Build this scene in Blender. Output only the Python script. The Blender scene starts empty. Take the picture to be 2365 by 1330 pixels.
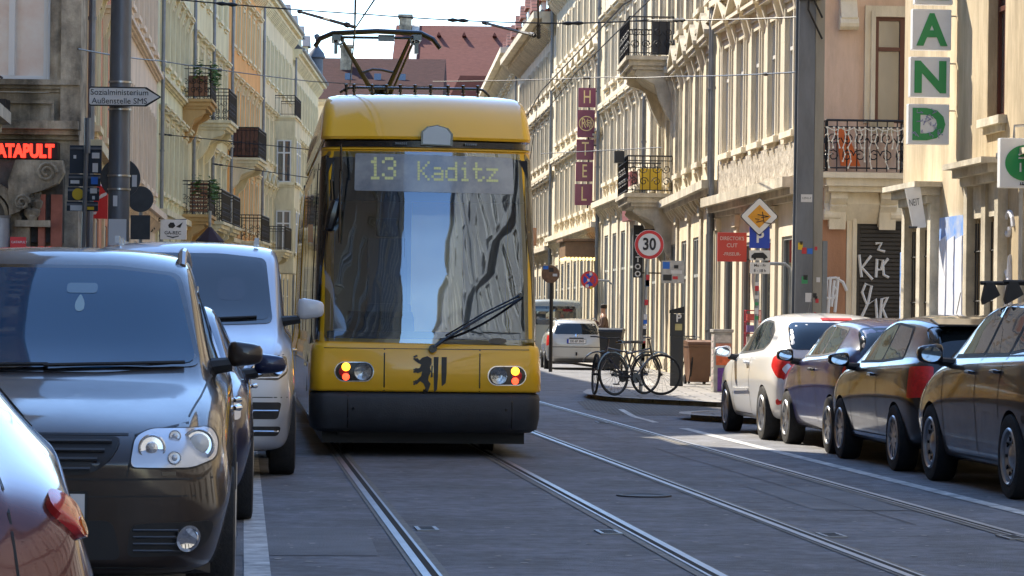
import bpy, bmesh, math, random
from math import radians, sin, cos, pi, atan2, hypot, sqrt, tan
from mathutils import Vector, Matrix
from mathutils.bvhtree import BVHTree
from mathutils.geometry import delaunay_2d_cdt
random.seed(7)
SC = bpy.context.scene
COL = SC.collection
# lens of the photograph: focal length in photo pixels, horizon height, small clockwise roll, eye height
F = 6900.0; CX = 1182.5; HY = 743.0; ROLL = radians(.7); EYE = 1.33
def ray(px, py):
    u, v = px-CX, HY-py
    return (u*cos(ROLL)-v*sin(ROLL))/F, (u*sin(ROLL)+v*cos(ROLL))/F
def P(px, py, Y):
    a, b = ray(px, py)
    return Vector((a*Y, Y, EYE+b*Y))
def G(px, py, z=0.):
    a, b = ray(px, py)
    Y = (z-EYE)/b
    return Vector((a*Y, Y, z))
# ------------------------------------------------------------------ materials
MATS = {}
def mat(name, col=None, rough=.6, metal=0., coat=0., var=0., vscale=3., bump=0., bscale=40., ior=1.5,
        emit=None, estr=1., col2=None, detail=6., stretch=(1,1,1), spec=None, grime=0.):
    if name in MATS: return MATS[name]
    m = bpy.data.materials.new(name); m.use_nodes = True; MATS[name] = m
    nt = m.node_tree; N = nt.nodes; Lk = nt.links
    b = N['Principled BSDF']
    b.inputs['Base Color'].default_value = (*col, 1)
    b.inputs['Roughness'].default_value = rough
    b.inputs['Metallic'].default_value = metal
    b.inputs['IOR'].default_value = ior
    b.inputs['Coat Weight'].default_value = coat
    b.inputs['Coat Roughness'].default_value = .03; b.inputs['Coat IOR'].default_value = 1.38
    if spec is not None: b.inputs['Specular IOR Level'].default_value = spec
    if emit:
        b.inputs['Emission Color'].default_value = (*emit, 1); b.inputs['Emission Strength'].default_value = estr
    if var or bump or grime:
        tc = N.new('ShaderNodeTexCoord'); mp = N.new('ShaderNodeMapping')
        mp.inputs['Scale'].default_value = stretch
        Lk.new(tc.outputs['Object'], mp.inputs['Vector'])
    if var:
        n = N.new('ShaderNodeTexNoise'); n.inputs['Scale'].default_value = vscale; n.inputs['Detail'].default_value = detail
        n.inputs['Roughness'].default_value = .65
        Lk.new(mp.outputs[0], n.inputs['Vector'])
        r = N.new('ShaderNodeValToRGB'); e = r.color_ramp.elements
        e[0].position = .33; e[1].position = .68
        c2 = col2 or tuple(c*(1-var) for c in col)
        e[0].color = (*c2, 1); e[1].color = (*[min(1, c*(1+var*.35)) for c in col], 1)
        Lk.new(n.outputs['Fac'], r.inputs['Fac'])
        out = r.outputs['Color']
        if grime:
            n3 = N.new('ShaderNodeTexNoise'); n3.inputs['Scale'].default_value = .45; n3.inputs['Detail'].default_value = 8; n3.inputs['Roughness'].default_value = .75
            mp3 = N.new('ShaderNodeMapping'); mp3.inputs['Scale'].default_value = (2.2, 2.2, .35); Lk.new(tc.outputs['Object'], mp3.inputs['Vector']); Lk.new(mp3.outputs[0], n3.inputs['Vector'])
            r3 = N.new('ShaderNodeValToRGB'); r3.color_ramp.elements[0].position = .42; r3.color_ramp.elements[1].position = .6
            r3.color_ramp.elements[0].color = (1-grime, 1-grime*1.05, 1-grime*1.15, 1); r3.color_ramp.elements[1].color = (1, 1, 1, 1)
            Lk.new(n3.outputs['Fac'], r3.inputs['Fac'])
            mx = N.new('ShaderNodeMix'); mx.data_type = 'RGBA'; mx.blend_type = 'MULTIPLY'; mx.inputs['Factor'].default_value = 1
            Lk.new(out, mx.inputs['A']); Lk.new(r3.outputs['Color'], mx.inputs['B']); out = mx.outputs['Result']
        Lk.new(out, b.inputs['Base Color'])
    if bump:
        n2 = N.new('ShaderNodeTexNoise'); n2.inputs['Scale'].default_value = bscale; n2.inputs['Detail'].default_value = 5
        Lk.new(mp.outputs[0], n2.inputs['Vector'])
        bp = N.new('ShaderNodeBump'); bp.inputs['Strength'].default_value = bump; bp.inputs['Distance'].default_value = .02
        Lk.new(n2.outputs['Fac'], bp.inputs['Height']); Lk.new(bp.outputs['Normal'], b.inputs['Normal'])
    return m
def glass_mat(name, col, ior=2.2, wob=.15, wscale=1.2, rough=.02):
    if name in MATS: return MATS[name]
    m = mat(name, col, rough=rough, ior=ior, bump=wob, bscale=wscale)
    return m
def stucco(name, col=None, grime=.2):
    return mat(name, col, rough=.9, var=.16, vscale=1.6, bump=.25, bscale=60, grime=grime, stretch=(1, 1, .45))
def paint(name, col, metal=.0, rough=.35, flake=0.):
    m = mat(name, col, rough=rough, metal=metal, coat=1.)
    m.node_tree.nodes['Principled BSDF'].inputs['Coat Roughness'].default_value = .04
    nt = m.node_tree; N = nt.nodes; b = N['Principled BSDF']
    tc = N.new('ShaderNodeTexCoord'); n = N.new('ShaderNodeTexNoise'); n.inputs['Scale'].default_value = 5; n.inputs['Detail'].default_value = 7
    r = N.new('ShaderNodeMapRange'); r.inputs['To Min'].default_value = rough*.8; r.inputs['To Max'].default_value = min(1, rough*1.25)
    nt.links.new(tc.outputs['Object'], n.inputs['Vector']); nt.links.new(n.outputs['Fac'], r.inputs['Value']); nt.links.new(r.outputs[0], b.inputs['Roughness'])
    r2 = N.new('ShaderNodeMapRange'); r2.inputs['From Min'].default_value = .4; r2.inputs['From Max'].default_value = .75
    r2.inputs['To Min'].default_value = .03; r2.inputs['To Max'].default_value = .13
    nt.links.new(n.outputs['Fac'], r2.inputs['Value']); nt.links.new(r2.outputs[0], b.inputs['Coat Roughness'])
    return m
def tile_mat(name, c1, c2, sx=4., sz=3., mort=(.1, .08, .07), msize=.03, rough=.85, bumps=.6, coord='Object', rot=None):
    if name in MATS: return MATS[name]
    m = mat(name, c1, rough=rough); nt = m.node_tree; N = nt.nodes
    tc = N.new('ShaderNodeTexCoord'); mp = N.new('ShaderNodeMapping')
    if rot: mp.inputs['Rotation'].default_value = rot
    br = N.new('ShaderNodeTexBrick'); br.inputs['Color1'].default_value = (*c1, 1); br.inputs['Color2'].default_value = (*c2, 1)
    br.inputs['Mortar'].default_value = (*mort, 1); br.inputs['Scale'].default_value = 1; br.inputs['Mortar Size'].default_value = msize
    br.inputs['Brick Width'].default_value = 1/sx; br.inputs['Row Height'].default_value = 1/sz
    br.inputs['Bias'].default_value = .1
    nt.links.new(tc.outputs[coord], mp.inputs['Vector']); nt.links.new(mp.outputs[0], br.inputs['Vector'])
    n = N.new('ShaderNodeTexNoise'); n.inputs['Scale'].default_value = .7; n.inputs['Detail'].default_value = 8; nt.links.new(mp.outputs[0], n.inputs['Vector'])
    r = N.new('ShaderNodeMapRange'); r.inputs['To Min'].default_value = .5; r.inputs['To Max'].default_value = 1.35; nt.links.new(n.outputs['Fac'], r.inputs['Value'])
    mx = N.new('ShaderNodeMix'); mx.data_type = 'RGBA'; mx.blend_type = 'MULTIPLY'; mx.inputs['Factor'].default_value = 1
    nt.links.new(br.outputs['Color'], mx.inputs['A']); nt.links.new(r.outputs[0], mx.inputs['B'])
    nt.links.new(mx.outputs['Result'], N['Principled BSDF'].inputs['Base Color'])
    bp = N.new('ShaderNodeBump'); bp.inputs['Strength'].default_value = bumps; bp.inputs['Distance'].default_value = .015; bp.invert = True
    nt.links.new(br.outputs['Fac'], bp.inputs['Height']); nt.links.new(bp.outputs['Normal'], N['Principled BSDF'].inputs['Normal'])
    return m
# ------------------------------------------------------------------ object bookkeeping
def tag(o, label=None, cat=None, group=None, kind=None):
    if label: o['label'] = label
    if cat: o['category'] = cat
    if group: o['group'] = group
    if kind: o['kind'] = kind
    return o
def empty(name, loc=(0, 0, 0), rz=0., label=None, cat=None, group=None, parent=None):
    o = bpy.data.objects.new(name, None); COL.objects.link(o); o.empty_display_size = .2
    o.location = loc; o.rotation_euler = (0, 0, rz); o.parent = parent
    return tag(o, label, cat, group)
def copy_tree(o, parent=None):
    c = o.copy(); COL.objects.link(c); c.parent = parent
    for ch in list(KIDS.get(o.name, [])):
        k = copy_tree(ch, c); KIDS.setdefault(c.name, []).append(k)
    return c
KIDS = {}
def link_mesh(name, me, parent=None):
    o = bpy.data.objects.new(name, me); COL.objects.link(o)
    if parent:
        o.parent = parent; KIDS.setdefault(parent.name, []).append(o)
    return o
class MB:
    def __init__(s): s.v = []; s.f = []; s.m = []
    def add(s, vs, fs, mi=0):
        n = len(s.v); s.v += [tuple(v) for v in vs]; s.f += [tuple(i+n for i in f) for f in fs]; s.m += [mi]*len(fs); return s
    def box(s, x0, x1, y0, y1, z0, z1, mi=0):
        vs = [(x, y, z) for z in (z0, z1) for y in (y0, y1) for x in (x0, x1)]
        return s.add(vs, [(0, 2, 3, 1), (4, 5, 7, 6), (0, 1, 5, 4), (2, 6, 7, 3), (0, 4, 6, 2), (1, 3, 7, 5)], mi)
    def obox(s, c, size, M=None, mi=0):
        M = M or Matrix(); a, b, d = [q/2 for q in size]; c = Vector(c)
        vs = [c+M@Vector((x, y, z)) for z in (-d, d) for y in (-b, b) for x in (-a, a)]
        return s.add(vs, [(0, 2, 3, 1), (4, 5, 7, 6), (0, 1, 5, 4), (2, 6, 7, 3), (0, 4, 6, 2), (1, 3, 7, 5)], mi)
    def tube(s, pts, r, n=8, mi=0, closed=False):
        pts = [Vector(p) for p in pts]; k = len(pts); rs = r if isinstance(r, (list, tuple)) else [r]*k
        rings = []; up = None
        for i, p in enumerate(pts):
            a = pts[i-1] if (i > 0 or closed) else p; b = pts[(i+1) % k] if (i < k-1 or closed) else p
            t = (b-a).normalized()
            if up is None:
                up = Vector((0, 0, 1)) if abs(t.z) < .9 else Vector((1, 0, 0))
            x = t.cross(up)
            if x.length < 1e-4: x = t.cross(Vector((1, .3, 0)))
            x.normalize(); y = x.cross(t).normalized(); up = y
            rings.append([p+rs[i]*(cos(2*pi*j/n)*x+sin(2*pi*j/n)*y) for j in range(n)])
        vs = [v for q in rings for v in q]; fs = []
        for i in range(k if closed else k-1):
            i2 = (i+1) % k
            for j in range(n):
                fs.append((i*n+j, i*n+(j+1) % n, i2*n+(j+1) % n, i2*n+j))
        if not closed: fs += [tuple(range(n))[::-1], tuple((k-1)*n+j for j in range(n))]
        return s.add(vs, fs, mi)
    def cyl(s, a, b, r, r2=None, n=16, mi=0):
        return s.tube([a, b], [r, r if r2 is None else r2], n, mi)
    def lathe(s, prof, c=(0, 0, 0), axis='z', n=24, mi=0, M=None):
        c = Vector(c); vs = []; k = len(prof)
        for j in range(n):
            t = 2*pi*j/n
            for (r, h) in prof:
                if axis == 'z': v = Vector((r*cos(t), r*sin(t), h))
                elif axis == 'y': v = Vector((r*cos(t), h, r*sin(t)))
                else: v = Vector((h, r*cos(t), r*sin(t)))
                if M: v = M@v
                vs.append(c+v)
        fs = []
        for j in range(n):
            j2 = (j+1) % n
            for i in range(k-1): fs.append((j*k+i, j2*k+i, j2*k+i+1, j*k+i+1))
        return s.add(vs, fs, mi)
    def prism(s, poly, a, b, plane='xz', mi=0):
        # poly extruded between a and b along the third axis
        def V(p, h):
            return {'xz': (p[0], h, p[1]), 'xy': (p[0], p[1], h), 'yz': (h, p[0], p[1])}[plane]
        n = len(poly); vs = [V(p, a) for p in poly]+[V(p, b) for p in poly]
        fs = [tuple(range(n)), tuple(range(2*n-1, n-1, -1))]+[(i, (i+1) % n, n+(i+1) % n, n+i) for i in range(n)]
        return s.add(vs, fs, mi)
    def xf(s, M):
        s.v = [tuple(M@Vector(v)) for v in s.v]; return s
    def mesh(s, name, mats, smooth=False, fix=True, bevel=0.):
        me = bpy.data.meshes.new(name); me.from_pydata(s.v, [], s.f)
        if not isinstance(mats, (list, tuple)): mats = [mats]
        for m in mats: me.materials.append(m)
        me.polygons.foreach_set('material_index', s.m)
        if fix or bevel:
            bm = bmesh.new(); bm.from_mesh(me)
            if fix: bmesh.ops.recalc_face_normals(bm, faces=bm.faces)
            if bevel:
                es = [e for e in bm.edges if len(e.link_faces) == 2 and e.calc_face_angle(0) > .6]
                bmesh.ops.bevel(bm, geom=es, offset=bevel, segments=2, affect='EDGES', profile=.6)
            bm.to_mesh(me); bm.free()
        if smooth:
            me.polygons.foreach_set('use_smooth', [True]*len(me.polygons))
            if smooth != 'all': me.set_sharp_from_angle(angle=radians(smooth if smooth is not True else 35))
        me.update(); return me
    def build(s, name, mats, parent=None, smooth=False, fix=True, bevel=0.):
        return link_mesh(name, s.mesh(name, mats, smooth, fix, bevel), parent)
def text_mb(body, size, depth=.01, bold=0., spacing=1., align='CENTER', res=3):
    cu = bpy.data.curves.new('t', 'FONT'); cu.body = body; cu.size = size; cu.extrude = depth/2; cu.offset = bold
    cu.align_x = align; cu.align_y = 'CENTER'; cu.resolution_u = res; cu.space_character = spacing
    o = bpy.data.objects.new('t', cu); COL.objects.link(o)
    dg = bpy.context.evaluated_depsgraph_get(); me = o.evaluated_get(dg).to_mesh()
    mb = MB(); mb.add([tuple(v.co) for v in me.vertices], [tuple(p.vertices) for p in me.polygons])
    o.evaluated_get(dg).to_mesh_clear(); bpy.data.objects.remove(o); bpy.data.curves.remove(cu)
    return mb
FACE = Matrix.Rotation(radians(90), 4, 'X')     # text lying in xy -> standing, facing -y
def text(body, size, loc, parent, m, depth=.01, bold=0., rz=0., spacing=1., name='lettering', sx=1., tilt=0.):
    mb = text_mb(body, size, depth, bold, spacing)
    mb.xf(Matrix.Translation(loc)@Matrix.Rotation(rz, 4, 'Z')@FACE@Matrix.Rotation(tilt, 4, 'Z')@Matrix.Diagonal((sx, 1, 1, 1)))
    return mb.build(name, m, parent, fix=False)
def strokes(lines, r, y=0., n=6):
    # lines: list of 2-D polylines in xz drawn as tubes on plane y
    mb = MB()
    for l in lines: mb.tube([(a, y, b) for a, b in l], r, n)
    return mb
# ------------------------------------------------------------------ camera, sky, sun
cam = bpy.data.cameras.new('Camera'); co = bpy.data.objects.new('Camera', cam); COL.objects.link(co); SC.camera = co
cam.sensor_width = 36; cam.lens = 36*F/2365; cam.clip_end = 3000; cam.clip_start = .2
co.location = (0, 0, EYE); co.rotation_euler = (Matrix.Rotation(radians(90), 3, 'X')@Matrix.Rotation(ROLL, 3, 'Z')).to_euler()
_s = (HY-665)/2365
cam.shift_y = _s
AZ = radians(40); EL = radians(45)
sun_dir = Vector((-sin(AZ)*cos(EL), cos(AZ)*cos(EL), sin(EL)))
sl = bpy.data.lights.new('Sun', 'SUN'); sl.energy = 2.8; sl.angle = radians(.5); sl.color = (1, .90, .74)
so = bpy.data.objects.new('Sun', sl); COL.objects.link(so); so.rotation_euler = sun_dir.to_track_quat('Z', 'Y').to_euler(); so.location = (0, 0, 60)
w = bpy.data.worlds.new('World'); SC.world = w; w.use_nodes = True
sky = w.node_tree.nodes.new('ShaderNodeTexSky'); sky.sky_type = 'NISHITA'; sky.sun_disc = False
sky.sun_elevation = EL; sky.sun_rotation = -AZ; sky.altitude = 100; sky.air_density = 1.; sky.dust_density = .0; sky.ozone_density = 3.
bg = w.node_tree.nodes['Background']; bg.inputs['Strength'].default_value = .13
w.node_tree.links.new(sky.outputs[0], bg.inputs['Color'])
SC.view_settings.view_transform = 'Standard'; SC.view_settings.look = 'None'; SC.view_settings.exposure = 1.95
SC.cycles.max_bounces = 8; SC.cycles.diffuse_bounces = 5; SC.cycles.glossy_bounces = 4
SC.cycles.caustics_reflective = False; SC.cycles.caustics_refractive = False
# ------------------------------------------------------------------ ground
M_asph = mat('asphalt', (.23, .238, .265), rough=.85, var=.35, vscale=7, bump=.6, bscale=110, detail=12, grime=.3)
M_slab = tile_mat('granite_slabs', (.30, .28, .25), (.22, .21, .2), 1.6, 1.6, mort=(.08, .075, .07), msize=.02)
M_cob = tile_mat('cobblestones', (.2, .18, .16), (.12, .115, .11), 8, 8, mort=(.04, .035, .03), msize=.018, bumps=1.)
M_kerb = mat('granite_kerb', (.42, .40, .37), rough=.8, var=.3, vscale=6, bump=.4, bscale=50)
M_white = mat('road_paint', (.6, .6, .58), rough=.7, var=.5, vscale=5, col2=(.2, .2, .2), detail=12)
M_rail = mat('rail_steel', (.4, .4, .4), rough=.42, metal=1., var=.2, vscale=3)
M_groove = mat('rail_groove', (.006, .006, .006), rough=.9)
M_seal = mat('rail_sealant', (.17, .155, .13), rough=.7, var=.35, vscale=9)
def sheet(name, poly, z, m, kind='structure'):
    mb = MB(); mb.add([(x, y, z) for x, y in poly], [tuple(range(len(poly)))])
    o = mb.build(name, m, fix=False)
    if o.data.polygons[0].normal.z < 0: o.data.flip_normals()
    return tag(o, kind=kind)
sheet('ground', [(-900, -900), (900, -900), (900, 1500), (-900, 1500)], -.03, mat('earth', (.12, .11, .1), rough=.95, var=.3))
sheet('road', [(-40, -80), (40, -80), (40, 240), (-40, 240)], 0, M_asph)
def strip(path, w0, w1, z, mb, mi=0):
    # ribbon of lateral offsets w0..w1 along a path
    n = len(path); L = []; R = []
    for i, p in enumerate(path):
        a = Vector(path[max(i-1, 0)]); b = Vector(path[min(i+1, n-1)]); t = (b-a).normalized(); nn = Vector((t.y, -t.x))
        q = Vector(p); L.append((*(q+nn*w0), z)); R.append((*(q+nn*w1), z))
    mb.add(L+R, [(i, n+i, n+i+1, i+1) for i in range(n-1)], mi)
def bend(x0, sl, ys=(4, 50, 62, 75, 88, 100, 115, 130, 150, 185)):
    # track line: straight towards the upper left, then swinging back parallel to the far street
    out = []; x = x0-sl*ys[0]; out.append((x, ys[0])); s = sl
    for a, b in zip(ys, ys[1:]):
        if a >= 50: s = max(-.045, sl-(b-50)*.0022)
        x -= s*(b-a); out.append((x, b))
    return out
for i, (x0, sl_, side) in enumerate([(1.05, .0925, 1), (2.52, .0915, -1), (3.65, .0935, 1), (4.98, .0915, -1)]):
    mb = MB(); path = bend(x0, sl_)
    strip(path, -.092, .085, .005, mb, 2)
    h, g, l = (-.045, .02, .055)
    if side < 0: strip(path, .02, .065, .010, mb, 0); strip(path, -.02, .02, .0095, mb, 1); strip(path, -.038, -.02, .010, mb, 0)
    else: strip(path, -.065, -.02, .010, mb, 0); strip(path, -.02, .02, .0095, mb, 1); strip(path, .02, .038, .010, mb, 0)
    o = mb.build('tram_rail', [M_rail, M_groove, M_seal], fix=False); tag(o, kind='structure')
# painted parking lines
mb = MB(); strip([(.11-.09*y, y) for y in range(6, 45, 2)], -.09, .05, .0045, mb); tag(mb.build('parking_line', M_white, fix=False), kind='structure')
mb = MB(); strip([(5.62-.09*y, y) for y in range(10, 40, 2)], -.07, .06, .0045, mb); tag(mb.build('parking_line', M_white, fix=False), kind='structure')
mb = MB(); strip([(5.55-.09*40, 40), (1.9, 40.8), (1.75, 42.5), (1.7, 46)], -.05, .04, .0045, mb); tag(mb.build('parking_line', M_white, fix=False), kind='structure')
def pavement(name, poly, m=M_slab):
    # raised slab with a granite kerb stone along its edge
    mb = MB(); mb.prism(poly, -.02, .08, 'xy'); o = mb.build(name, [m]); tag(o, kind='structure'); return o
def kerb(path, name='kerb'):
    mb = MB(); n = len(path)
    strip(path, -.001, .17, .088, mb); 
    P2 = []
    for i, p in enumerate(path): P2.append(p)
    mb.add([(x, y, z) for z in (0, .088) for x, y in P2], [(i, i+1, n+i+1, n+i) for i in range(n-1)])
    return tag(mb.build(name, M_kerb, fix=False), kind='structure')
def rk(y): return 7.85-.09*y
e1 = [(rk(-60), -60), (rk(39), 39), (3.4, 39.9), (2.75, 40.7), (2.5, 41.5), (2.55, 42.2), (2.9, 42.9), (3.6, 43.4), (14, 45.2)]
pavement('pavement', e1+[(30, 45.2), (30, -60)])
e2 = [(14, 47.6), (3.3, 47.9), (2.2, 49.6), (1.75, 50.6), (1.5, 52), (1.45, 53.5), (1.6, 56), (2.9, 60), (3.0, 66), (2.9, 84), (1.9, 97), (.7, 116), (-.7, 138), (-2.4, 176), (-3, 200)]
pavement('pavement', e2+[(30, 200), (30, 47.6)])
kerb(list(reversed(e1))[::1]); kerb(list(reversed(e2)))
e3 = [(-1.7+.09*60, -60), (-1.7-.09*42, 42), (-6.6, 43.2), (-20, 43.6)]
pavement('pavement', [(-30, -60)]+e3+[(-30, 43.6)]); kerb(e3)
e4 = [(-20, 48), (-6.9, 48.4), (-6.35, 49.4), (-6.6, 54), (-8, 70), (-9.3, 90), (-9.9, 105), (-9.9, 200)]
pavement('pavement', e4+[(-30, 200), (-30, 48)]); kerb(e4)
# cobbled mouth of the side street
sheet('cobbled_side_street', [(1.5, 43.2), (2.9, 42.95), (3.6, 43.45), (30, 45.25), (30, 47.55), (3.25, 47.9), (2.1, 49.65), (1.4, 52), (1.1, 50), (1.15, 46)], .004, M_cob)

# repairs in the asphalt, tar seams
M_as2 = mat('asphalt_patch', (.18, .186, .2), rough=.85, var=.3, vscale=1.5, bump=.5, bscale=70, detail=10)
M_tar = mat('tar_seam', (.10, .10, .105), rough=.9, var=.4, vscale=8)
r_ = random.Random(21)
for (px, py, w0, l0) in ((700, 1250, .8, 2.2), (1900, 1150, .7, 3.)):
    g = G(px, py); d = Vector((-.09, 1)); n_ = Vector((1, .09)); q = [Vector((g.x, g.y))+d*a*l0/2+n_*b*w0/2 for a, b in ((-1, -1), (-.3, -1.03), (.4, -.97), (1, -1), (1.02, .2), (1, 1), (.2, 1.04), (-1, 1))]
    sheet('asphalt_patch', [tuple(p) for p in q], .003, M_as2)
mb = MB()
for (x0, y0, L_, sl_) in ((2.75, 20, 12, -.1), (1.35, 33, 7, -.12)):
    p = []; x = x0
    for i in range(int(L_/.25)+1): x += sl_*.25+r_.uniform(-.008, .008); p.append((x, y0+.25*i))
    strip(p, -.005, .006, .0042, mb)
tag(mb.build('tar_seams', M_tar, fix=False), kind='structure')

# speckles: chewing gum and pale grit trodden into the asphalt
mb = MB(); r_ = random.Random(77)
for i in range(420):
    y = 14+30*r_.random()**1.6; x = r_.uniform(-.1*y-.3, .2*y); a = r_.uniform(.008, .03); n = 6; ph = r_.random()*6
    mb.add([(x+a*cos(ph+2*pi*k/n)*r_.uniform(.6, 1), y+a*1.3*sin(ph+2*pi*k/n), .0032) for k in range(n)], [tuple(range(n))])
tag(mb.build('road_grit', mat('grit', (.34, .33, .31), rough=.9), fix=False), label='pale grit and gum spots scattered over the asphalt', kind='stuff', cat='grit')
# ------------------------------------------------------------------ facades
M_glass = glass_mat('window_glass', (.05, .06, .07), ior=2.4, wob=.2, wscale=.9)
M_glassb = glass_mat('shop_glass', (.012, .014, .016), ior=1.9, wob=.2, wscale=.7)
M_wf = mat('white_window_frame', (.62, .62, .6), rough=.5)
M_wb = mat('brown_window_frame', (.10, .03, .02), rough=.45)
M_wg = mat('grey_window_frame', (.35, .37, .36), rough=.5)
M_sand = mat('sandstone', (.68, .62, .49), rough=.9, var=.35, vscale=2.2, bump=.4, bscale=30, grime=.25)
M_sandd = mat('dark_sandstone', (.48, .42, .32), rough=.9, var=.4, vscale=2, bump=.4, bscale=30, grime=.5, col2=(.12, .11, .09))
M_zinc = mat('zinc', (.22, .24, .26), rough=.5, metal=.5, var=.3, vscale=2)
M_iron = mat('wrought_iron', (.012, .012, .013), rough=.5)
M_tile = tile_mat('roof_tiles_red', (.30, .105, .07), (.23, .075, .05), 4.5, 3.2, mort=(.07, .03, .025))
M_tiled = tile_mat('roof_tiles_dark', (.13, .075, .07), (.09, .06, .06), 4.5, 3.2, mort=(.04, .03, .03))
M_slate = mat('slate', (.07, .085, .11), rough=.6, var=.3, vscale=6)
_wc = {}
def window_meshes(w, h, fm, sm, gm, hood, trim, cross, proud, recess, sill):
    key = (round(w, 2), round(h, 2), fm.name, sm.name, gm.name, hood, trim, cross, proud, recess, sill)
    if key in _wc: return _wc[key]
    r = recess; t = .065
    f = MB(); y0, y1 = r-.045, r+.01
    f.box(0, t, y0, y1, 0, h); f.box(w-t, w, y0, y1, 0, h); f.box(t, w-t, y0, y1, 0, t); f.box(t, w-t, y0, y1, h-t, h)
    if cross == 'half': f.box(w/2-.05, w/2+.05, y0-.012, y1, t, h-t)
    elif cross != 'none':
        f.box(w/2-.045, w/2+.045, y0-.012, y1, t, h-t)
    if cross == 'T':
        f.box(t, w/2-.045, y0-.008, y1, h*.68, h*.68+.07); f.box(w/2+.045, w-t, y0-.008, y1, h*.68, h*.68+.07)
    res = [('window', f.mesh('window', fm))]
    g = MB(); g.add([(.03, r+.0, .03), (w-.03, r+.004, .03), (w-.03, r+.004, h-.03), (.03, r+.0, h-.03)], [(0, 1, 2, 3)]); res.append(('pane', g.mesh('pane', gm, fix=False)))
    if sill:
        s = MB(); s.box(-.14-trim*.5, w+.14+trim*.5, -proud-.09, r-.05, -.12, -.005); s.box(-.05, w+.05, -proud-.02, -.001, -.22, -.121)
        if sill == 2:
            for q in (.05, w-.17): s.prism([(-.001, -.221), (-proud-.06, -.221), (-.001, -.5)], q, q+.12, 'yz')
        res.append(('sill', s.mesh('sill', sm)))
    if trim:
        s = MB(); s.box(-trim, -.004, -proud, .02, .0, h+trim); s.box(w+.004, w+trim, -proud, .02, .0, h+trim); s.box(-.003, w+.003, -proud+.003, .02, h+.004, h+trim)
        s.box(-trim*.45, -.02, -proud-.03, -proud-.0005, .0, h+trim*.5); s.box(w+.02, w+trim*.45, -proud-.03, -proud-.0005, .0, h+trim*.5)
        res.append(('surround', s.mesh('surround', sm)))
    e = trim+.12
    if hood:
        s = MB(); z = h+trim+.18 if hood != 'arch' else h+trim+.05
        s.box(-e+.1, w+e-.1, -proud-.04, .01, h+trim+.002, z-.001)
        s.box(-e, w+e, -proud-.17, .01, z, z+.09); s.box(-e-.06, w+e+.06, -proud-.22, .01, z+.091, z+.16)
        if hood == 'tri':
            s.prism([(-e-.06, z+.161), (w+e+.06, z+.161), (w/2, z+.55)], -proud-.09, .01, 'xz')
            for a, b in (((-e-.12, z+.19), (w/2, z+.64)), ((w/2, z+.64), (w+e+.12, z+.19))):
                s.prism([(a[0], a[1]-.04), (b[0], b[1]-.04), (b[0], b[1]+.06), (a[0], a[1]+.06)], -proud-.23, -proud-.091, 'xz')
        if hood in ('flat2', 'tri'):
            for q in (-e+.04, w+e-.16): s.prism([(-.001, z-.002), (-proud-.14, z-.002), (-proud-.1, z-.14), (-proud-.03, z-.38), (-.001, z-.5)], q, q+.12, 'yz')
        res.append(('hood', s.mesh('hood', sm)))
    _wc[key] = res
    return res
M_glass2 = glass_mat('curtained_glass', (.42, .40, .35), ior=1.8, wob=.2, wscale=.9); M_glass3 = glass_mat('half_curtained_glass', (.16, .16, .15), ior=2.2, wob=.2, wscale=.9)
_wr = random.Random(99)
def put_window(parent, fr, x, z, W):
    root = None; W = dict(W)
    if W.get('gm') is None: W['gm'] = _wr.choice((M_glass, M_glass, M_glass2, M_glass3))
    for nm, me in window_meshes(W['w'], W['h'], W.get('fm', M_wf), W.get('sm', M_sand), W.get('gm', M_glass), W.get('hood'), W.get('trim', .16),
                                W.get('cross', 'T'), W.get('proud', .035), W.get('recess', .075), W.get('sill', 1)):
        o = link_mesh(W.get('name', nm) if root is None else nm, me, root or parent)
        if root is None: root = o; o.matrix_local = fr@Matrix.Translation((x, 0, z))
    return root
def wall_mesh(mb, L, Hh, ops, recess=.2, depth=8., z0=0., back=True, mi=0):
    xs = sorted({0., L, *[round(o[0], 4) for o in ops], *[round(o[1], 4) for o in ops]})
    zs = sorted({z0, Hh, *[round(o[2], 4) for o in ops], *[round(o[3], 4) for o in ops]})
    idx = {}; vs = []
    def V(x, z):
        if (x, z) not in idx: idx[(x, z)] = len(vs); vs.append((x, 0, z))
        return idx[(x, z)]
    fs = []
    for i in range(len(xs)-1):
        for j in range(len(zs)-1):
            cx, cz = (xs[i]+xs[i+1])/2, (zs[j]+zs[j+1])/2
            if any(o[0] < cx < o[1] and o[2] < cz < o[3] for o in ops): continue
            fs.append((V(xs[i], zs[j]), V(xs[i+1], zs[j]), V(xs[i+1], zs[j+1]), V(xs[i], zs[j+1])))
    mb.add(vs, fs, mi)
    for a, b, c, d in ops:
        y = recess+.03
        mb.add([(a, 0, c), (b, 0, c), (b, 0, d), (a, 0, d), (a, y, c), (b, y, c), (b, y, d), (a, y, d)],
               [(0, 1, 5, 4), (1, 2, 6, 5), (2, 3, 7, 6), (3, 0, 4, 7)], mi)
    if back:
        mb.add([(0, 0, z0), (L, 0, z0), (L, depth, z0), (0, depth, z0), (0, 0, Hh), (L, 0, Hh), (L, depth, Hh), (0, depth, Hh)],
               [(1, 2, 6, 5), (2, 3, 7, 6), (3, 0, 4, 7), (4, 5, 6, 7)], mi)
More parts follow.
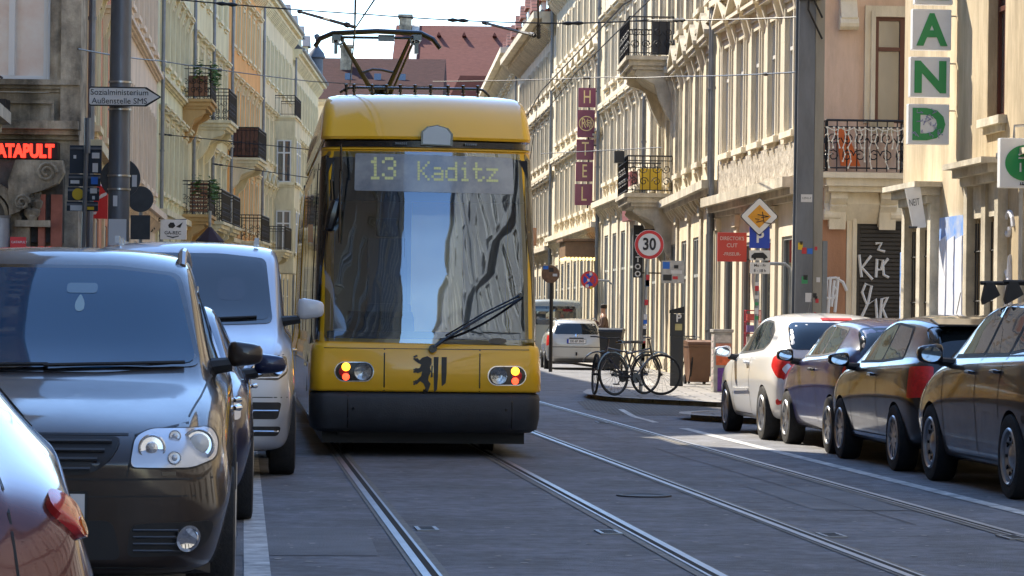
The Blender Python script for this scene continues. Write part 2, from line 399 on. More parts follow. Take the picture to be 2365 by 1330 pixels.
def facade(bd, fr, L, Hh, wm, rows, ledges=(), pil=(), depth=8., back=True, pipes=(), name='wall'):
    ops = []
    for R in rows:
        for x in R['xs']: ops.append((x, x+R['w'], R['z'], R['z']+R['h']))
    mb = MB(); wall_mesh(mb, L, Hh, ops, max([.075]+[R.get('recess', .075) for R in rows]), depth, back=back)
    o = mb.build(name, wm, bd, fix=False); o.matrix_local = fr
    for R in rows:
        for x in R['xs']: put_window(bd, fr, x, R['z'], R)
    for l in ledges:
        z, h, p, m = l[:4]; s = MB()
        s.box(-.02, L+.02, -p, .012, z+h*.55, z+h); s.box(-.01, L+.01, -p*.62, .01, z+h*.25, z+h*.549); s.box(-.005, L+.005, -p*.25, .01, z, z+h*.249)
        if len(l) > 4 and l[4]:
            n = max(2, int(L/l[4]))
            for i in range(n):
                x = (i+.5)*L/n; s.prism([(-.001, z+h*.24), (-p*.6, z+h*.24), (-p*.5, z+.02), (-.001, z-h*.5)], x-.09, x+.09, 'yz')
        s.build('cornice', m, bd).matrix_local = fr
    for (x, z0, z1, w_, m) in pil:
        s = MB(); s.box(x-w_/2, x+w_/2, -.055, .01, z0+.3, z1-.25); s.box(x-w_/2-.05, x+w_/2+.05, -.09, .01, z0, z0+.299); s.box(x-w_/2-.05, x+w_/2+.05, -.1, .01, z1-.249, z1)
        s.build('pilaster', m, bd).matrix_local = fr
    for x, z0, z1 in pipes:
        s = MB(); s.tube([(x, -.16, z0), (x, -.16, z1)], .06, 8)
        z = z0+1
        while z < z1: s.tube([(x, -.16, z), (x, -.16, z+.06)], .075, 8); z += 2.6
        s.build('downpipe', M_zinc, bd, smooth=True).matrix_local = fr
def roof(bd, fr, L, Hh, m, rise=3.4, run=4.2, dorm=0, dm=None, over=.5):
    mb = MB(); t = .12
    mb.prism([(-over, Hh+.02), (run, Hh+rise), (run*2, Hh+.02), (run*2, Hh-.0+.001), (-over, Hh-.1)], 0, L, 'yz')
    o = mb.build('roof', m, bd); o.matrix_local = fr
    g = MB(); g.tube([(0, -over-.05, Hh-.02), (L, -over-.05, Hh-.02)], .1, 8); g.build('gutter', M_zinc, bd, smooth=True).matrix_local = fr
    for i in range(dorm):
        x = (i+.5)*L/dorm; d = MB(); d.box(x-.75, x+.75, .5, 3.2, Hh+.3, Hh+2.0); d.prism([(x-.9, Hh+2.0), (x+.9, Hh+2.0), (x, Hh+2.7)], .35, 3.3, 'xz', 1)
        q = d.build('dormer', [dm or M_sand, m], bd); q.matrix_local = fr
        wq = MB(); wq.box(x-.5, x+.5, .47, .499, Hh+.7, Hh+1.85); wq.build('window', M_glass, q)
def scroll(cx, cz, r, turns=1.4, n=14, s=1, a0=0.):
    return [(cx+s*r*(1-.75*i/n)*cos(a0+turns*2*pi*i/n), cz+r*(1-.75*i/n)*sin(a0+turns*2*pi*i/n)) for i in range(n+1)]
def balcony(bd, fr, x, z, w, d=1., h=1.0, m=None, bm=None, screen=None, orn=True, lab=None, bh=.9):
    m = m or M_sand; s = MB()
    s.box(x-.08, x+w+.08, -d-.08, -.0, z-.1, z); s.box(x, x+w, -d, -.0, z-.24, z-.101); s.box(x+.06, x+w-.06, -d+.1, -.0, z-.34, z-.241)
    o = s.build('balcony', m, bd); o.matrix_local = fr
    c = MB()
    pr = [(0, z-.342), (-d+.2, z-.342), (-d+.16, z-.46), (-d+.28, z-.56), (-d*.6, z-.6), (-d*.42, z-.7), (-d*.3, z-.95-bh*.1), (-.12, z-.6-bh*.6), (0, z-.5-bh*.75)]
    for q in ((x+.12), (x+w-.42)): c.prism(pr, q, q+.3, 'yz')
    c.prism([(0, z-.342), (-d+.35, z-.342), (-d*.5, z-.55), (0, z-.9)], x+.43, x+w-.43, 'yz')
    c.build('bracket', bm or m, o)
    r = MB(); T = .014; t2 = .011
    def side(f, a, b):
        L = b-a; n = max(3, int(L/.17))
        for zz in (z+.08, z+h-.12, z+h): r.tube([f(a, zz), f(b, zz)], T if zz < z+h else .022, 5)
        for i in range(n+1):
            q = a+L*i/n; r.tube([f(q, z+.02), f(q, z+h)], t2 if i not in (0, n) else .02, 4)
        if orn:
            k = max(1, int(L/.42))
            for i in range(k):
                c0 = a+L*(i+.5)/k
                for sg in (-1, 1):
                    for cz, rr, a0 in ((z+.3, .12, 0), (z+.62, .12, pi)):
                        r.tube([f(p[0], p[1]) for p in scroll(c0+sg*.13, cz, rr, 1.3, 10, sg, a0)], .011, 4)
    side(lambda q, zz: (q, -d, zz), x, x+w)
    side(lambda q, zz: (x, -q, zz), 0, d)
    side(lambda q, zz: (x+w, -q, zz), 0, d)
    r.build('railing', M_iron, o, smooth=True)
    if screen:
        s2 = MB(); s2.box(x+.02, x+w-.02, -d+.03, -d+.05, z+.05, z+h-.02); s2.box(x+.02, x+.04, -d+.051, -.02, z+.05, z+h-.02); s2.box(x+w-.04, x+w-.02, -d+.051, -.02, z+.05, z+h-.02); s2.build('screen', screen, o)
    return o
def bldg(name, label, A, B, cat='building', group=None):
    A = Vector((*A, 0)); B = Vector((*B, 0)); L = (B-A).length; rz = atan2(B.y-A.y, B.x-A.x)
    o = empty(name, A, rz, label, cat, group); return o, L
I4 = Matrix()
def spread(L, n, w, m=.6):
    # n openings of width w evenly over a wall of length L
    p = (L-2*m)/n; return [m+p*(i+.5)-w/2 for i in range(n)]
def frame_to(o, A, B):
    # matrix (in o's local space) of a second facade going from A to B
    A = Vector((*A, 0)); B = Vector((*B, 0)); rz = atan2(B.y-A.y, B.x-A.x)
    Wm = Matrix.Translation(A)@Matrix.Rotation(rz, 4, 'Z')
    Om = Matrix.Translation(o.location)@Matrix.Rotation(o.rotation_euler.z, 4, 'Z')
    return Om.inverted()@Wm, (B-A).length
# ------------------------------------------------------------------ right-hand side of the street
C_cream = stucco('stucco_cream', (0.79, 0.68, 0.48)); C_cream2 = stucco('stucco_pale', (0.80, 0.72, 0.56)); C_ochre = stucco('stucco_sand', (0.66, 0.54, 0.36), .4)
C_salmon = stucco('stucco_salmon', (0.720, 0.528, 0.408)); C_brown = stucco('stucco_rust', (0.432, 0.228, 0.132)); C_grey = stucco('stucco_grey', (0.66, 0.59, 0.46))
def rx(y): return 10.4-.09*y
# near corner house with the green letters
A, B = (rx(47.2), 47.2), (rx(24), 24)
o, L = bldg('corner_house', 'sand coloured corner house carrying the green and white letter boxes', A, B)
def yy(y): return (47.2-y)*L/23.2
rows = [dict(z=4.25, w=.95, h=2.2, xs=[yy(41.9), yy(38.6), yy(35.3), yy(32), yy(28.6)], fm=M_wb, trim=0, sill=1, recess=.18, proud=.03),
        dict(z=8., w=.95, h=2.1, xs=[yy(41.9), yy(38.6), yy(35.3), yy(32), yy(28.6)], fm=M_wb, trim=0, sill=1, recess=.18, proud=.03),
        dict(z=11.6, w=.95, h=2.0, xs=[yy(41.9), yy(38.6), yy(35.3), yy(32), yy(28.6)], fm=M_wb, trim=0, sill=1, recess=.18, proud=.03),
        dict(z=.6, w=.52, h=2.25, xs=[yy(46.35), yy(45.55), yy(42.35), yy(41.55), yy(39.3), yy(38.5), yy(36.2), yy(35.5)], fm=M_iron, sm=M_sand, gm=M_glassb, trim=.0, sill=0, recess=.2, cross='none')]
facade(o, I4, L, 15, C_ochre, rows, ledges=[(14.5, .5, .5, M_sand, .8)], depth=9)
roof(o, I4, L, 15, M_tile)
for y0, y1, z in ((46.7, 44.65, 3.3), (42.7, 40.65, 3.45), (39.65, 37.6, 3.45), (36.6, 34.6, 3.45)):
    s = MB(); a, b = yy(y0), yy(y1); s.box(a-.1, b+.1, -.42, .01, z+.12, z+.2); s.box(a, b, -.3, .01, z, z+.119); s.box(a+.05, b-.05, -.2, .01, z-.12, z-.001)
    s.build('window_ledge', [M_sand], o)
    s = MB()
    for q in (a+.05, b-.25): s.box(q, q+.2, -.14, .01, .13, z-.121)
    s.box((a+b)/2-.12, (a+b)/2+.12, -.1, .01, .13, z-.121); s.box(a+.26, (a+b)/2-.13, -.06, .01, 2.87, z-.122); s.box((a+b)/2+.13, b-.26, -.06, .01, 2.87, z-.122)
    s.build('stone_frame', [M_sand], o)
    s = MB()
    for q0, q1 in ((a+.26, (a+b)/2-.13), ((a+b)/2+.13, b-.26)):
        n = 5
        for i in range(n): s.tube([(q0+(q1-q0)*(i+.5)/n, -.02, .65), (q0+(q1-q0)*(i+.5)/n, -.02, 2.8)], .012, 5)
        for zz in (1., 1.7, 2.4): s.tube([(q0, -.02, zz), (q1, -.02, zz)], .014, 5)
    s.build('window_grille', M_iron, o)
# blue and white painted stripes on the wall between the ledges
M_sprayb = mat('blue_spray_paint', (.06, .22, .62), rough=.6, var=.6, vscale=4, col2=(.45, .5, .6))
M_sprayw = mat('white_spray_paint', (.72, .74, .8), rough=.6, var=.15, vscale=7)
M_sprayg = mat('grey_spray_paint', (.33, .33, .31), rough=.7)
s = MB(); a, b = yy(44.45), yy(42.95)
s.box(a, b, -.06, .01, .13, 2.95); s.build('painted_pier', [M_sprayb], o)
s = MB(); rr = random.Random(3)
for i in range(3):
    x0 = a+.04+i*(b-a)/3; n = 12
    pts = []
    for j in range(n+1): z = .2+2.4*j/n; pts.append((x0+.02*rr.random(), z))
    R = [(x0+.40+.04*rr.random(), .2+(2.45+.2*rr.random())*j/n) for j in range(n+1)]
    poly = pts+R[::-1]
    s.prism(poly, -.075, -.062, 'xz')
s.build('painted_drips', [M_sprayw], o)
s = MB(); a = yy(47.15); s.box(a, a+.55, -.03, .01, .13, 2.6); s.build('painted_edge', [M_sprayw], o)
s = MB(); s.box(a+.0, a+.25, -.045, -.031, .13, 2.5); s.build('painted_edge', [M_sprayb], o)
# graffiti further right, high
g = strokes([scroll(yy(40.9), 1.75, .45, 1.2, 16), [(yy(41.3), .9), (yy(41.1), 2.2), (yy(40.8), 1.2), (yy(40.5), 2.3), (yy(40.4), 1.0)], scroll(yy(40.6), 2.7, .25, 1, 12)], .035, y=-.012)
g.build('graffiti', M_sprayw, o)
# ---- far corner house of the side street: salmon flank with balcony, pale street front
A, B = (4.42, 64.6), (5.27, 54.5)
o, L = bldg('corner_house', 'salmon and white corner house with fairy lights on its iron balcony', A, B)
xs = spread(L, 5, .85, .3)
rows = [dict(z=4.95, w=.85, h=2.25, xs=xs, hood='tri', trim=.18, sm=C_cream2, fm=M_wf, sill=2), dict(z=8.9, w=.85, h=2.1, xs=xs, hood='flat', trim=.18, sm=C_cream2), dict(z=12.6, w=.85, h=1.9, xs=xs, trim=.16, sm=C_cream2),
        dict(z=.5, w=1.1, h=2.5, xs=spread(L, 4, 1.1, .4), gm=M_glassb, fm=M_wg, trim=0, sill=0, cross='none')]
facade(o, I4, L, 15.6, C_cream2, rows, ledges=[(3.62, .42, .38, M_sand, 0), (8.0, .3, .25, C_cream2), (15., .6, .55, C_cream2, .7)],
       pil=[(x, .13, 3.6, .34, C_cream2) for x in [.25]+[.4+(L-.8)/4*i for i in (1, 2, 3)]+[L-.25]], pipes=[(.12, .2, 15)], depth=6)
s = MB(); s.box(.2, L-.2, -.05, .01, 4.1, 4.75); s.build('stucco_frieze', mat('stucco_relief', (.5, .45, .37), rough=.9, var=.6, vscale=9, bump=1., bscale=14, col2=(.2, .17, .13)), o)
roof(o, I4, L, 15.6, M_tile)
fr, L2 = frame_to(o, (5.26, 54.12), (11.5, 54.5))
dx = lambda px: (P(px, 600, 54.15).x-5.3)
dz = lambda py, px=2000: P(px, py, 54.15).z
rows = [dict(z=dz(283), w=1.0, h=dz(38)-dz(283), xs=[dx(2022)], fm=M_wb, sm=C_cream2, trim=.2, sill=0, proud=.05),
        dict(z=8.1, w=1.0, h=2.1, xs=[dx(2022)], fm=M_wb, sm=C_cream2, trim=.2), dict(z=.2, w=.95, h=dz(500)-.2, xs=[dx(1984)], fm=M_iron, gm=mat('roller_shutter', (.035, .035, .038), rough=.55, metal=.3), sm=C_cream2, trim=.19, sill=0, proud=.04, cross='none', name='shop_door')]
facade(o, fr, L2, 15.6, C_salmon, rows, depth=.3, name='flank_wall', back=False)
s = MB(); a = dx(1895); s.box(a, dx(1984)-.2, -.03, .005, .13, dz(435)); s.box(dx(1984)+.951+.2, L2, -.03, .005, .13, dz(435)); s.box(dx(1984)-.199, dx(1984)+1.15, -.03, .005, dz(500)+.2, dz(435)); s.build('rust_painted_base', C_brown, o).matrix_local = fr
# shutter slats + graffiti
s = MB(); z = .25; x0 = dx(1984)
while z < dz(500)-.05: s.box(x0+.07, x0+.88, .03, .05, z, z+.055); z += .075
s.build('shutter_slat', mat('roller_shutter'), o).matrix_local = fr if True else None
def zz(py): return dz(py)
def gx(px): return dx(px)
gl = [[(gx(1990), zz(588)), (gx(1996), zz(640))], [(gx(2018), zz(590)), (gx(1997), zz(618)), (gx(2022), zz(645))],
      [(gx(2030), zz(640)), (gx(2032), zz(598)), (gx(2046), zz(600)), (gx(2042), zz(622)), (gx(2032), zz(622))],
      [(gx(2058), zz(596)), (gx(2046), zz(612)), (gx(2048), zz(634)), (gx(2060), zz(640))],
      [(gx(2028), zz(562)), (gx(2042), zz(560)), (gx(2034), zz(576)), (gx(2050), zz(580))],
      [(gx(1996), zz(735)), (gx(2012), zz(700)), (gx(2020), zz(660)), (gx(2006), zz(655)), (gx(1998), zz(675)), (gx(2010), zz(705)), (gx(2030), zz(690)), (gx(2034), zz(740))],
      [(gx(2040), zz(745)), (gx(2044), zz(690)), (gx(2058), zz(685)), (gx(2046), zz(712)), (gx(2060), zz(745))]]
strokes(gl, .028, y=.012).build('graffiti', mat('graffiti_white', (.6, .6, .6), rough=.6), o).matrix_local = fr
gl = [[(gx(1905+i*9), zz(640+(i % 2)*8)), (gx(1902+i*8), zz(700+(i*13) % 30))] for i in range(5)]+[scroll(gx(1925), zz(672), .28, 1.2, 12)]
strokes(gl, .03, y=-.04).build('graffiti', mat('graffiti_white'), o).matrix_local = fr
b_ = balcony(o, fr, dx(1900), dz(402), dx(2085)-dx(1900), .55, dz(283)-dz(402), C_cream2, C_cream2, bh=.6)
# fairy lights hanging on the balcony rail
s = MB(); rr = random.Random(5); a0 = dx(1902); b0 = dx(2075)
for i in range(15):
    x = a0+(b0-a0)*i/14; n = 3+rr.randrange(6); pts = [(x+rr.uniform(-.03, .03), -.58, dz(300)-.12*j) for j in range(n)]
    s.tube(pts, .009, 4)
    for p in pts: s.obox(p, (.03, .03, .03))
s.tube([(a0+(b0-a0)*i/30, -.58, dz(300)-.05*abs(sin(i*.63))) for i in range(31)], .01, 4)
s.build('fairy_lights', mat('fairy_light', (.7, .68, .6), rough=.4), b_)
s = MB(); s.box(dx(2003), dx(2060), -.3, -.26, dz(308), dz(283)); s.build('shelf_board', mat('raw_wood', (.5, .42, .28), rough=.8, var=.3), b_)
s = MB(); s.prism([(dx(1925), dz(300)), (dx(1950), dz(300)), (dx(1985), dz(385)), (dx(1940), dz(385))], -.25, -.2, 'xz'); s.build('orange_cloth', mat('orange_cloth', (.75, .18, .05), rough=.8), b_)
s = MB()
for q in (dx(1905), dx(2060)):
    s.prism([(-.35, dz(430)), (0, dz(430)), (0, dz(510)), (-.18, dz(505)), (-.24, dz(490)), (-.12, dz(470)), (-.2, dz(450))], q, q+.26, 'yz')
    s.tube([(q-.02, -.15, dz(497)), (q+.28, -.15, dz(497))], .1, 12)
s.build('console', C_cream2, b_, smooth=30)
s = MB()
for q in (dx(1937),): s.prism([(-.4, 8), (0, 8), (0, 6.7), (-.15, 6.7), (-.25, 6.9), (-.12, 7.2)], q, q+.3, 'yz'); s.tube([(q-.02, -.14, 6.8), (q+.32, -.14, 6.8)], .12, 12)
s.box(dx(1900), L2, -.6, 0, 8., 8.12); s.build('upper_balcony', C_cream2, o, smooth=30).matrix_local = fr
# ---- rich stucco house with the two big balconies
def row_house(name, label, A, B, Hh, wm, n, floors, sm=None, hoods=('tri', 'flat', None), gz=4.3, fm=M_wf, ledg=None, ground='arch', roofm=None, wl=1.0, depth=8, pipes=None, rise=3.4, dorm=0, gm=None, group=None, pil=True, wh=2.15, led_top=.6):
    o, L = bldg(name, label, A, B, group=group); sm = sm or M_sand
    fh = (Hh-gz-.6)/floors; rows = []
    xs = spread(L, n, wl, .5)
    for k in range(floors):
        rows.append(dict(z=gz+.65+fh*k, w=wl, h=min(wh, fh-1.2)-(.15*k), xs=xs, hood=hoods[k % len(hoods)], trim=.17, sm=sm, fm=fm, sill=2 if k == 0 else 1))
    gn = max(2, n-1); rows.append(dict(z=.45, w=1.35, h=gz-1.5, xs=spread(L, gn, 1.35, .4), gm=gm or M_glassb, fm=M_wg, trim=.0, sill=0, cross='T'))
    led = [(gz-.35, .4, .36, sm, .7), (Hh-.6, .6, led_top, sm, .6)]+(ledg if ledg is not None else [(gz+fh-.1, .22, .2, sm)])
    pl = [(.4+(L-.8)*i/gn, .13, gz-.36, .4, sm) for i in range(gn+1)] if pil else []
    facade(o, I4, L, Hh, wm, rows, ledges=led, pil=pl, pipes=pipes or [(.15, .2, Hh-.4)], depth=depth)
    roof(o, I4, L, Hh, roofm or M_tile, rise=rise, dorm=dorm, dm=sm)
    return o, L
o, L = row_house('apartment_house', 'cream stucco house with two iron balconies one above the other, behind the speed limit sign', (3.8, 84), (4.42, 64.6), 15.6, C_cream, 7, 3, gz=4.4, sm=M_sand, pipes=[(.1, .2, 15), (L if False else 19.2, .2, 15)])
bu = balcony(o, I4, 4.4, 8.15, 3.4, 1.15, 1.0, M_sand, M_sand, screen=None, bh=1.6)
bl = balcony(o, I4, 4.4, 4.65, 3.4, 1.15, .95, M_sand, M_sand, bh=1.6)
s = MB(); s.box(7.6, 7.66, -.55, -.1, 8.2, 9.05); s.build('screen', mat('dark_mat', (.05, .055, .065), rough=.8), bu)
s = MB(); s.box(7.38, 7.47, -.8, -.25, 4.75, 5.3); yb = s.build('storage_box', mat('yellow_plastic', (.75, .5, .03), rough=.5), bl)
s = MB(); s.box(6.9, 7.3, -1.45, -1.2, 5.45, 5.75); s.build('flower_box', mat('black_plastic', (.03, .03, .03), rough=.5), bl)
o, L = row_house('apartment_house', 'pale stucco house with plum coloured plaque, between the hotel and the double balcony house', (2.9, 98), (3.8, 84), 15.2, C_cream2, 6, 3, gz=5.2, hoods=('flat2', 'flat', None), sm=C_cream2, dorm=0)
s = MB(); s.box(L-5.2, L-3.0, -.22, -.02, 5.55-1.2, 5.55+.2); s.build('plaque', mat('plum_sign', (.22, .07, .085), rough=.5), o)
hot, Lh = row_house('hotel_building', 'cream hotel building with lit entrance canopy beyond the white estate car', (1.6, 118), (2.9, 98), 14.3, C_cream, 8, 3, gz=4.6, hoods=('flat', 'tri', None), sm=C_cream2, rise=3.)
s = MB(); s.box(Lh-2.8, Lh-.4, -1.15, 0, 3.5, 4.0); s.box(Lh-2.9, Lh-.3, -1.25, 0, 4.01, 4.09); s.build('entrance_canopy', mat('canopy_brown', (.22, .13, .07), rough=.6, var=.3), hot)
s = MB()
for i in range(10): s.lathe([(0, -.06), (.04, -.04), (.055, 0), (.04, .04), (0, .06)], (Lh-.45, -.06-.12*i, 3.43), n=8)
for i in range(8): s.lathe([(0, -.06), (.04, -.04), (.055, 0), (.04, .04), (0, .06)], (Lh-.6-i*.28, -1.1, 3.43), n=8)
s.build('canopy_bulb', mat('warm_bulb', (1, .8, .4), emit=(1, .72, .25), estr=.7), hot)
row_house('apartment_house', 'light grey stucco house beyond the hotel, its cornice against the sky', (.2, 140), (1.6, 118), 13.6, C_cream2, 9, 3, hoods=('flat', 'flat', None), sm=C_grey, rise=3.2, dorm=5, led_top=.9)
row_house('apartment_house', 'farthest pale house on the right with red roof tiles over its gutter', (-1.6, 178), (.2, 140), 14.2, C_cream2, 14, 3, hoods=('flat', None), sm=C_cream2, dorm=8, led_top=.9)
C_wht = stucco('stucco_white', (.78, .78, .78))
# ---- unseen neighbours behind the camera on the right (mirrored in the tram's windscreen)
for (a, b, m, lb, h) in ((24, 4, C_wht, 'sunlit white house on the right beside the camera', 15), (4, -22, C_wht, 'sunlit pale house on the right just behind the camera', 16), (-22, -60, C_wht, 'sunlit off white house on the right far behind the camera', 15)):
    row_house('apartment_house', lb, (rx(a), a), (rx(b), b), h, m, 6, 3, sm=C_wht, pil=False, hoods=(None, None))
# ------------------------------------------------------------------ left-hand side
C_beige = stucco('stucco_beige_pink', (.80, .66, .50), .15); C_green = stucco('stucco_greenish', (.74, .72, .46), .15); C_yell = stucco('stucco_straw', (.80, .70, .40), .2)
C_oran = stucco('stucco_orange', (.85, .42, .12), .1); C_peach = stucco('stucco_peach', (.66, .31, .18), .15); C_straw = stucco('stucco_cream_left', (.80, .67, .41), .2)
M_tr = stucco('trim_straw', (.80, .72, .48), .25)
# corner pub, its end wall facing the camera
o, L = bldg('corner_pub', 'weathered sandstone corner pub with red letters over its dark arched entrance', (-16, 50), (-7.28, 50))
px = lambda p: P(p, 400, 50).x+16
pz = lambda p, x=60: P(x, p, 50).z
rows = [dict(z=pz(183), w=1.2, h=2.35, xs=[px(105)-1.2], fm=M_wf, sm=M_wf, gm=mat('pub_glass_painted_reflection', (.62, .5, .42), rough=.15, coat=1., var=.35, vscale=2.2, col2=(.75, .7, .62)), trim=.05, sill=1, proud=.02, recess=.1, cross='half'), dict(z=pz(188), w=1.2, h=2.35, xs=[px(110)-4.6], fm=M_wf, sm=M_sandd, trim=0, sill=0),  # first pane: bright reflection of the opposite facade painted into its peach colour
        dict(z=9, w=1.5, h=2.1, xs=[px(110)-1.75, px(110)-4.6], sm=M_sandd), dict(z=12.6, w=1.5, h=2., xs=[px(110)-1.75, px(110)-4.6], sm=M_sandd)]
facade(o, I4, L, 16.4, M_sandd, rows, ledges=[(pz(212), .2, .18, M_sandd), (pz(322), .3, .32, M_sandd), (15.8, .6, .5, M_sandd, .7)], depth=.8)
s = MB(); s.box(px(140), L+.03, -.13, .01, pz(300), 15.7); s.build('pilaster', M_sandd, o)
s = MB(); x0, x1, z0, z1 = px(-60), px(125), pz(295), pz(232)
s.box(x0, x1, -.06, .01, z1-.05, z1); s.box(x0, x1, -.06, .01, z0, z0+.05); s.box(x1-.05, x1, -.06, .01, z0+.051, z1-.051); s.build('panel_moulding', M_sandd, o)
M_blk = mat('black_fascia', (.012, .012, .014), rough=.4)
s = MB(); s.box(px(-90), px(138), -.28, .01, pz(368), pz(330)); s.build('fascia', M_blk, o)
text('CATAPULT', .30, (px(54), -.3, pz(352)), o, mat('red_letters', (.7, .03, .02), rough=.4, emit=(1, .04, .02), estr=.7), depth=.05, bold=.014, sx=.74)
# deep porch: arches, corbel, columns
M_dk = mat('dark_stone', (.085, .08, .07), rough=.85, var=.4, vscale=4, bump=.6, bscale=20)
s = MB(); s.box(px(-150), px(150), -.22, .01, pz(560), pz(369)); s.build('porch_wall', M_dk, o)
s = MB()
def arch(cx, cz, r, w_, y0, y1, a0=0, a1=pi, n=14):
    for i in range(n):
        t0 = a0+(a1-a0)*i/n; t1 = a0+(a1-a0)*(i+1)/n
        s.prism([(cx+r*cos(t0), cz+r*sin(t0)), (cx+(r+w_)*cos(t0), cz+(r+w_)*sin(t0)), (cx+(r+w_)*cos(t1), cz+(r+w_)*sin(t1)), (cx+r*cos(t1), cz+r*sin(t1))], y0, y1, 'xz')
arch(px(-25), pz(500), .42, .16, -.34, -.221); arch(px(-25), pz(500), .32, .06, -.3, -.221)
s.box(px(-25)+.42, px(-25)+.60, -.33, -.221, .13, pz(500)); s.build('arch', M_sandd, o)
s = MB(); x = px(115)
s.prism([(x-.5, pz(372)), (x+.27, pz(372)), (x+.30, pz(400)), (x+.2, pz(425)), (x-.02, pz(440)), (x-.25, pz(450)), (x-.42, pz(490)), (x-.6, pz(500)), (x-.62, pz(420))], -.45, -.221, 'xz')
for c, r in (((x+.02, pz(400)), .17), ((x-.38, pz(470)), .13)): s.tube([(q[0], -.46, q[1]) for q in scroll(c[0], c[1], r, 1.8, 20)], .03, 6)
s.build('scroll_corbel', M_sandd, o, smooth=30)
s = MB(); x = px(83)
for k, (dx_, dz_) in enumerate([(0, 0), (.09, -.06), (-.09, -.05), (.05, -.2), (-.06, -.2), (0, -.3), (.07, .08), (-.05, .1)]):
    s.lathe([(0, -.13), (.07, -.06), (.09, .03), (0, .12)], (x+dx_, -.32-.02*(k % 2), pz(477)+dz_+.1), n=7)
s.build('carved_capital', M_sandd, o, smooth=True)
s = MB(); s.box(px(45), px(125), -.42, -.221, pz(525), pz(510)); s.box(px(55), px(78), -.36, -.221, .13, pz(526)); s.build('console_shelf', M_sandd, o)
s = MB(); s.tube([(px(20), -.35, .13), (px(20), -.35, pz(506))], .09, 12); s.tube([(px(20), -.35, pz(506)), (px(20), -.35, pz(500))], [.09, .13], 12); s.build('column', mat('grey_column', (.3, .31, .33), rough=.6, var=.2), o, smooth=True)
s = MB(); s.box(px(97), px(112), -.34, -.221, .13, pz(450)); s.box(px(125), px(150), -.3, -.2215, .13, pz(450)); s.build('red_pilaster', mat('terracotta_paint', (.36, .13, .09), rough=.8, var=.3), o)
s = MB(); s.box(px(36), px(72), -.45, -.421, pz(573), pz(549)); q = s.build('name_plate', mat('red_plate', (.6, .05, .06), rough=.5), o)
text('CATAPULT', .055, ((px(36)+px(72))/2+.02, -.456, (pz(573)+pz(549))/2), o, mat('plate_white', (.75, .75, .75)), depth=.006)
# lantern bracket at far left
s = MB(); x = px(2); s.tube([(x, -.7, pz(120)), (x, -.7, pz(235))], .02, 6); s.box(x-.2, x+.22, -.95, -.45, pz(262), pz(238)); s.prism([(x-.1, pz(285)), (x+.12, pz(285)), (x+.22, pz(262)), (x-.2, pz(262))], -.9, -.5, 'xz'); s.tube([(x, -.7, pz(180)), (x, 0, pz(180))], .02, 6); s.build('wall_lamp', M_iron, o)
# street rows
def lrow(label, A, B, Hh, wm, n, fl, **k): return row_house('apartment_house', label, A, B, Hh, wm, n, fl, group=None, **k)
o, L = lrow('peach and red stucco house with straw coloured window hoods, next to the corner pub', (-7.38, 50.9), (-9.4, 71), 17, C_peach, 5, 3, sm=M_tr, gz=4.3, hoods=('flat2', 'flat', 'flat'), fm=M_wg)
lrow('smooth pinkish beige house behind the left lamp mast', (-9.4, 71), (-10.9, 91), 17.5, C_beige, 7, 3, sm=C_beige, hoods=(None, None), gz=4.4, pil=False)
o, L = lrow('pale green stucco house with planted balconies', (-10.9, 91), (-11.6, 106.5), 17.5, C_green, 6, 3, sm=M_tr, gz=4.6, hoods=('flat', 'flat2', 'flat'), pipes=[(.3, .2, 17)])
M_leaf = mat('balcony_leaves', (.07, .15, .03), rough=.7, var=.5, vscale=20)
def planter(parent, x0, x1, y, z, n=260, hang=.5):
    s = MB(); r = random.Random(int(x0*10))
    for i in range(n):
        c = Vector((r.uniform(x0, x1), y+r.uniform(-.16, .12), z+r.gauss(0, .12)-(hang*r.random()**2)))
        M = Matrix.Rotation(r.uniform(0, 6), 3, 'Z')@Matrix.Rotation(r.uniform(-1, 1), 3, 'X'); a = r.uniform(.05, .12)
        s.add([c+M@Vector(v) for v in ((-a, 0, 0), (0, -a*.4, a*.2), (a, 0, 0), (0, a*.4, .1*a))], [(0, 1, 2, 3)])
    s.build('balcony_plants', M_leaf, parent, fix=False)
M_br = mat('brown_reed_screen', (.13, .06, .04), rough=.9, var=.4, vscale=14, stretch=(6, 6, .5)); M_brw = mat('wood_slats', (.22, .1, .05), rough=.8, var=.4, vscale=10, stretch=(.5, .5, 8))
x = L-3.6
for z, sc in ((8.88, None), (4.9, M_brw)):
    b_ = balcony(o, I4, x, z, 3.2, .95, 1.15, stucco('balcony_ochre', (0.525, 0.338, 0.138), .1), stucco('balcony_ochre'), screen=None, orn=True, bh=1.2)
    planter(b_, x, x+3.2, -.98, z+1.1); planter(b_, x-.1, x+.1, -.5, z+1.15, 60)
    s = MB()
    if sc:
        for i in range(8): s.box(x+.0, x+.03, -.9, -.3, z+.1+.13*i, z+.19+.13*i)
    else: s.box(x+.02, x+.05, -.85, -.2, z+.1, z+.8)
    s.build('screen', M_brw, b_)
o, L = lrow('straw yellow house with long wrought iron balconies, beyond the pale green house', (-11.6, 106.5), (-11.8, 123), 17, C_yell, 6, 3, sm=M_tr, gz=4.6, hoods=('flat2', 'flat', 'flat'), pipes=[(.3, .2, 17), (8, .2, 17)])
for x, z, w_ in ((3.2, 8.6, 3.4), (.6, 4.8, 3.6), (5.6, 4.8, 3.2)): balcony(o, I4, x, z, w_, 1.15, 1.15, M_tr, M_tr, bh=1.3)
o, L = lrow('bright orange house between two straw coloured ones on the left', (-11.8, 123), (-11.85, 139), 16.5, C_oran, 6, 3, sm=C_straw, gz=4.6, hoods=('flat', 'flat2', 'flat'))
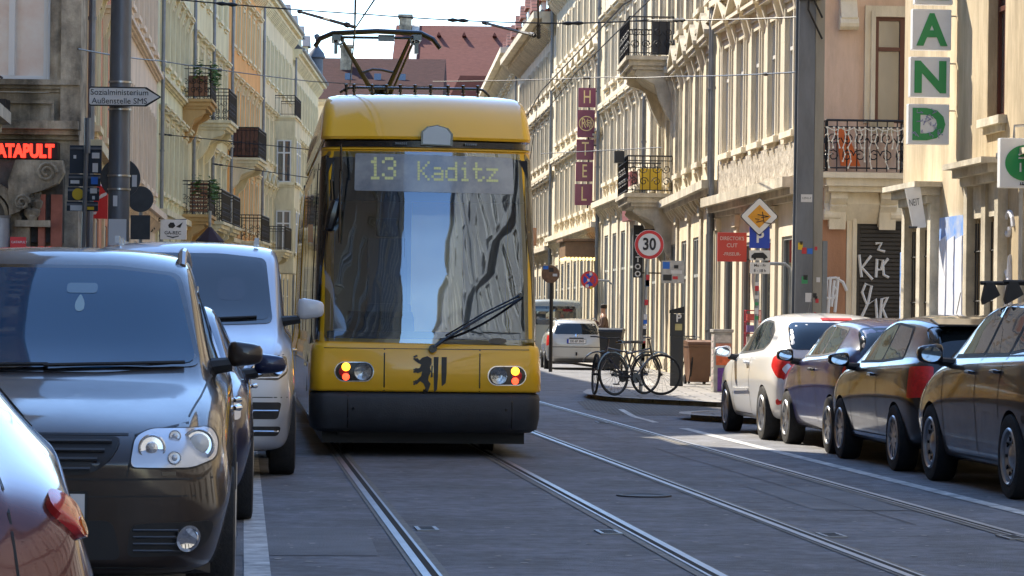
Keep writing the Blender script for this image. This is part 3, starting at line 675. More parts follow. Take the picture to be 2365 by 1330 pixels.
balcony(o, I4, .8, 8.0, 4, 1.2, 1.25, M_tr, M_tr, screen=M_br, bh=1.2); balcony(o, I4, 3, 4.6, 4, 1.2, 1.1, M_tr, M_tr)
o, L = lrow('cream house with shallow bay and small balcony, beyond the orange house', (-11.85, 139), (-11.9, 160), 16.6, C_straw, 8, 3, sm=M_tr, gz=4.5, led_top=.5)
s = MB(); s.box(9, 13, -1.0, 0, 3.6, 11.2); bay = s.build('bay', M_tr, o)
for z in (4.6, 8.1): put_window(o, I4@Matrix.Translation((0, -1.0, 0))@Matrix.Rotation(0, 4, 'Z'), 9.5, z, dict(w=1.2, h=2.1, sm=M_tr, recess=-.02)); put_window(o, I4@Matrix.Translation((0, -1.0, 0)), 11.3, z, dict(w=1.2, h=2.1, sm=M_tr, recess=-.02))
s = MB(); s.box(-.9+0, -.15, -.0, .02, 0, 2.2)
for z in (4.6, 8.1):
    f2 = Matrix.Translation((9, 0, 0))@Matrix.Rotation(radians(-90), 4, 'Z'); put_window(o, f2, .12, z, dict(w=.72, h=2.1, sm=M_tr, recess=-.02, trim=.08, cross='T'))
balcony(o, I4, 9, 11.4, 4, 1.0, 1., M_tr, M_tr, orn=False)
balcony(o, I4, 2, 4.6, 4, 1.1, 1.1, M_tr, M_tr, orn=False)
o, L = lrow('farthest cream house of the left row with a slate roof and round finial', (-11.9, 160), (-12.1, 184), 15.8, C_straw, 9, 3, sm=M_tr, gz=4.5, roofm=M_slate, rise=4.6, dorm=4, led_top=.5)
s = MB(); s.lathe([(0, 0), (.38, 0), (.4, 1.9), (.55, 2.0), (.45, 2.3), (.2, 2.6), (.08, 2.8), (.08, 3.1), (.17, 3.25), (.17, 3.4), (0, 3.5)], (L-.6, .1, 15.4), n=12); s.build('turret', M_slate, o, smooth=30)
# houses closing the view
M_tile2 = mat('roof_tiles_far', (.13, .050, .040), spec=.1, rough=.9, var=.22, vscale=2.5, bump=.6, bscale=30, stretch=(1, 1, 4))
M_tile3 = mat('roof_tiles_far_dark', (.05, .02, .018), spec=.1, rough=.9, var=.35, vscale=2.5, bump=.6, bscale=30, stretch=(1, 1, 4))
def gable(name, label, xa, xb, Y, ze, zr, rm, wm, run=7.):
    o = empty(name, (xa, Y, 0), 0, label, 'building'); L = xb-xa
    xs = spread(L, max(3, int(L/2.6)), 1.1); facade(o, I4, L, ze, wm, [dict(z=1.2+3.4*k, w=1.1, h=1.8, xs=xs) for k in range(int((ze-2)/3.4))], ledges=[(ze-.4, .4, .4, M_sand)], depth=run*2)
    s = MB(); s.prism([(-.5, ze), (run, zr), (run*2+.5, ze)], -.3, L+.3, 'yz'); s.build('roof', rm, o)
    return o
def X(p, Y): return P(p, 300, Y).x
def Z(p, Y): return P(950, p, Y).z
o = gable('gabled_house', 'house with dark red brown roof behind the pantograph, left of the tall red roof', X(722, 188), X(1010, 188), 188, Z(232, 188), Z(136, 196), M_tile3, C_cream2, 8)
s = MB(); x = X(785, 188)-X(722, 188)
s.box(x-.35, x+.35, 5.5, 6.3, Z(190, 194), Z(112, 194)); s.box(x-.42, x+.42, 5.4, 6.4, Z(112, 194), Z(112, 194)+.15); s.build('chimney', M_sandd, o)
for p in (800, 868, 925):
    x = X(p, 190)-X(722, 188); s = MB(); s.obox((x, 3.6, Z(182, 192)), (.45, .1, .6), Matrix.Rotation(radians(-25), 3, 'X')); s.build('skylight', M_glass, o)
o = gable('gabled_house', 'big house with tall bright red tiled roof closing the street', X(905, 215), X(1300, 215), 215, Z(225, 215), Z(58, 228), M_tile2, C_cream2, 13)
s = MB(); s.box(.0, .9, 11.2, 12.6, Z(190, 228), Z(46, 228)); s.box(-.1, 1., 11.1, 12.7, Z(46, 228), Z(46, 228)+.25); s.box(-.3, .3, -.4, 12, Z(225, 215)-2, Z(225, 215)); s.build('chimney', M_sandd, o)
for p, q in ((1008, 120), (1097, 126)):
    x = X(p, 222)-X(905, 215); s = MB(); s.obox((x, 13-(Z(58, 228)-Z(q, 224))*.62-.35, Z(q, 224)), (1., .12, 1.1), Matrix.Rotation(radians(-45), 3, 'X')); s.build('skylight', M_glass, o)
s = MB(); zz0, zz1 = Z(235, 214), Z(60, 227); s.prism([(-.6, zz0), (13, zz1-.2), (13, zz1+.35), (-.6, zz0+.6)], .95, 1.5, 'yz'); s.build('parapet', mat('parapet_plaster', (.5, .47, .42), rough=.9, var=.2), o)
s = MB(); x = X(1168, 212)-X(905, 215); s.box(x, x+2.2, .5, 5, Z(190, 212)-1, Z(112, 212)); s.box(x-.1, x+2.3, .4, 5.1, Z(112, 212), Z(106, 212)); s.build('dormer', mat('zinc_dormer', (.3, .33, .38), rough=.5, metal=.3), o)
for p in (955, 1012, 1070, 1140, 1195):
    x = X(p, 226)-X(905, 215); s = MB(); s.prism([(x-.16, Z(85, 226)), (x+.16, Z(85, 226)), (x, Z(85, 226)+.3)], 9.6, 11, 'xz'); s.build('roof_vent', M_tile2, o)
s = MB(); x = X(1060, 212)-X(905, 215); s.prism([(x-1, Z(225, 215)-.5), (x+6.2, Z(225, 215)-.5), (x+5, Z(175, 215)), (x, Z(175, 215))], -.8, 8, 'xz'); s.build('lean_to_roof', M_tile2, o)
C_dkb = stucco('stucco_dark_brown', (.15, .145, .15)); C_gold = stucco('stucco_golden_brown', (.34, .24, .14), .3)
# unseen neighbours to the left of and behind the camera: they shade the road and are mirrored in paint and glass
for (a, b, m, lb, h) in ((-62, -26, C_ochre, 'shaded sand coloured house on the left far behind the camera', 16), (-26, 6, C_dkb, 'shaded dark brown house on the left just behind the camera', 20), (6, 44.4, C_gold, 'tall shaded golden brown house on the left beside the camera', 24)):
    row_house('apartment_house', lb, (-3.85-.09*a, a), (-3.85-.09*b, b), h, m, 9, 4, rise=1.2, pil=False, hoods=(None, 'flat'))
o, L = bldg('apartment_house', 'cream house across the far end of the street behind the camera', (12, -64), (-6, -64)); facade(o, I4, L, 9, C_cream, [dict(z=1.2+3.6*k, w=1.1, h=1.9, xs=spread(L, 6, 1.1)) for k in range(2)])
# ------------------------------------------------------------------ smooth shells and pieces that follow them
M_dark = mat('black_trim', (.014, .014, .015), rough=.55)
M_tyre = mat('tyre_rubber', (.018, .018, .019), rough=.85, var=.3, vscale=20, bump=.3, bscale=60)
M_alloy = mat('alloy_wheel', (.45, .46, .48), rough=.3, metal=.85)
M_chrome = mat('chrome', (.75, .76, .78), rough=.08, metal=1.)
M_cglass = glass_mat('car_glass', (.012, .018, .024), ior=1.65, wob=.02, wscale=2.)
M_lamp = mat('lamp_clear', (.75, .76, .78), rough=.2, metal=.2, coat=1.)
M_lampr = mat('lamp_red', (.75, .02, .02), rough=.35, coat=.35, var=.3, vscale=25)
M_lampo = mat('lamp_orange', (.7, .2, .02), rough=.15, coat=1.)
M_black = mat('black_gloss', (.006, .006, .007), rough=.12, coat=.6)
def subdiv_mesh(mb, name, mats, lv=2, bevel_creases=None):
    me = mb.mesh(name, mats, fix=True)
    o = bpy.data.objects.new('t', me); COL.objects.link(o); m = o.modifiers.new('s', 'SUBSURF'); m.levels = lv; m.render_levels = lv
    dg = bpy.context.evaluated_depsgraph_get(); out = bpy.data.meshes.new_from_object(o.evaluated_get(dg)); bpy.data.objects.remove(o); out.name = name
    return out
def boolean(me, cutter, mats, op='DIFFERENCE'):
    a = bpy.data.objects.new('a', me); b = bpy.data.objects.new('b', cutter); COL.objects.link(a); COL.objects.link(b)
    m = a.modifiers.new('b', 'BOOLEAN'); m.object = b; m.operation = op; m.solver = 'EXACT'
    dg = bpy.context.evaluated_depsgraph_get(); out = bpy.data.meshes.new_from_object(a.evaluated_get(dg))
    bpy.data.objects.remove(a); bpy.data.objects.remove(b); return out
def bvh_of(me): return BVHTree.FromPolygons([v.co for v in me.vertices], [tuple(p.vertices) for p in me.polygons])
class View:
    """orthographic direction from which an outline is laid on a shell: s to the right, t up (or forward)"""
    def __init__(s, d, right=None, up=(0, 0, 1)):
        s.d = Vector(d).normalized(); s.up = Vector(up); s.r = Vector(right) if right else s.d.cross(s.up).normalized(); s.u = s.up
    def org(s, a, b): return s.r*a+s.u*b-s.d*12
LEFT = View((0, -1, 0), (1, 0, 0)); RIGHT = View((0, 1, 0), (1, 0, 0)); FRONT = View((-1, 0, 0), (0, 1, 0)); REAR = View((1, 0, 0), (0, 1, 0)); TOP = View((0, 0, -1), (1, 0, 0), (0, 1, 0))
def rounded(poly, r, n=4):
    out = []; k = len(poly)
    for i in range(k):
        a, b, c = Vector(poly[i-1]), Vector(poly[i]), Vector(poly[(i+1) % k])
        l1 = min(r, (a-b).length*.48); l2 = min(r, (c-b).length*.48); p = b+(a-b).normalized()*l1; q = b+(c-b).normalized()*l2
        for j in range(n+1):
            t = j/n; out.append(tuple(p*(1-t)**2+b*2*t*(1-t)+q*t*t))
    return out
def inside(p, poly):
    c = False; n = len(poly)
    for i in range(n):
        a, b = poly[i], poly[i-1]
        if (a[1] > p[1]) != (b[1] > p[1]) and p[0] < (b[0]-a[0])*(p[1]-a[1])/(b[1]-a[1])+a[0]: c = not c
    return c
def patch(bvh, view, poly, off=.004, step=.05, thick=.02, maxd=30, mb=None, mi=0, flatd=None):
    """piece of skin with the given outline, laid on the shell and standing 'off' proud of it"""
    mb = mb or MB(); P2 = []
    k = len(poly)
    for i in range(k):
        a = Vector(poly[i]); b = Vector(poly[(i+1) % k]); n = max(1, int((b-a).length/step))
        for j in range(n): P2.append(a+(b-a)*j/n)
    nb = len(P2); pl = [tuple(p) for p in P2]
    x0, x1 = min(p[0] for p in pl), max(p[0] for p in pl); y0, y1 = min(p[1] for p in pl), max(p[1] for p in pl)
    g = list(P2); nx = int((x1-x0)/step); ny = int((y1-y0)/step)
    for i in range(1, nx+1):
        for j in range(1, ny+1):
            q = (x0+(x1-x0)*i/(nx+1), y0+(y1-y0)*j/(ny+1))
            if inside(q, pl) and min((Vector(q)-b).length for b in P2) > step*.35: g.append(Vector(q))
    r = delaunay_2d_cdt(g, [], [list(range(nb))], 1, 1e-5)
    vs, es, fs, ov = r[0], r[1], r[2], r[3]
    top = []; bot = []; last = None
    for p in vs:
        h = bvh.ray_cast(view.org(p[0], p[1]), view.d, maxd)
        if h[0] is None:
            h2 = bvh.find_nearest(last[0] if last else view.org(p[0], p[1])); c, nn = h2[0], h2[1]
            c = view.org(p[0], p[1])+view.d*((c-view.org(p[0], p[1])).dot(view.d))
        else: c, nn = h[0], h[1]
        if nn.dot(view.d) > 0: nn = -nn
        last = (c, nn); top.append(c+nn*off); bot.append(c-nn*thick)
    n = len(top); fl = []
    for f in fs:
        a, b, c = top[f[0]], top[f[1]], top[f[2]]
        nn = (b-a).cross(c-a); fl.append(tuple(f) if nn.dot(view.d) < 0 else tuple(f)[::-1])
    cnt = {}
    for f in fl:
        for i in range(len(f)):
            e = (f[i], f[(i+1) % len(f)]); cnt[e] = 1
    bd = [e for e in cnt if (e[1], e[0]) not in cnt]
    mb.add(top+bot, fl+[(e[1], e[0], n+e[0], n+e[1]) for e in bd], mi)
    return mb
def seam(bvh, view, path, w=.008, off=.0015, mb=None, mi=0, step=.05, closed=False):
    mb = mb or MB(); pts = []
    pp = list(path)+([path[0]] if closed else [])
    for a, b in zip(pp, pp[1:]):
        a = Vector(a); b = Vector(b); n = max(1, int((b-a).length/step)); pts += [a+(b-a)*j/n for j in range(n)]
    pts.append(Vector(pp[-1])); L = []; R = []
    for i, p in enumerate(pts):
        t = (pts[min(i+1, len(pts)-1)]-pts[max(i-1, 0)])
        if t.length < 1e-6: continue
        t.normalize(); nn = Vector((-t.y, t.x))*w/2
        ok = []
        for q in (p+nn, p-nn):
            h = bvh.ray_cast(view.org(q[0], q[1]), view.d, 30)
            if h[0] is None: break
            m = h[1] if h[1].dot(view.d) < 0 else -h[1]; ok.append(h[0]+m*off)
        if len(ok) == 2: L.append(ok[0]); R.append(ok[1])
        else:
            if len(L) > 1: k = len(L); mb.add(L+R, [(i, i+1, k+i+1, k+i) for i in range(k-1)], mi)
            L = []; R = []
    k = len(L)
    if k > 1: mb.add(L+R, [(i, i+1, k+i+1, k+i) for i in range(k-1)], mi)
    return mb
def on(bvh, view, a, b, out=0.):
    h = bvh.ray_cast(view.org(a, b), view.d, 30)
    if h[0] is None: h = bvh.find_nearest(view.org(a, b)+view.d*12)
    n = h[1] if h[1].dot(view.d) < 0 else -h[1]
    return h[0]+n*out, n
def disc(bvh, view, a, b, r, prof, mats_i=0, n=20, out=.004, mb=None, face=None):
    """small turned piece (bulb, badge, reflector) sitting on the shell; prof = [(radius, height)]"""
    mb = mb or MB(); c, nn = on(bvh, view, a, b, out); nn = Vector(face) if face else nn
    M = nn.to_track_quat('Z', 'Y').to_matrix(); mb.lathe([(p[0]*r, p[1]*r) for p in prof], c, 'z', n, mats_i, M); return mb
# ------------------------------------------------------------------ the tram
M_ty = paint('tram_yellow', (.98, .53, .012), rough=.4)
M_tblk = mat('tram_black', (.012, .012, .014), rough=.25, coat=.5)
def see_glass(name, tint, ior, base):
    m = bpy.data.materials.new(name); m.use_nodes = True; nt = m.node_tree; N = nt.nodes; N.remove(N['Principled BSDF']); out = N['Material Output']
    t = N.new('ShaderNodeBsdfTransparent'); t.inputs[0].default_value = (*tint, 1); g = N.new('ShaderNodeBsdfGlossy'); g.inputs['Roughness'].default_value = .012; g.inputs['Color'].default_value = (.70, .83, 1, 1)
    f = N.new('ShaderNodeFresnel'); f.inputs['IOR'].default_value = ior; a = N.new('ShaderNodeMath'); a.operation = 'ADD'; a.inputs[1].default_value = base; a.use_clamp = True
    mx = N.new('ShaderNodeMixShader'); L_ = nt.links; L_.new(f.outputs[0], a.inputs[0]); L_.new(a.outputs[0], mx.inputs[0]); L_.new(t.outputs[0], mx.inputs[1]); L_.new(g.outputs[0], mx.inputs[2]); L_.new(mx.outputs[0], out.inputs[0])
    tc = N.new('ShaderNodeTexCoord'); n = N.new('ShaderNodeTexNoise'); n.inputs['Scale'].default_value = .8; n.inputs['Detail'].default_value = 1; b = N.new('ShaderNodeBump'); b.inputs['Strength'].default_value = .008; b.inputs['Distance'].default_value = .03
    L_.new(tc.outputs['Object'], n.inputs['Vector']); L_.new(n.outputs['Fac'], b.inputs['Height']); L_.new(b.outputs[0], g.inputs['Normal']); MATS[name] = m; return m
M_tgl = see_glass('tram_windscreen', (.75, .8, .82), 1.9, .09)
M_tgs = glass_mat('tram_side_glass', (.01, .012, .015), ior=2.0, wob=.02, wscale=1.1)
M_tbump = mat('bumper_rubber', (.035, .038, .045), rough=.6, var=.3, vscale=4, bump=.15, bscale=80)
TY = 29.0
tram_rz = radians(5.1)
tc = P(988, 740, TY); tc.z = 0
tram = empty('tram', tc, tram_rz, 'yellow and black articulated tram with raised pantograph, coming down the street towards the camera', 'tram')
TS = 238.
def tz(py): return EYE-(py-740.5)/TS        # heights read at the tram's nose
def tx(px): return (px-988)/TS
# local frame: x across, y away from the camera, z up.  Shell as stacked plan outlines
def plan(hw, y0, cr, bow, L, n=7):
    pts = [(0, y0)]
    for i in range(1, 5): x = (hw-cr)*i/4; pts.append((x, y0+bow*(x/hw)**2))
    yb = y0+bow*((hw-cr)/hw)**2
    for i in range(1, n+1):
        t = (pi/2)*i/n; pts.append((hw-cr+cr*sin(t), yb+cr*1.5*(1-cos(t))))
    pts += [(hw, yb+cr*1.5+.5), (hw, L*.5), (hw, L)]
    return pts
def shell(levels, L, name, m, parent, smooth=40, cap=True):
    mb = MB(); rings = []
    for (z, hw, y0, cr, bow) in levels:
        if name == 'roof': z = EYE+(z-EYE)*(TY+y0+bow)/TY+.0
        h = plan(hw, y0, cr, bow, L); ring = [(-x, y, z) for x, y in h[::-1]][:-1]+[(x, y, z) for x, y in h]; rings.append(ring)
    n = len(rings[0]); mb.add([v for r in rings for v in r], [(i*n+j, i*n+j+1, (i+1)*n+j+1, (i+1)*n+j) for i in range(len(rings)-1) for j in range(n-1)])
    if cap: mb.add(rings[-1], [tuple(range(n))]); mb.add(rings[0], [tuple(range(n))[::-1]]); mb.add([r[0] for r in rings]+[r[-1] for r in rings], [tuple(range(len(rings)))+tuple(range(2*len(rings)-1, len(rings)-1, -1))])
    return mb.build(name, m, parent, smooth=smooth)
L1 = 8.2
lv = [(tz(905), 1.125, .0, .13, .10), (tz(900), 1.135, -.012, .13, .10), (tz(860), 1.13, -.012, .13, .1), (tz(812), 1.12, -.006, .14, .1), (tz(800), 1.11, .02, .14, .1), (tz(794), 1.085, .05, .14, .1), (1.25, 1.085, .06, .14, .12), (1.7, 1.075, .10, .14, .14), (2.2, 1.06, .16, .14, .16),
      (2.6, 1.045, .22, .14, .18), (tz(345), 1.035, .29, .14, .2), (tz(341), 1.04, .27, .13, .2), (tz(336), 1.04, .28, .13, .2)]
body = shell(lv, L1, 'body', M_ty, tram)
bt = bvh_of(body.data)
TF = View((0, 1, 0), (1, 0, 0)); TL = View((1, 0, 0), (0, 1, 0)); TR = View((-1, 0, 0), (0, 1, 0))
# dark recess between body and roof dome, then the dome
shell([(tz(336)+.001, 1.0, .33, .2, .2), (tz(321), 1.0, .33, .2, .2)], L1-.1, 'vent_slot', M_tblk, tram)
dome = shell([(tz(325)+.001, 1.03, .29, .12, .2), (tz(318), 1.04, .28, .12, .2), (tz(290), 1.03, .36, .12, .22), (tz(262), 1.015, .47, .12, .24), (tz(242), 1.0, .60, .13, .26), (tz(232), .98, .74, .14, .28), (tz(227), .95, .92, .15, .3), (tz(224), .88, 1.3, .18, .3), (tz(222), .6, 1.9, .2, .2)], L1, 'roof', M_ty, tram)
bd_ = bvh_of(dome.data)
# driver's cab: hollow behind the windscreen
M_cab = mat('cab_grey', (.16, .17, .19), rough=.7)
ws0 = [(-1.0, 1.15), (1.0, 1.15), (.98, 2.2), (.93, 2.93), (-.93, 2.93), (-.98, 2.2)]
ct = MB(); ct.prism(ws0, -1., 2.3, 'xz', 1); nb_ = boolean(body.data, ct.mesh('c', [M_ty, M_cab]), None); body.data = nb_; 
if len(nb_.materials) < 2: nb_.materials.append(M_cab)
s = MB(); s.box(-.95, .95, .45, .95, 1.151, 1.22); s.prism([(.5, 1.221), (.95, 1.221), (.9, 1.42), (.62, 1.36)], -.75, -.1, 'yz'); s.build('dashboard', mat('dashboard_black', (.03, .032, .036), rough=.6), tram, bevel=.01)
s = MB(); s.box(-.55, -.1, 1.15, 1.6, 1.16, 1.5); s.prism([(1.45, 1.45), (1.62, 1.45), (1.78, 2.15), (1.66, 2.18)], -.53, -.12, 'yz'); s.prism([(1.68, 2.19), (1.78, 2.19), (1.8, 2.38), (1.72, 2.38)], -.44, -.21, 'yz'); s.build('driver_seat', mat('seat_cloth', (.16, .17, .19), rough=.9), tram, bevel=.03)
s = MB(); s.box(-.85, -.05, 2.2, 2.26, 1.16, 2.88); s.box(.5, .95, 2.2, 2.26, 1.16, 2.88); s.build('cab_partition', mat('partition_beige', (.42, .40, .33), rough=.7), tram)
s = MB(); s.box(-.99, .99, .42, .50, 2.50, 2.92); s.build('display_casing', mat('cab_black', (.02, .02, .022), rough=.7), tram)
# windscreen and front side windows
ws = [(tx(738)-.02, tz(790)), (tx(1240)+.02, tz(797)), (tx(1234), tz(500)), (tx(1226), tz(356)), (tx(1220), tz(347)), (tx(758), tz(347)), (tx(752), tz(356)), (tx(744), tz(500))]
wsh = patch(bt, TF, [(max(-1.055, min(1.055, a)), b) for a, b in ws], .006, .08, .02).build('windscreen', M_tgl, tram, smooth=50, fix=False)
# destination display behind the upper glass, just proud
M_disp = mat('display_panel', (.36, .38, .38), rough=.2, var=.5, vscale=3, col2=(.2, .23, .27), coat=1., bump=.25, bscale=5)
dsp = patch(bt, TF, rounded([(tx(818), tz(440)), (tx(1190), tz(443)), (tx(1188), tz(357)), (tx(820), tz(352))], .02), .012, .08, .01).build('destination_display', M_disp, tram, smooth=50, fix=False)
bdsp = bvh_of(dsp.data)
M_led = mat('display_amber', (.58, .62, .30), rough=.5, emit=(.8, .85, .35), estr=.03)
FONT5 = {'1': ['..#..', '.##..', '..#..', '..#..', '..#..', '..#..', '.###.'], '3': ['.###.', '#...#', '....#', '..##.', '....#', '#...#', '.###.'],
         'K': ['#...#', '#..#.', '#.#..', '##...', '#.#..', '#..#.', '#...#'], 'a': ['.....', '.....', '.###.', '....#', '.####', '#...#', '.####'], 'd': ['....#', '....#', '.####', '#...#', '#...#', '#...#', '.####'],
         'i': ['..#..', '.....', '.##..', '..#..', '..#..', '..#..', '.###.'], 't': ['.#...', '.#...', '####.', '.#...', '.#...', '.#..#', '..##.'], 'z': ['.....', '.....', '#####', '...#.', '..#..', '.#...', '#####']}
s = MB()
def dots(ch, x0, z0, p):
    for r, row in enumerate(FONT5[ch]):
        for c, k in enumerate(row):
            if k == '#':
                x = x0+c*p; z = z0-r*p*1.15
                q = p*.46; patch(bdsp, TF, [(x-q, z-q), (x+q, z-q), (x+q, z+q*1.1), (x-q, z+q*1.1)], .003, .2, .001, mb=s)
for ch, x_, z_, p_ in [('1', tx(852), tz(364), .028), ('3', tx(884), tz(364), .028)]+[(c_, tx(966)+k*.136, tz(372), .024) for k, c_ in enumerate('Kaditz')]:
    s = MB(); dots(ch, x_, z_, p_); s.build('display_character', M_led, dsp, fix=False)
# cab side glazing, doors and windows along the visible left flank and the right flank
for V, sg, nm in ((TL, -1, 'l'), (TR, 1, 'r')):
    patch(bt, V, rounded([(.22, 1.13), (.60, 1.13), (.60, 2.93), (.46, 2.95), (.30, 2.2)], .03), .005, .05).build('corner_glazing', M_tblk, tram, smooth=50, fix=False)
    patch(bt, V, rounded([(.62, 1.12), (1.35, 1.12), (1.35, 2.85), (.75, 2.85)], .08), .006, .15).build('cab_window', M_tgs, tram, smooth=50, fix=False)
    for a, b in ((3.0, 4.5), (4.7, 6.2), (6.4, 7.9)): patch(bt, V, rounded([(a, 1.2), (b, 1.2), (b, 2.85), (a, 2.85)], .1), .006, .3).build('side_window', M_tgs, tram, smooth=50, fix=False)
    s = patch(bt, V, [(1.55, .6), (2.85, .6), (2.85, 2.92), (1.55, 2.92)], .004, .3)
    o = s.build('door', M_tblk, tram, smooth=50, fix=False)
    s = patch(bt, V, [(1.62, .85), (2.16, .85), (2.16, 2.85), (1.62, 2.85)], .012, .3); patch(bt, V, [(2.24, .85), (2.78, .85), (2.78, 2.85), (2.24, 2.85)], .012, .3, mb=s); s.build('pane', M_tgs, o, fix=False)
    s = MB(); x = sg*1.10; s.box(min(x, x+sg*.05), max(x, x+sg*.05), 1.02, 1.12, 2.10, 2.28); s.build('marker_lamp', M_lampo, tram)
# bumper with side skirts
bm_ = shell([(tz(1000), 1.06, .12, .2, .1), (tz(992), 1.11, .03, .18, .1), (tz(965), 1.125, -.035, .17, .1), (tz(920), 1.128, -.035, .17, .1), (tz(912), 1.12, -.02, .17, .1), (tz(906), 1.09, .03, .17, .1)], 1.0, 'bumper', M_tbump, tram, smooth=40)
bb = bvh_of(bm_.data)
s = MB()
for p in (806, 1186): seam(bb, TF, [(tx(p), tz(990)), (tx(p), tz(915))], .012, .003, s)
for p in (818, 1172): disc(bb, TF, tx(p), tz(945), .014, [(0, .2), (1, .2), (1, -.5)], mb=s, n=10)
s.build('bumper_joint', M_black, bm_, fix=False)
sk = shell([(.38, 1.13, .5, .1, .02), (.9, 1.135, .5, .1, .02)], L1, 'skirt', M_ty, tram)
s = MB(); s.box(-1.0, 1.0, .5, L1-.3, .12, .6); s.box(-.85, .85, .35, .9, .2, .5); s.build('underframe', M_dark, tram)
for y in (1.8, 3.6):
    w_ = MB()
    for sg in (-1, 1): w_.lathe([(0, -.06), (.28, -.06), (.3, -.04), (.3, .05), (.32, .07), (0, .07)], (sg*.72, y, .30), 'x', 24)
    w_.build('wheel_set', mat('wheel_steel', (.12, .11, .1), rough=.5, metal=.8), tram, smooth=30)
# panel joints on the yellow nose, lamps
s = MB()
for p in (889, 1110): seam(bt, TF, [(tx(p), tz(903)), (tx(p), tz(806))], .012, .003, s)
seam(bt, TF, [(-1.0, tz(806)), (1.0, tz(806))], .006, .003, s); s.build('panel_joint', M_black, tram, fix=False)
M_tl = mat('tram_lamp_orange', (.8, .3, .02), rough=.3, emit=(1, .38, .02), estr=1.6); M_tlr = mat('tram_lamp_red', (.7, .05, .03), rough=.3, emit=(1, .06, .02), estr=1.)
M_refl = mat('lamp_reflector', (.5, .52, .52), rough=.15, metal=.8, var=.5, vscale=30, bump=.5, bscale=18)
for cpx, sg in ((820, 1), (1174, -1)):
    cx = tx(cpx); cz = tz(860 if sg > 0 else 866)
    def cap_(hw, hh, n=14):
        return [(cx+(hw-hh)*(1 if cos(t) > 0 else -1)+hh*cos(t), cz+hh*sin(t)) for t in [2*pi*i/(2*n) for i in range(2*n)]]
    hl = patch(bt, TF, cap_(.192, .098), .004, .05, .02).build('headlight', M_chrome, tram, smooth=50, fix=False)
    bh_ = bvh_of(hl.data)
    patch(bt, TF, cap_(.182, .088), .007, .05, .02).build('lamp_housing', M_black, hl, smooth=50, fix=False)
    s = disc(bt, TF, cx+sg*.085, cz, .083, [(0, .05), (.2, .1), (.25, .02), (.6, .06), (1, .2), (1.0, -.2)], out=.010); s.build('reflector', M_refl, hl, smooth=50)
    s = disc(bt, TF, cx-sg*.08, cz+.045, .042, [(0, .4), (.6, .3), (.95, .1), (1, -.2)], out=.012); s.build('indicator', M_tl, hl, smooth=True)
    s = disc(bt, TF, cx-sg*.08, cz-.05, .036, [(0, .4), (.6, .3), (.95, .1), (1, -.2)], out=.012); s.build('tail_lamp', M_tlr, hl, smooth=True)
    s = disc(bt, TF, cx-sg*.10, cz-.0, .05, [(0, .1), (.6, .1), (.95, .05), (1, -.2)], out=.009); s.build('red_reflector', M_lampr, hl, smooth=True)
# city arms: rampant lion and two pales
def tp(l): return [(tx(a), tz(b)) for a, b in l]
M_arms = mat('arms_black', (.02, .016, .012), rough=.4)
s = patch(bt, TF, tp([(1003, 824), (1014, 824), (1013, 870), (1011, 900), (1004, 906), (1003, 860)]), .004, .06, .002)
patch(bt, TF, tp([(1021, 824), (1033, 824), (1033, 860), (1031, 884), (1022, 892), (1021, 860)]), .004, .06, .002, mb=s)
patch(bt, TF, tp([(976, 826), (988, 822), (998, 828), (998, 840), (994, 848), (997, 858), (992, 868), (990, 878), (996, 886), (990, 906), (982, 906), (984, 896), (980, 886), (972, 880), (964, 888), (958, 884), (966, 876), (974, 868), (976, 858), (966, 862), (958, 858), (960, 852), (970, 850), (974, 842), (966, 838), (958, 832), (964, 826), (970, 832)]), .004, .05, .002, mb=s)
patch(bt, TF, tp([(998, 842), (1001, 846), (1000, 856), (1001, 870), (996, 872), (997, 858)]), .0045, .05, .002, mb=s)
for a, b in ((961, 826), (961, 856), (961, 884), (984, 903)): 
    for dx_, dz_ in ((-3, -2), (-3, 3), (1, -4)): patch(bt, TF, tp([(a+dx_-2, b+dz_-2), (a+dx_+3, b+dz_-2), (a+dx_+3, b+dz_+2), (a+dx_-2, b+dz_+2)]), .0042, .05, .002, mb=s)
s.build('coat_of_arms', M_arms, tram, fix=False)
# grey hatch in the dome
hp = [(tx(971), tz(331)), (tx(1042), tz(333)), (tx(1043), tz(305)), (tx(1032), tz(291)), (tx(1008), tz(284)), (tx(985), tz(288)), (tx(972), tz(300))]
s = MB(); s.prism([(a*1.04-.0, b) for a, b in hp], .24, .5, 'xz'); s.xf(Matrix.Identity(4)); o = s.build('hatch', M_tblk, tram)
s = MB(); s.prism([((a-tx(1007))*.9+tx(1007), (b-tz(308))*.9+tz(308)) for a, b in hp], .225, .2399, 'xz'); s.build('hatch_lid', mat('hatch_grey', (.45, .5, .55), rough=.35, coat=.4), o, smooth=30)
s = MB()
for p in (912, 1075):
    for k in range(6): s.box(tx(p)+.02*k, tx(p)+.02*k+.012, .30, .335, tz(330), tz(325))
s.build('vent_grille', M_zinc, tram)
# wiper
s = MB()
wpt = [(tx(1000), tz(808)), (tx(1030), tz(782)), (tx(1120), tz(728)), (tx(1205), tz(686))]
w3 = [on(bt, TF, a, b, .05)[0] for a, b in wpt]; s.tube(w3, [.022, .014, .012, .009], 6)
w3 = [on(bt, TF, a, b+.03, .035)[0] for a, b in wpt[1:]]; s.tube(w3, .009, 5)
bl = [on(bt, TF, tx(1015)+(tx(1210)-tx(1015))*t, tz(790)+(tz(684)-tz(790))*t-.05*sin(pi*t), .02)[0] for t in [i/8 for i in range(9)]]; s.tube(bl, .012, 5)
s.lathe([(0, -.03), (.04, -.03), (.04, .05), (0, .06)], on(bt, TF, tx(1000), tz(808), .03)[0], 'y', 12); s.lathe([(0, -.02), (.022, -.02), (.022, .02), (0, .02)], w3[-1], 'y', 8)
s.build('wiper', M_tblk, tram, smooth=30)
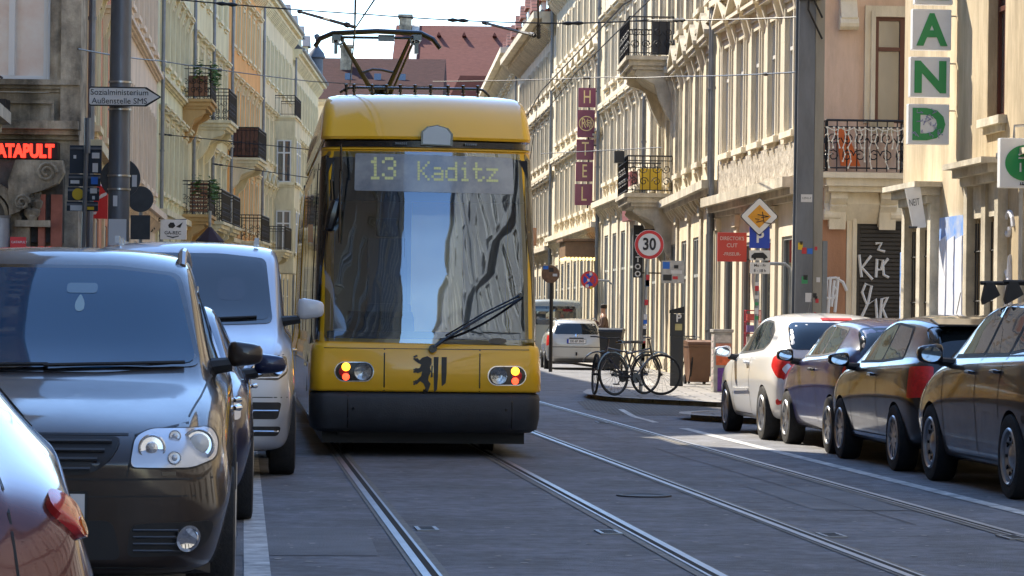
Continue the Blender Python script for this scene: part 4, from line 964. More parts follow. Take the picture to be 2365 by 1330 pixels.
# mirrors / camera arm on the left pillar, antenna rod
s = MB(); a = on(bt, TF, tx(786), tz(540), .06)[0]
s.tube([a+Vector((0, 0, .62)), a, a+Vector((.0, -.0, -.1))], [.01, .013, .01], 6); s.tube([a+Vector((.01, .1, .86)), a+Vector((.01, -.02, .6))], .012, 6)
s.build('antenna_rod', M_tblk, tram)
s = MB(); a = on(bt, TF, tx(770), tz(500), .05)[0]; s.lathe([(0, -.17), (.05, -.14), (.07, 0), (.05, .14), (0, .17)], a, n=10, M=Matrix.Rotation(.25, 3, 'Y')); s.tube([a+Vector((-.02, .1, .35)), a], .014, 6); s.build('mirror', M_tblk, tram, smooth=True)
s = patch(bt, TF, [(tx(1152)+.09*cos(t), tz(786)+.03*sin(t)) for t in [2*pi*i/14 for i in range(14)]], .012, .06, .01); s.build('sensor_cover', M_tblk, tram, fix=False)
# further car bodies, following the bend
def car_body(parent, L, M):
    mb = MB(); prof = [(1.12, .4), (1.13, .95), (1.09, 1.2), (1.05, 2.6), (1.02, 3.05), (.97, 3.25), (.86, 3.42), (.5, 3.5)]
    ring = [(-a, b) for a, b in prof]+[(a, b) for a, b in prof[::-1]]
    mb.prism([(a, b) for a, b in ring], 0, L, 'xz'); o = mb.build('rear_section', M_ty, parent, smooth=30); o.matrix_local = M
    bv = bvh_of(o.data)
    for V in (TL, TR):
        n = int(L/1.7)
        for i in range(n):
            a = .35+(L-.7)*i/n; b = a+(L-.7)/n-.25; q = patch(bv, V, rounded([(a, 1.2), (b, 1.2), (b, 2.9), (a, 2.9)], .08), .006, .4).build('side_window', M_tgs, o, fix=False)
    return o
y = L1; x = 0; ang = 0
for i in range(3):
    g = MB(); 
    for k in range(5): g.box(-.98, .98, y+.06+.1*k, y+.11+.1*k, .5, 3.3)
    g.box(-.9, .9, y-.05, y+.65, .5, 3.2); g.build('bellows', M_dark, tram).matrix_local = Matrix.Translation((x, 0, 0))
    y += .6; ang -= radians(.5)
    car_body(tram, 6.2, Matrix.Translation((x, y, 0))@Matrix.Rotation(ang, 4, 'Z')); x += -sin(ang)*6.2; y += 6.2
# roof gear: equipment box, cable with insulators, pantograph
s = MB(); s.box(-.55, .6, 2.4, 4.2, tz(222), tz(213)); s.build('roof_box', mat('roof_box_white', (.5, .5, .46), rough=.6), tram)
py_ = 4.4; ps = F/(TY+py_)
def pp(a, b, dy=0.): 
    q = P(a, b, TY+py_+dy); return tram.matrix_world.inverted()@q if False else Matrix.Rotation(-tram_rz, 3, 'Z')@(q-tc)
M_pan = mat('pantograph_steel', (.10, .10, .105), rough=.4, metal=.7)
pan = MB()
for a, b, c, d in ((786, 86, 868, 225), (948, 88, 886, 225)): pan.tube([pp(a, b), pp(c, d, .9)], [.019, .03], 8)
pan.tube([pp(955, 95), pp(900, 225, .9)], .014, 6)
pan.tube([pp(836, 168, .5), pp(860, 160, .5), pp(880, 161, .5), pp(912, 168, .5)], .014, 8)
po = pan.build('pantograph', M_pan, tram, smooth=30)
h = MB()
arcp = lambda dy, up: [pp(727, 108, dy), pp(740, 88-up, dy), pp(768, 76-up, dy), pp(870, 71-up, dy), pp(972, 76-up, dy), pp(1000, 90-up, dy), pp(1017, 112, dy)]
h.tube(arcp(-.18, 0), .026, 8); h.tube(arcp(.18, -3), .02, 8); h.tube([pp(788, 86), pp(960, 88)], .018, 6)
for p in (776, 962):
    c = pp(p, 90); h.obox(c, (.09, .42, .06)); h.obox(c+Vector((0, 0, -.10)), (.04, .1, .13))
h.obox(pp(892, 88), (.18, .06, .07))
for p in (783, 958): h.tube([pp(p, 92)+Vector((r_*cos(t), 0, r_*sin(t))) for t in [2*pi*i/12 for i in range(12)] for r_ in [.05]], .012, 5, closed=True)
h.build('collector_head', M_tblk, po, smooth=30)
c = MB(); cp = [pp(785, 214, -2), pp(800, 204, -2), pp(820, 202, -2)]+[pp(a, 202+(a-820)*.014, -2) for a in range(860, 1110, 40)]+[pp(1115, 208, -2), pp(1128, 220, -2), pp(1131, 228, -2)]
c.tube(cp, .014, 7)
for a in (800, 818, 860, 893, 925, 959, 995, 1035, 1070, 1104):
    q = pp(a, 203+(max(a, 820)-820)*.014, -2); c.lathe([(.0, -.045), (.022, -.04), (.014, 0), (.022, .04), (0, .045)], q, n=8); c.tube([q, q+Vector((0, 0, -.12))], .01, 5)
c.build('roof_cable', M_tblk, tram, smooth=30)
c = MB()
for p in (868, 892): c.lathe([(0, 0), (.09, 0), (.06, .06), (.09, .12), (.05, .16), (0, .16)], pp(p, 228, .9), n=12)
c.build('insulator', M_dark, tram, smooth=30)
# ------------------------------------------------------------------ cars
def car_shell(T, m, arches, ar, lv=2, width_depth=.32):
    """T: stations from nose to tail (x, zb, zs, ws, zbelt, wbelt, zrail, wrail, ztop); x counted from the nose"""
    L = T[-1][0]; mb = MB(); n = 0; rings = []
    for (x, zb, zs, ws, zt, wt, zr, wr, ztop) in T:
        gh = zr-zt > .12
        h = [(0, zb), (ws*.55, zb), (ws-.11, zb+.005), (ws-.055, zb+.07), (ws-.03, (zb+zs)/2+.03), (ws-.004, max(zs, zt-.33)), (ws+.002, max(zs+.02, zt-.27)), (wt+.02, zt-.06), (wt+.004, zt-.012), (wt-.012 if gh else (wt*.8+wr*.2), zt+.012 if gh else zt+(zr-zt)*.3),
             (wt-.05 if gh else (wt*.5+wr*.5), zt+.04 if gh else zt+(zr-zt)*.7), (wr+.045 if gh else wr+.012, zr-.09 if gh else zr-.006), (wr+.012 if gh else wr, zr-.02 if gh else zr), (wr-.04, zr+.012), (wr*.55, ztop-.012), (0, ztop)]
        ring = [(L/2-x, y, z) for y, z in h]+[(L/2-x, -y, z) for y, z in h[-2:0:-1]]; rings.append(ring)
    k = len(rings[0])
    mb.add([v for r in rings for v in r], [(i*k+j, i*k+(j+1) % k, (i+1)*k+(j+1) % k, (i+1)*k+j) for i in range(len(rings)-1) for j in range(k)])
    hk = k//2
    for base in (0, (len(rings)-1)*k):
        for j in range(hk):
            a, b = base+j, base+j+1; c, d = base+(k-j-1) % k, base+(k-j) % k
            if j == 0: mb.f.append((a, b, c)); mb.m.append(0)
            elif j == hk-1: mb.f.append((a, b, d)); mb.m.append(0)
            else: mb.f.append((a, b, c, d)); mb.m.append(0)
    me = subdiv_mesh(mb, 'body', [m, M_dark], lv)
    bv = bvh_of(me)
    cut = MB()
    for ax, aw in arches:
        for sg in (-1, 1):
            cut.tube([(L/2-ax, sg*(aw-width_depth), 0), (L/2-ax, sg*(aw+.3), 0)], ar, 28, 1); 
    cut.v = [(x, y, z+ar-.05) for x, y, z in cut.v]
    cm = cut.mesh('cut', [m, M_dark]); out = boolean(me, cm, None)
    return out, bv, L
def wheel(parent, x, y, r, w, sg, spokes=5, rimm=None, rr=.66, hub='spoke', steer=0.):
    t = MB(); p = [(r*rr, -w*.45), (r*.84, -w*.5), (r*.96, -w*.46), (r, -w*.3), (r, w*.3), (r*.96, w*.46), (r*.84, w*.5), (r*rr, w*.45)]
    t.lathe([(a, b) for a, b in p]+[p[0]], (0, 0, 0), 'y', 40)
    t.lathe([(r*rr*1.02, -w*.3), (0, -w*.28)], (0, 0, 0), 'y', 24)
    o = t.build('wheel', M_tyre, parent, smooth=40); o.matrix_local = Matrix.Translation((x, y, r-.005))@Matrix.Rotation(steer, 4, 'Z')
    q = MB(); f = sg*w*.5; ro = r*rr
    q.lathe([(ro*1.02, f*.9), (ro*.97, f*1.02), (ro*.9, f*.9), (ro*.88, f*.2), (ro*.86, -f*.6)], (0, 0, 0), 'y', 40)
    if hub == 'steel':
        q.lathe([(ro*.9, f*.5), (ro*.72, f*.78), (ro*.5, f*.5), (ro*.3, f*.75), (0, f*.8)], (0, 0, 0), 'y', 32)
        for i in range(9):
            a = 2*pi*i/9; q.obox((ro*.62*cos(a), f*.72, ro*.62*sin(a)), (ro*.16, .012, ro*.1), Matrix.Rotation(-a, 3, 'Y'), 1)
    else:
        q.lathe([(ro*.26, f*.5), (ro*.24, f*.85), (0, f*.9)], (0, 0, 0), 'y', 20)
        q.lathe([(ro*.86, f*.05), (0, f*.05)], (0, 0, 0), 'y', 24, 1)
        for i in range(spokes):
            a = 2*pi*(i+.3)/spokes; ww = ro*(1.15/spokes)
            ca, sa = cos(a), sin(a); tr = lambda rad, lat: (rad*ca-lat*sa, rad*sa+lat*ca)
            poly = [tr(ro*.2, -ww*.9), tr(ro*.9, -ww*.75), tr(ro*.9, ww*.75), tr(ro*.2, ww*.9)]
            q.prism(poly, f*.55, f*.86, 'xz')
    q.build('rim', [rimm or M_alloy, M_dark], o, smooth=35)
    return o
def mirror(parent, x, y, z, sg, m, face=1, size=(.09, .13, .085), armlow=.06):
    """door mirror; face=+1: glass looks backwards"""
    s = MB(); n = 10; v = []
    bm = bmesh.new(); bmesh.ops.create_cube(bm, size=2); bmesh.ops.subdivide_edges(bm, edges=bm.edges, cuts=3, use_grid_fill=True)
    for q in bm.verts:
        c = q.co; l = c.length; c2 = c*(1/(abs(c.x)**4.5+abs(c.y)**4.5+abs(c.z)**4.5)**(1/4.5))
        q.co = Vector((x+c2.x*size[0]*(.55 if c2.x < 0 else 1), y+sg*(c2.y*size[1]*.9), z+c2.z*size[2]*.85*(1-.2*c2.y)))
    me = bpy.data.meshes.new('mirror'); bm.normal_update(); bmesh.ops.recalc_face_normals(bm, faces=bm.faces); bm.to_mesh(me); bm.free(); me.materials.append(m); me.polygons.foreach_set('use_smooth', [True]*len(me.polygons))
    o = link_mesh('mirror', me, parent)
    s.tube([(x+.02, y-sg*size[1]*.7, z-armlow), (x+.03, y-sg*(size[1]+.12), z-armlow-.02)], [.035, .045], 8); s.build('mirror_arm', M_dark, o, smooth=True)
    g = MB(); g.lathe([(0, 0), (.9, 0), (.96, .02)], (0, 0, 0), n=20); g.xf(Matrix.Translation((x-size[0]*.56, y, z))@Matrix.Rotation(radians(-90), 4, 'Y')@Matrix.Diagonal((size[2]*.72, size[1]*.78, .2, 1))); g.build('mirror_glass', mat('mirror_glass', (.6, .65, .7), rough=.03, metal=1), o, smooth=True)
    return o
def handles(car, bv, V, pts, m):
    for a, b in pts:
        s = MB(); c, n = on(bv, V, a, b, .03); d = V.d
        s.tube([c+Vector((-.1, 0, 0))-n*.025, c+Vector((-.07, 0, .0)), c+Vector((.07, 0, 0)), c+Vector((.1, 0, 0))-n*.025], [.012, .017, .017, .012], 8); s.build('door_handle', m, car, smooth=True)
def plate(car, bv, V, a, b, txt, w=.52, h=.115, rear=True):
    c, n = on(bv, V, a, b, .012); s = MB(); d = -V.d; sx = d.x/abs(d.x)
    y0, y1 = c.y-w/2, c.y+w/2; s.box(c.x-.008, c.x+.008, y0-.01, y1+.01, c.z-h/2-.01, c.z+h/2+.01, 1); s.box(min(c.x, c.x+sx*.012), max(c.x, c.x+sx*.012), y0, y1, c.z-h/2, c.z+h/2, 0)
    yb = y1 if sx < 0 else y0
    s.box(min(c.x+sx*.0121, c.x+sx*.0135), max(c.x+sx*.0121, c.x+sx*.0135), *((yb-.04, yb) if sx < 0 else (yb, yb+.04)), c.z-h/2+.002, c.z+h/2-.002, 2)
    o = s.build('number_plate', [mat('plate_white', (.75, .75, .75)), M_dark, mat('plate_blue', (.02, .06, .5))], car)
    if txt:
        t = text_mb(txt, .085, .002, .0015); t.xf(Matrix.Translation((c.x+sx*.0135, c.y+(-.02 if sx > 0 else -.02)*1, c.z))@Matrix.Rotation(radians(90 if sx > 0 else -90), 4, 'Z')@FACE@Matrix.Diagonal((.92, 1, 1, 1)))
        t.build('plate_lettering', M_dark, o, fix=False)
def place_car(o, x, y, heading):
    o.location = (x, y, 0); o.rotation_euler = (0, 0, heading); o.location.z = 0
def new_car(label, cat='car', name='parked_car'): return empty(name, (0, 0, 0), 0, label, cat)
RD = radians(5.15)            # street direction, left of straight ahead
H_AWAY = radians(90)+RD       # local +x (nose) pointing away
H_TO = radians(-90)+RD
# ============ brown people carrier, nose towards the camera
P_brown = paint('paint_brown', (.032, .020, .014), metal=.4, rough=.36)
car = new_car('dark brown people carrier with twin round headlights and roof rails, nose towards the camera')
T = [(.0, .26, .42, .62, .60, .62, .67, .58, .69), (.05, .21, .42, .76, .62, .74, .74, .68, .77), (.2, .18, .45, .86, .70, .82, .83, .70, .87), (.5, .17, .5, .895, .82, .84, .91, .72, .945), (.9, .17, .5, .90, .92, .85, .99, .74, 1.02),
     (1.22, .17, .5, .90, .985, .855, 1.045, .745, 1.08), (1.95, .17, .5, .90, 1.03, .865, 1.56, .66, 1.635), (2.25, .17, .5, .90, 1.04, .865, 1.64, .64, 1.695), (3.2, .17, .5, .90, 1.06, .865, 1.66, .63, 1.71), (3.9, .2, .5, .90, 1.06, .85, 1.6, .60, 1.66), (4.2, .25, .5, .88, 1.05, .82, 1.45, .58, 1.53), (4.4, .3, .55, .80, .95, .74, 1.02, .6, 1.05), (4.42, .35, .5, .7, .8, .66, .85, .55, .87)]
me, bv, L = car_shell(T, P_brown, [(.92, .9), (3.6, .9)], .355)
body = link_mesh('body', me, car); me.set_sharp_from_angle(angle=radians(50)); me.polygons.foreach_set('use_smooth', [True]*len(me.polygons))
def fx(x): return L/2-x
# windscreen from the front, with black border
wsp = [(-.74, 1.10), (-.3, 1.065), (.3, 1.065), (.74, 1.10), (.62, 1.55), (.3, 1.585), (-.3, 1.585), (-.62, 1.55)]
patch(bv, FRONT, rounded(wsp, .05), .004, .07).build('windscreen', M_black, car, smooth=60, fix=False)
patch(bv, FRONT, rounded([(a*.965, 1.305+(b-1.305)*.93) for a, b in wsp], .05), .007, .07).build('pane', glass_mat('windscreen_blue', (.006, .05, .12), ior=1.5, wob=.01, wscale=2), car, smooth=60, fix=False)
for V, sg in ((LEFT, 1), (RIGHT, -1)):
    for poly in ([(fx(1.55), 1.12), (fx(2.0), 1.42), (fx(2.05), 1.1)], [(fx(2.12), 1.1), (fx(2.12), 1.46), (fx(2.85), 1.5), (fx(2.85), 1.12)], [(fx(2.92), 1.12), (fx(2.92), 1.5), (fx(3.55), 1.48), (fx(3.6), 1.14)], [(fx(3.68), 1.15), (fx(3.64), 1.47), (fx(3.95), 1.42), (fx(4.1), 1.18)]):
        patch(bv, V, rounded(poly, .04), .005, .12).build('side_window', M_cglass, car, smooth=50, fix=False)
    s = MB()
    for x in (1.45, 2.88, 3.72): seam(bv, V, [(fx(x), .3), (fx(x), .98)], .012, .002, s)
    seam(bv, V, [(fx(1.5), .95), (fx(4.0), 1.0)], .01, .003, s); s.build('door_joint', M_dark, car, fix=False)
    handles(car, bv, V, [(fx(2.65), .86), (fx(3.4), .88)], M_chrome)
    s = MB(); a = [on(bv, V, fx(x), 1.2, 0)[0] for x in (2.2, 3.9)]
    rz_ = [(fx(x), sg*.625, 1.60+dz_) for x, dz_ in ((2.15, -.01), (2.22, .05), (2.6, .075), (3.4, .07), (3.8, .03), (3.86, -.02))]; s.tube(rz_, [.02, .024, .022, .022, .024, .02], 8); s.build('roof_rail', mat('rail_silver', (.5, .52, .55), rough=.3, metal=.8), car, smooth=True)
    mirror(car, fx(1.62), sg*.95, 1.155, sg, P_brown, size=(.07, .095, .068), armlow=.05)
# lamps
M_lbase = mat('lamp_base', (.62, .65, .7), rough=.25, metal=.35, coat=1.)
for sg in (1, -1):
    pl = [(sg*a, b) for a, b in ((.445, .668), (.462, .80), (.53, .835), (.80, .84), (.835, .78), (.825, .70), (.72, .665))]
    if sg > 0: pl = pl[::-1]
    o = patch(bv, FRONT, rounded(pl, .03), .006, .05).build('headlight', M_dark, car, smooth=50, fix=False)
    patch(bv, FRONT, rounded([(sg*.64+(a-sg*.64)*.955, .75+(b-.75)*.93) for a, b in pl], .03), .010, .05).build('lamp_base', M_lbase, o, smooth=50, fix=False)
    for (a, b, r, nm) in ((.545, .748, .060, 'reflector'), (.738, .757, .074, 'reflector'), (.642, .795, .027, 'small_lamp'), (.642, .712, .030, 'small_lamp')):
        f = (1, sg*.12, .12)
        s = disc(bv, FRONT, sg*a, b, r, [(1.0, -.3), (1.0, .2), (.9, .28), (.86, .1), (.8, .02), (.45, -.0), (.4, .22), (.2, .3), (0, .32)], out=.014, face=f, n=28); s.build(nm, mat('reflector_silver', (.8, .82, .85), rough=.18, metal=.75) if r > .05 else M_lbase, o, smooth=30)
        if r > .05: disc(bv, FRONT, sg*a, b, r*(.38 if r < .07 else .62), [(1, .0), (.9, .35), (.5, .6), (0, .7)], out=.02, face=f).build('bulb_lens', mat('lens_pale', (.75, .75, .72), rough=.15, coat=1.), o, smooth=True)
# V grille
s = patch(bv, FRONT, rounded([(-.42, .80), (.42, .80), (.37, .70), (.28, .64), (-.28, .64), (-.37, .70)], .05), .006, .05); g = s.build('grille', M_dark, car, smooth=50, fix=False)
s = MB()
for i in range(4):
    z = .775-.036*i; w_ = .37-.03*i; s.tube([on(bv, FRONT, -w_+2*w_*t/10, z, .014)[0] for t in range(11)], .0085, 6)
s.build('grille_bar', mat('grille_bar', (.05, .052, .058), rough=.35, coat=.3), g, smooth=True)
c0, n0 = on(bv, FRONT, 0, .735, .025)
s = MB(); s.lathe([(.066, -.02), (.066, .0), (.055, .006), (0, .0)], c0, 'x', 28); e = s.build('badge', mat('badge_dark', (.03, .04, .08), rough=.3), g, smooth=30)
s = MB(); s.lathe([(.066, .0), (.064, .012), (.056, .012), (.055, .0)], c0, 'x', 28)
for l in ([(-.035, .045), (-.008, .005), (0, .005), (.008, .005), (.035, .045)], [(-.052, .012), (-.025, -.045), (0, .0), (.025, -.045), (.052, .012)]): s.tube([(c0.x+.008, c0.y+a, c0.z+b) for a, b in l], .006, 6)
s.build('badge_ring', M_chrome, e, smooth=30)
# bumper joints, lower intakes and fog lamp
s = MB(); seam(bv, FRONT, [(-.86, .625), (-.4, .62), (.4, .62), (.86, .625)], .009, .002, s); seam(bv, FRONT, [(-.84, .55), (-.3, .545), (.3, .545), (.84, .55)], .007, .002, s)
seam(bv, FRONT, [(-.44, .63), (-.47, .81), (-.7, .86)], .008, .002, s); seam(bv, FRONT, [(.70, .86), (.47, .81), (.44, .63)], .008, .002, s); seam(bv, FRONT, [(-.44, .812), (.44, .812)], .01, .002, s)
for q in (-1, 1): seam(bv, TOP, [(fx(.42), q*.70), (fx(.8), q*.745), (fx(1.35), q*.79)], .009, .002, s)
s.build('bonnet_joint', M_dark, car, fix=False)
lo = patch(bv, FRONT, rounded([(-.38, .44), (.38, .44), (.42, .27), (-.42, .27)], .04), .005, .06).build('lower_intake', M_dark, car, smooth=50, fix=False)
for sg in (-1, 1):
    pl = [(sg*a, b) for a, b in ((.46, .425), (.82, .44), (.79, .34), (.70, .29), (.44, .28))]
    if sg < 0: pl = pl[::-1]
    o = patch(bv, FRONT, rounded(pl, .04), .006, .05).build('fog_lamp_housing', M_dark, car, smooth=50, fix=False)
    s = MB()
    for z in (.40, .37, .34, .31): s.tube([on(bv, FRONT, sg*(.47+.2*t/6), z, .012)[0] for t in range(7)], .006, 5)
    s.build('intake_bar', mat('grille_bar'), o, smooth=True)
    disc(bv, FRONT, sg*.70, .366, .046, [(1.3, -.2), (1.3, .2), (1.05, .25), (1., .1), (.5, -.1), (0, -.12)], out=.012, n=24).build('fog_lamp', M_chrome, o, smooth=30)
    pl = [(sg*a, b) for a, b in ((.44, .335), (.68, .335), (.74, .36), (.68, .345), (.46, .345))]
    s = patch(bv, FRONT, [(sg*.62-.03, .637), (sg*.62+.03, .637), (sg*.62+.03, .655), (sg*.62-.03, .655)], .01, .05); s.build('washer_cover', M_black, car, fix=False)
plate(car, bv, FRONT, 0, .50, 'DD  T 208')
s = patch(bv, FRONT, [(-.8, .235), (.8, .235), (.8, .19), (-.8, .19)], .004, .1); s.build('chin_spoiler', M_dark, car, fix=False)
for x in (.92, 3.6):
    for sg in (-1, 1): wheel(car, fx(x), sg*.80, .325, .225, sg, 5)
s = MB()
for a, b in (((-.62, 1.075), (.02, 1.085)), ((.0, 1.08), (.66, 1.10))): s.tube([on(bv, FRONT, a[0]+(b[0]-a[0])*t/8, a[1]+(b[1]-a[1])*t/8, .02)[0] for t in range(9)], .010, 6)
s.build('wiper', M_dark, car, smooth=True)
patch(bv, FRONT, rounded([(.07, 1.44), (.22, 1.44), (.22, 1.49), (.07, 1.49)], .02), .0085, .05, .001).build('rear_view_mirror', mat('mirror_behind_glass', (.05, .10, .13), rough=.1, coat=1.), car, fix=False, smooth=60)
patch(bv, FRONT, rounded([(.12, 1.35), (.16, 1.35), (.165, 1.39), (.14, 1.44), (.115, 1.39)], .02), .009, .04, .001).build('air_freshener', mat('air_freshener', (.20, .30, .30), rough=.3, coat=1.), car, fix=False, smooth=60)
c = P(76, 1000, 13.0); dirv = Vector((sin(RD)*-1, cos(RD)))
def put(o, px, Y, Lc, toward=True, side=0.):
    a, b = ray(px, 900); X0 = a*Y
    d = Vector((-sin(RD), cos(RD))); nn = Vector((cos(RD), sin(RD)))
    p = Vector((X0, Y))+d*Lc/2+nn*side; place_car(o, p.x, p.y, H_TO if toward else H_AWAY)
put(car, 60, 13.0, L)

# ============ midnight blue hatchback behind it
P_navy = paint('paint_navy', (.008, .012, .05), metal=.4, rough=.35)
def hatch_T(L, w, h, nose=.75, belt=.95, cowl=1.05, wst=1.75, roofend=3.2, tail=.92, hood=.95, rear_rake=.35, zb=.19):
    hw = w/2
    return [(0, .26, .45, hw*.72, .60, hw*.70, .66, hw*.6, .68), (.06, .22, .45, hw*.86, .64, hw*.84, .73, hw*.72, .75), (.25, zb, .5, hw*.97, .74, hw*.93, .84, hw*.78, .87), (.6, zb, .5, hw, .85, hw*.95, hood-.04, hw*.80, hood-.01),
            (cowl, zb, .5, hw, belt-.03, hw*.955, hood+.03, hw*.82, hood+.06), (wst, zb, .5, hw, belt, hw*.96, h-.13, hw*.70, h-.055), (wst+.3, zb, .5, hw, belt+.01, hw*.96, h-.07, hw*.68, h-.01), ((wst+roofend)/2+.1, zb, .5, hw, belt+.03, hw*.96, h-.055, hw*.67, h),
            (roofend, zb, .5, hw, belt+.05, hw*.95, h-.09, hw*.655, h-.035), (L-rear_rake, .23, .52, hw*.985, belt+.06, hw*.92, h-.2, hw*.64, h-.14), (L-.13, .27, .55, hw*.95, tail-.02, hw*.87, tail+.08, hw*.70, tail+.11), (L-.03, .3, .55, hw*.90, tail-.16, hw*.84, tail-.08, hw*.72, tail-.06), (L, .34, .52, hw*.80, .60, hw*.76, .66, hw*.66, .68)]
def car_basic(car, T, P_, arches, ar, wb_y, tyre_r, spokes=5, rimm=None, hub='spoke', tw=.2, width_depth=.3):
    me, bv, L = car_shell(T, P_, arches, ar, 2, width_depth); link_mesh('body', me, car)
    me.polygons.foreach_set('use_smooth', [True]*len(me.polygons)); me.set_sharp_from_angle(angle=radians(50))
    for x, _ in arches:
        for sg in (-1, 1): wheel(car, L/2-x, sg*wb_y, tyre_r, tw, sg, spokes, rimm, hub=hub)
    return bv, L
def glazing(car, bv, L, polys, m=None, frame=True, off=.005):
    for V in (LEFT, RIGHT):
        for p in polys:
            q = [(L/2-a, b) for a, b in p]
            cx_ = sum(a for a, b in q)/len(q); cz_ = sum(b for a, b in q)/len(q); g_ = [(a+(.028 if a > cx_ else -.028), b+(.022 if b > cz_ else -.022)) for a, b in q]
            patch(bv, V, rounded(g_, .03), .003, .1).build('window_seal', M_dark, car, smooth=60, fix=False)
            patch(bv, V, rounded(q, .035), off, .1).build('side_window', m or M_cglass, car, smooth=60, fix=False)
def joints(car, bv, L, paths, w=.012):
    s = MB()
    for V in (LEFT, RIGHT):
        for p in paths: seam(bv, V, [(L/2-a, b) for a, b in p], w, .002, s)
    s.build('door_joint', M_dark, car, fix=False)
car = new_car('midnight blue hatchback squeezed between the brown people carrier and the silver van')
bv, L = car_basic(car, hatch_T(4.3, 1.78, 1.47), P_navy, [(.85, .89), (3.45, .89)], .35, .79, .32)
patch(bv, FRONT, rounded([(-.68, 1.0), (.68, 1.0), (.55, 1.34), (-.55, 1.34)], .05), .006, .08).build('windscreen', M_cglass, car, smooth=60, fix=False)
glazing(car, bv, L, [[(1.45, 1.0), (1.95, 1.3), (2.4, 1.33), (2.4, 1.02)], [(2.46, 1.02), (2.46, 1.33), (3.1, 1.31), (3.3, 1.05)]])
joints(car, bv, L, [[(1.35, .3), (1.35, .92)], [(2.43, .3), (2.43, .98)]]); handles(car, bv, RIGHT, [(L/2-2.25, .85)], M_chrome); handles(car, bv, LEFT, [(L/2-2.25, .85)], M_chrome)
for sg in (-1, 1):
    mirror(car, L/2-1.5, sg*1.0, 1.02, sg, P_navy, size=(.08, .12, .075))
    pl = [(sg*a, b) for a, b in ((.5, .68), (.62, .78), (.8, .8), (.8, .68))]; patch(bv, FRONT, rounded(pl if sg > 0 else pl[::-1], .03), .006, .05).build('headlight', M_lbase, car, smooth=50, fix=False)
put(car, 262, 18.9, L, side=-.0)
# ============ silver van
P_silver = paint('paint_silver', (.50, .52, .56), metal=.55, rough=.4)
car = new_car('silver delivery van parked beside the left flank of the tram, nose towards the camera', 'van', 'parked_van')
hw = .95
T = [(0, .3, .5, .74, .72, .72, .84, .60, .86), (.06, .24, .5, .86, .78, .83, .93, .72, .96), (.22, .22, .5, .92, .92, .88, 1.03, .77, 1.06), (.55, .22, .5, .95, 1.06, .905, 1.14, .79, 1.18), (.95, .22, .5, .95, 1.15, .915, 1.23, .80, 1.27), (1.75, .22, .5, .95, 1.22, .92, 1.86, .78, 1.94), (2.05, .22, .5, .95, 1.24, .92, 1.95, .78, 2.01), (3.2, .22, .5, .95, 1.25, .92, 1.99, .78, 2.05), (4.6, .22, .5, .95, 1.25, .92, 1.98, .78, 2.04), (4.95, .25, .5, .945, 1.24, .91, 1.9, .76, 1.98), (5.05, .3, .5, .92, 1.2, .88, 1.5, .8, 1.6), (5.07, .35, .5, .88, .9, .85, 1.0, .8, 1.1)]
bv, L = car_basic(car, T, P_silver, [(.95, .95), (4.0, .95)], .37, .85, .345, 5, tw=.225)
patch(bv, FRONT, rounded([(-.76, 1.29), (-.3, 1.27), (.3, 1.27), (.76, 1.29), (.70, 1.86), (.3, 1.90), (-.3, 1.90), (-.70, 1.86)], .06), .005, .08).build('windscreen', M_black, car, smooth=60, fix=False)
patch(bv, FRONT, rounded([(-.73, 1.32), (0, 1.30), (.73, 1.32), (.675, 1.83), (0, 1.87), (-.675, 1.83)], .06), .008, .08).build('pane', M_cglass, car, smooth=60, fix=False)
for cy in (.4, -.4):
    s = patch(bv, FRONT, rounded([(cy-.12, 1.48), (cy+.12, 1.48), (cy+.12, 1.68), (cy-.12, 1.68)], .07), .0095, .06, .001); s.build('head_restraint', mat('headrest_grey', (.02, .024, .034), rough=.25, coat=.6), car, smooth=50, fix=False)
glazing(car, bv, L, [[(1.35, 1.28), (1.85, 1.68), (2.35, 1.74), (2.35, 1.3)], [(2.5, 1.3), (2.5, 1.74), (3.6, 1.76), (3.6, 1.3)], [(3.75, 1.3), (3.75, 1.76), (4.75, 1.72), (4.75, 1.3)]])
joints(car, bv, L, [[(1.2, .3), (1.2, 1.1)], [(2.42, .3), (2.42, 1.7)]]); handles(car, bv, RIGHT, [(L/2-2.3, 1.05)], M_chrome); handles(car, bv, LEFT, [(L/2-2.3, 1.05)], M_chrome)
for sg in (-1, 1):
    mirror(car, L/2-1.3, sg*1.09, 1.42, sg, mat('mirror_white', (.65, .68, .72), rough=.3, coat=1.), size=(.09, .13, .10), armlow=.09)
    pl = [(sg*a, b) for a, b in ((.55, .83), (.57, .93), (.70, .99), (.87, 1.02), (.88, .88), (.8, .82))]
    if sg < 0: pl = pl[::-1]
    o = patch(bv, FRONT, rounded(pl, .03), .005, .05).build('headlight', M_black, car, smooth=50, fix=False)
    for a in (.64, .78): disc(bv, FRONT, sg*a, .905, .055, [(1, -.2), (1, .2), (.8, .05), (0, -.1)], out=.012).build('reflector', M_chrome, o, smooth=30)
    pl = [(sg*a, b) for a, b in ((.57, .835), (.8, .835), (.86, .89), (.865, .94), (.85, .9), (.79, .845), (.57, .845))]
    s = patch(bv, FRONT, pl if sg > 0 else pl[::-1], .012, .05); s.build('light_strip', M_lbase, o, fix=False)
    for z0, z1 in ((.5, .64), (.36, .44)):
        pl = [(sg*a, b) for a, b in ((.5, z0), (.5, z1), (.83, z1), (.8, z0))]; o = patch(bv, FRONT, rounded(pl[::-1] if sg > 0 else pl, .03), .005, .06).build('air_intake', M_dark, car, fix=False)
        s = MB(); s.tube([on(bv, FRONT, sg*(.52+.28*t/5), (z0+z1)/2, .012)[0] for t in range(6)], .008, 6); s.build('intake_bar', M_chrome, o, smooth=True)
gp = patch(bv, FRONT, rounded([(-.52, .72), (.52, .72), (.52, .93), (-.52, .93)], .03), .005, .06).build('grille', M_dark, car, fix=False)
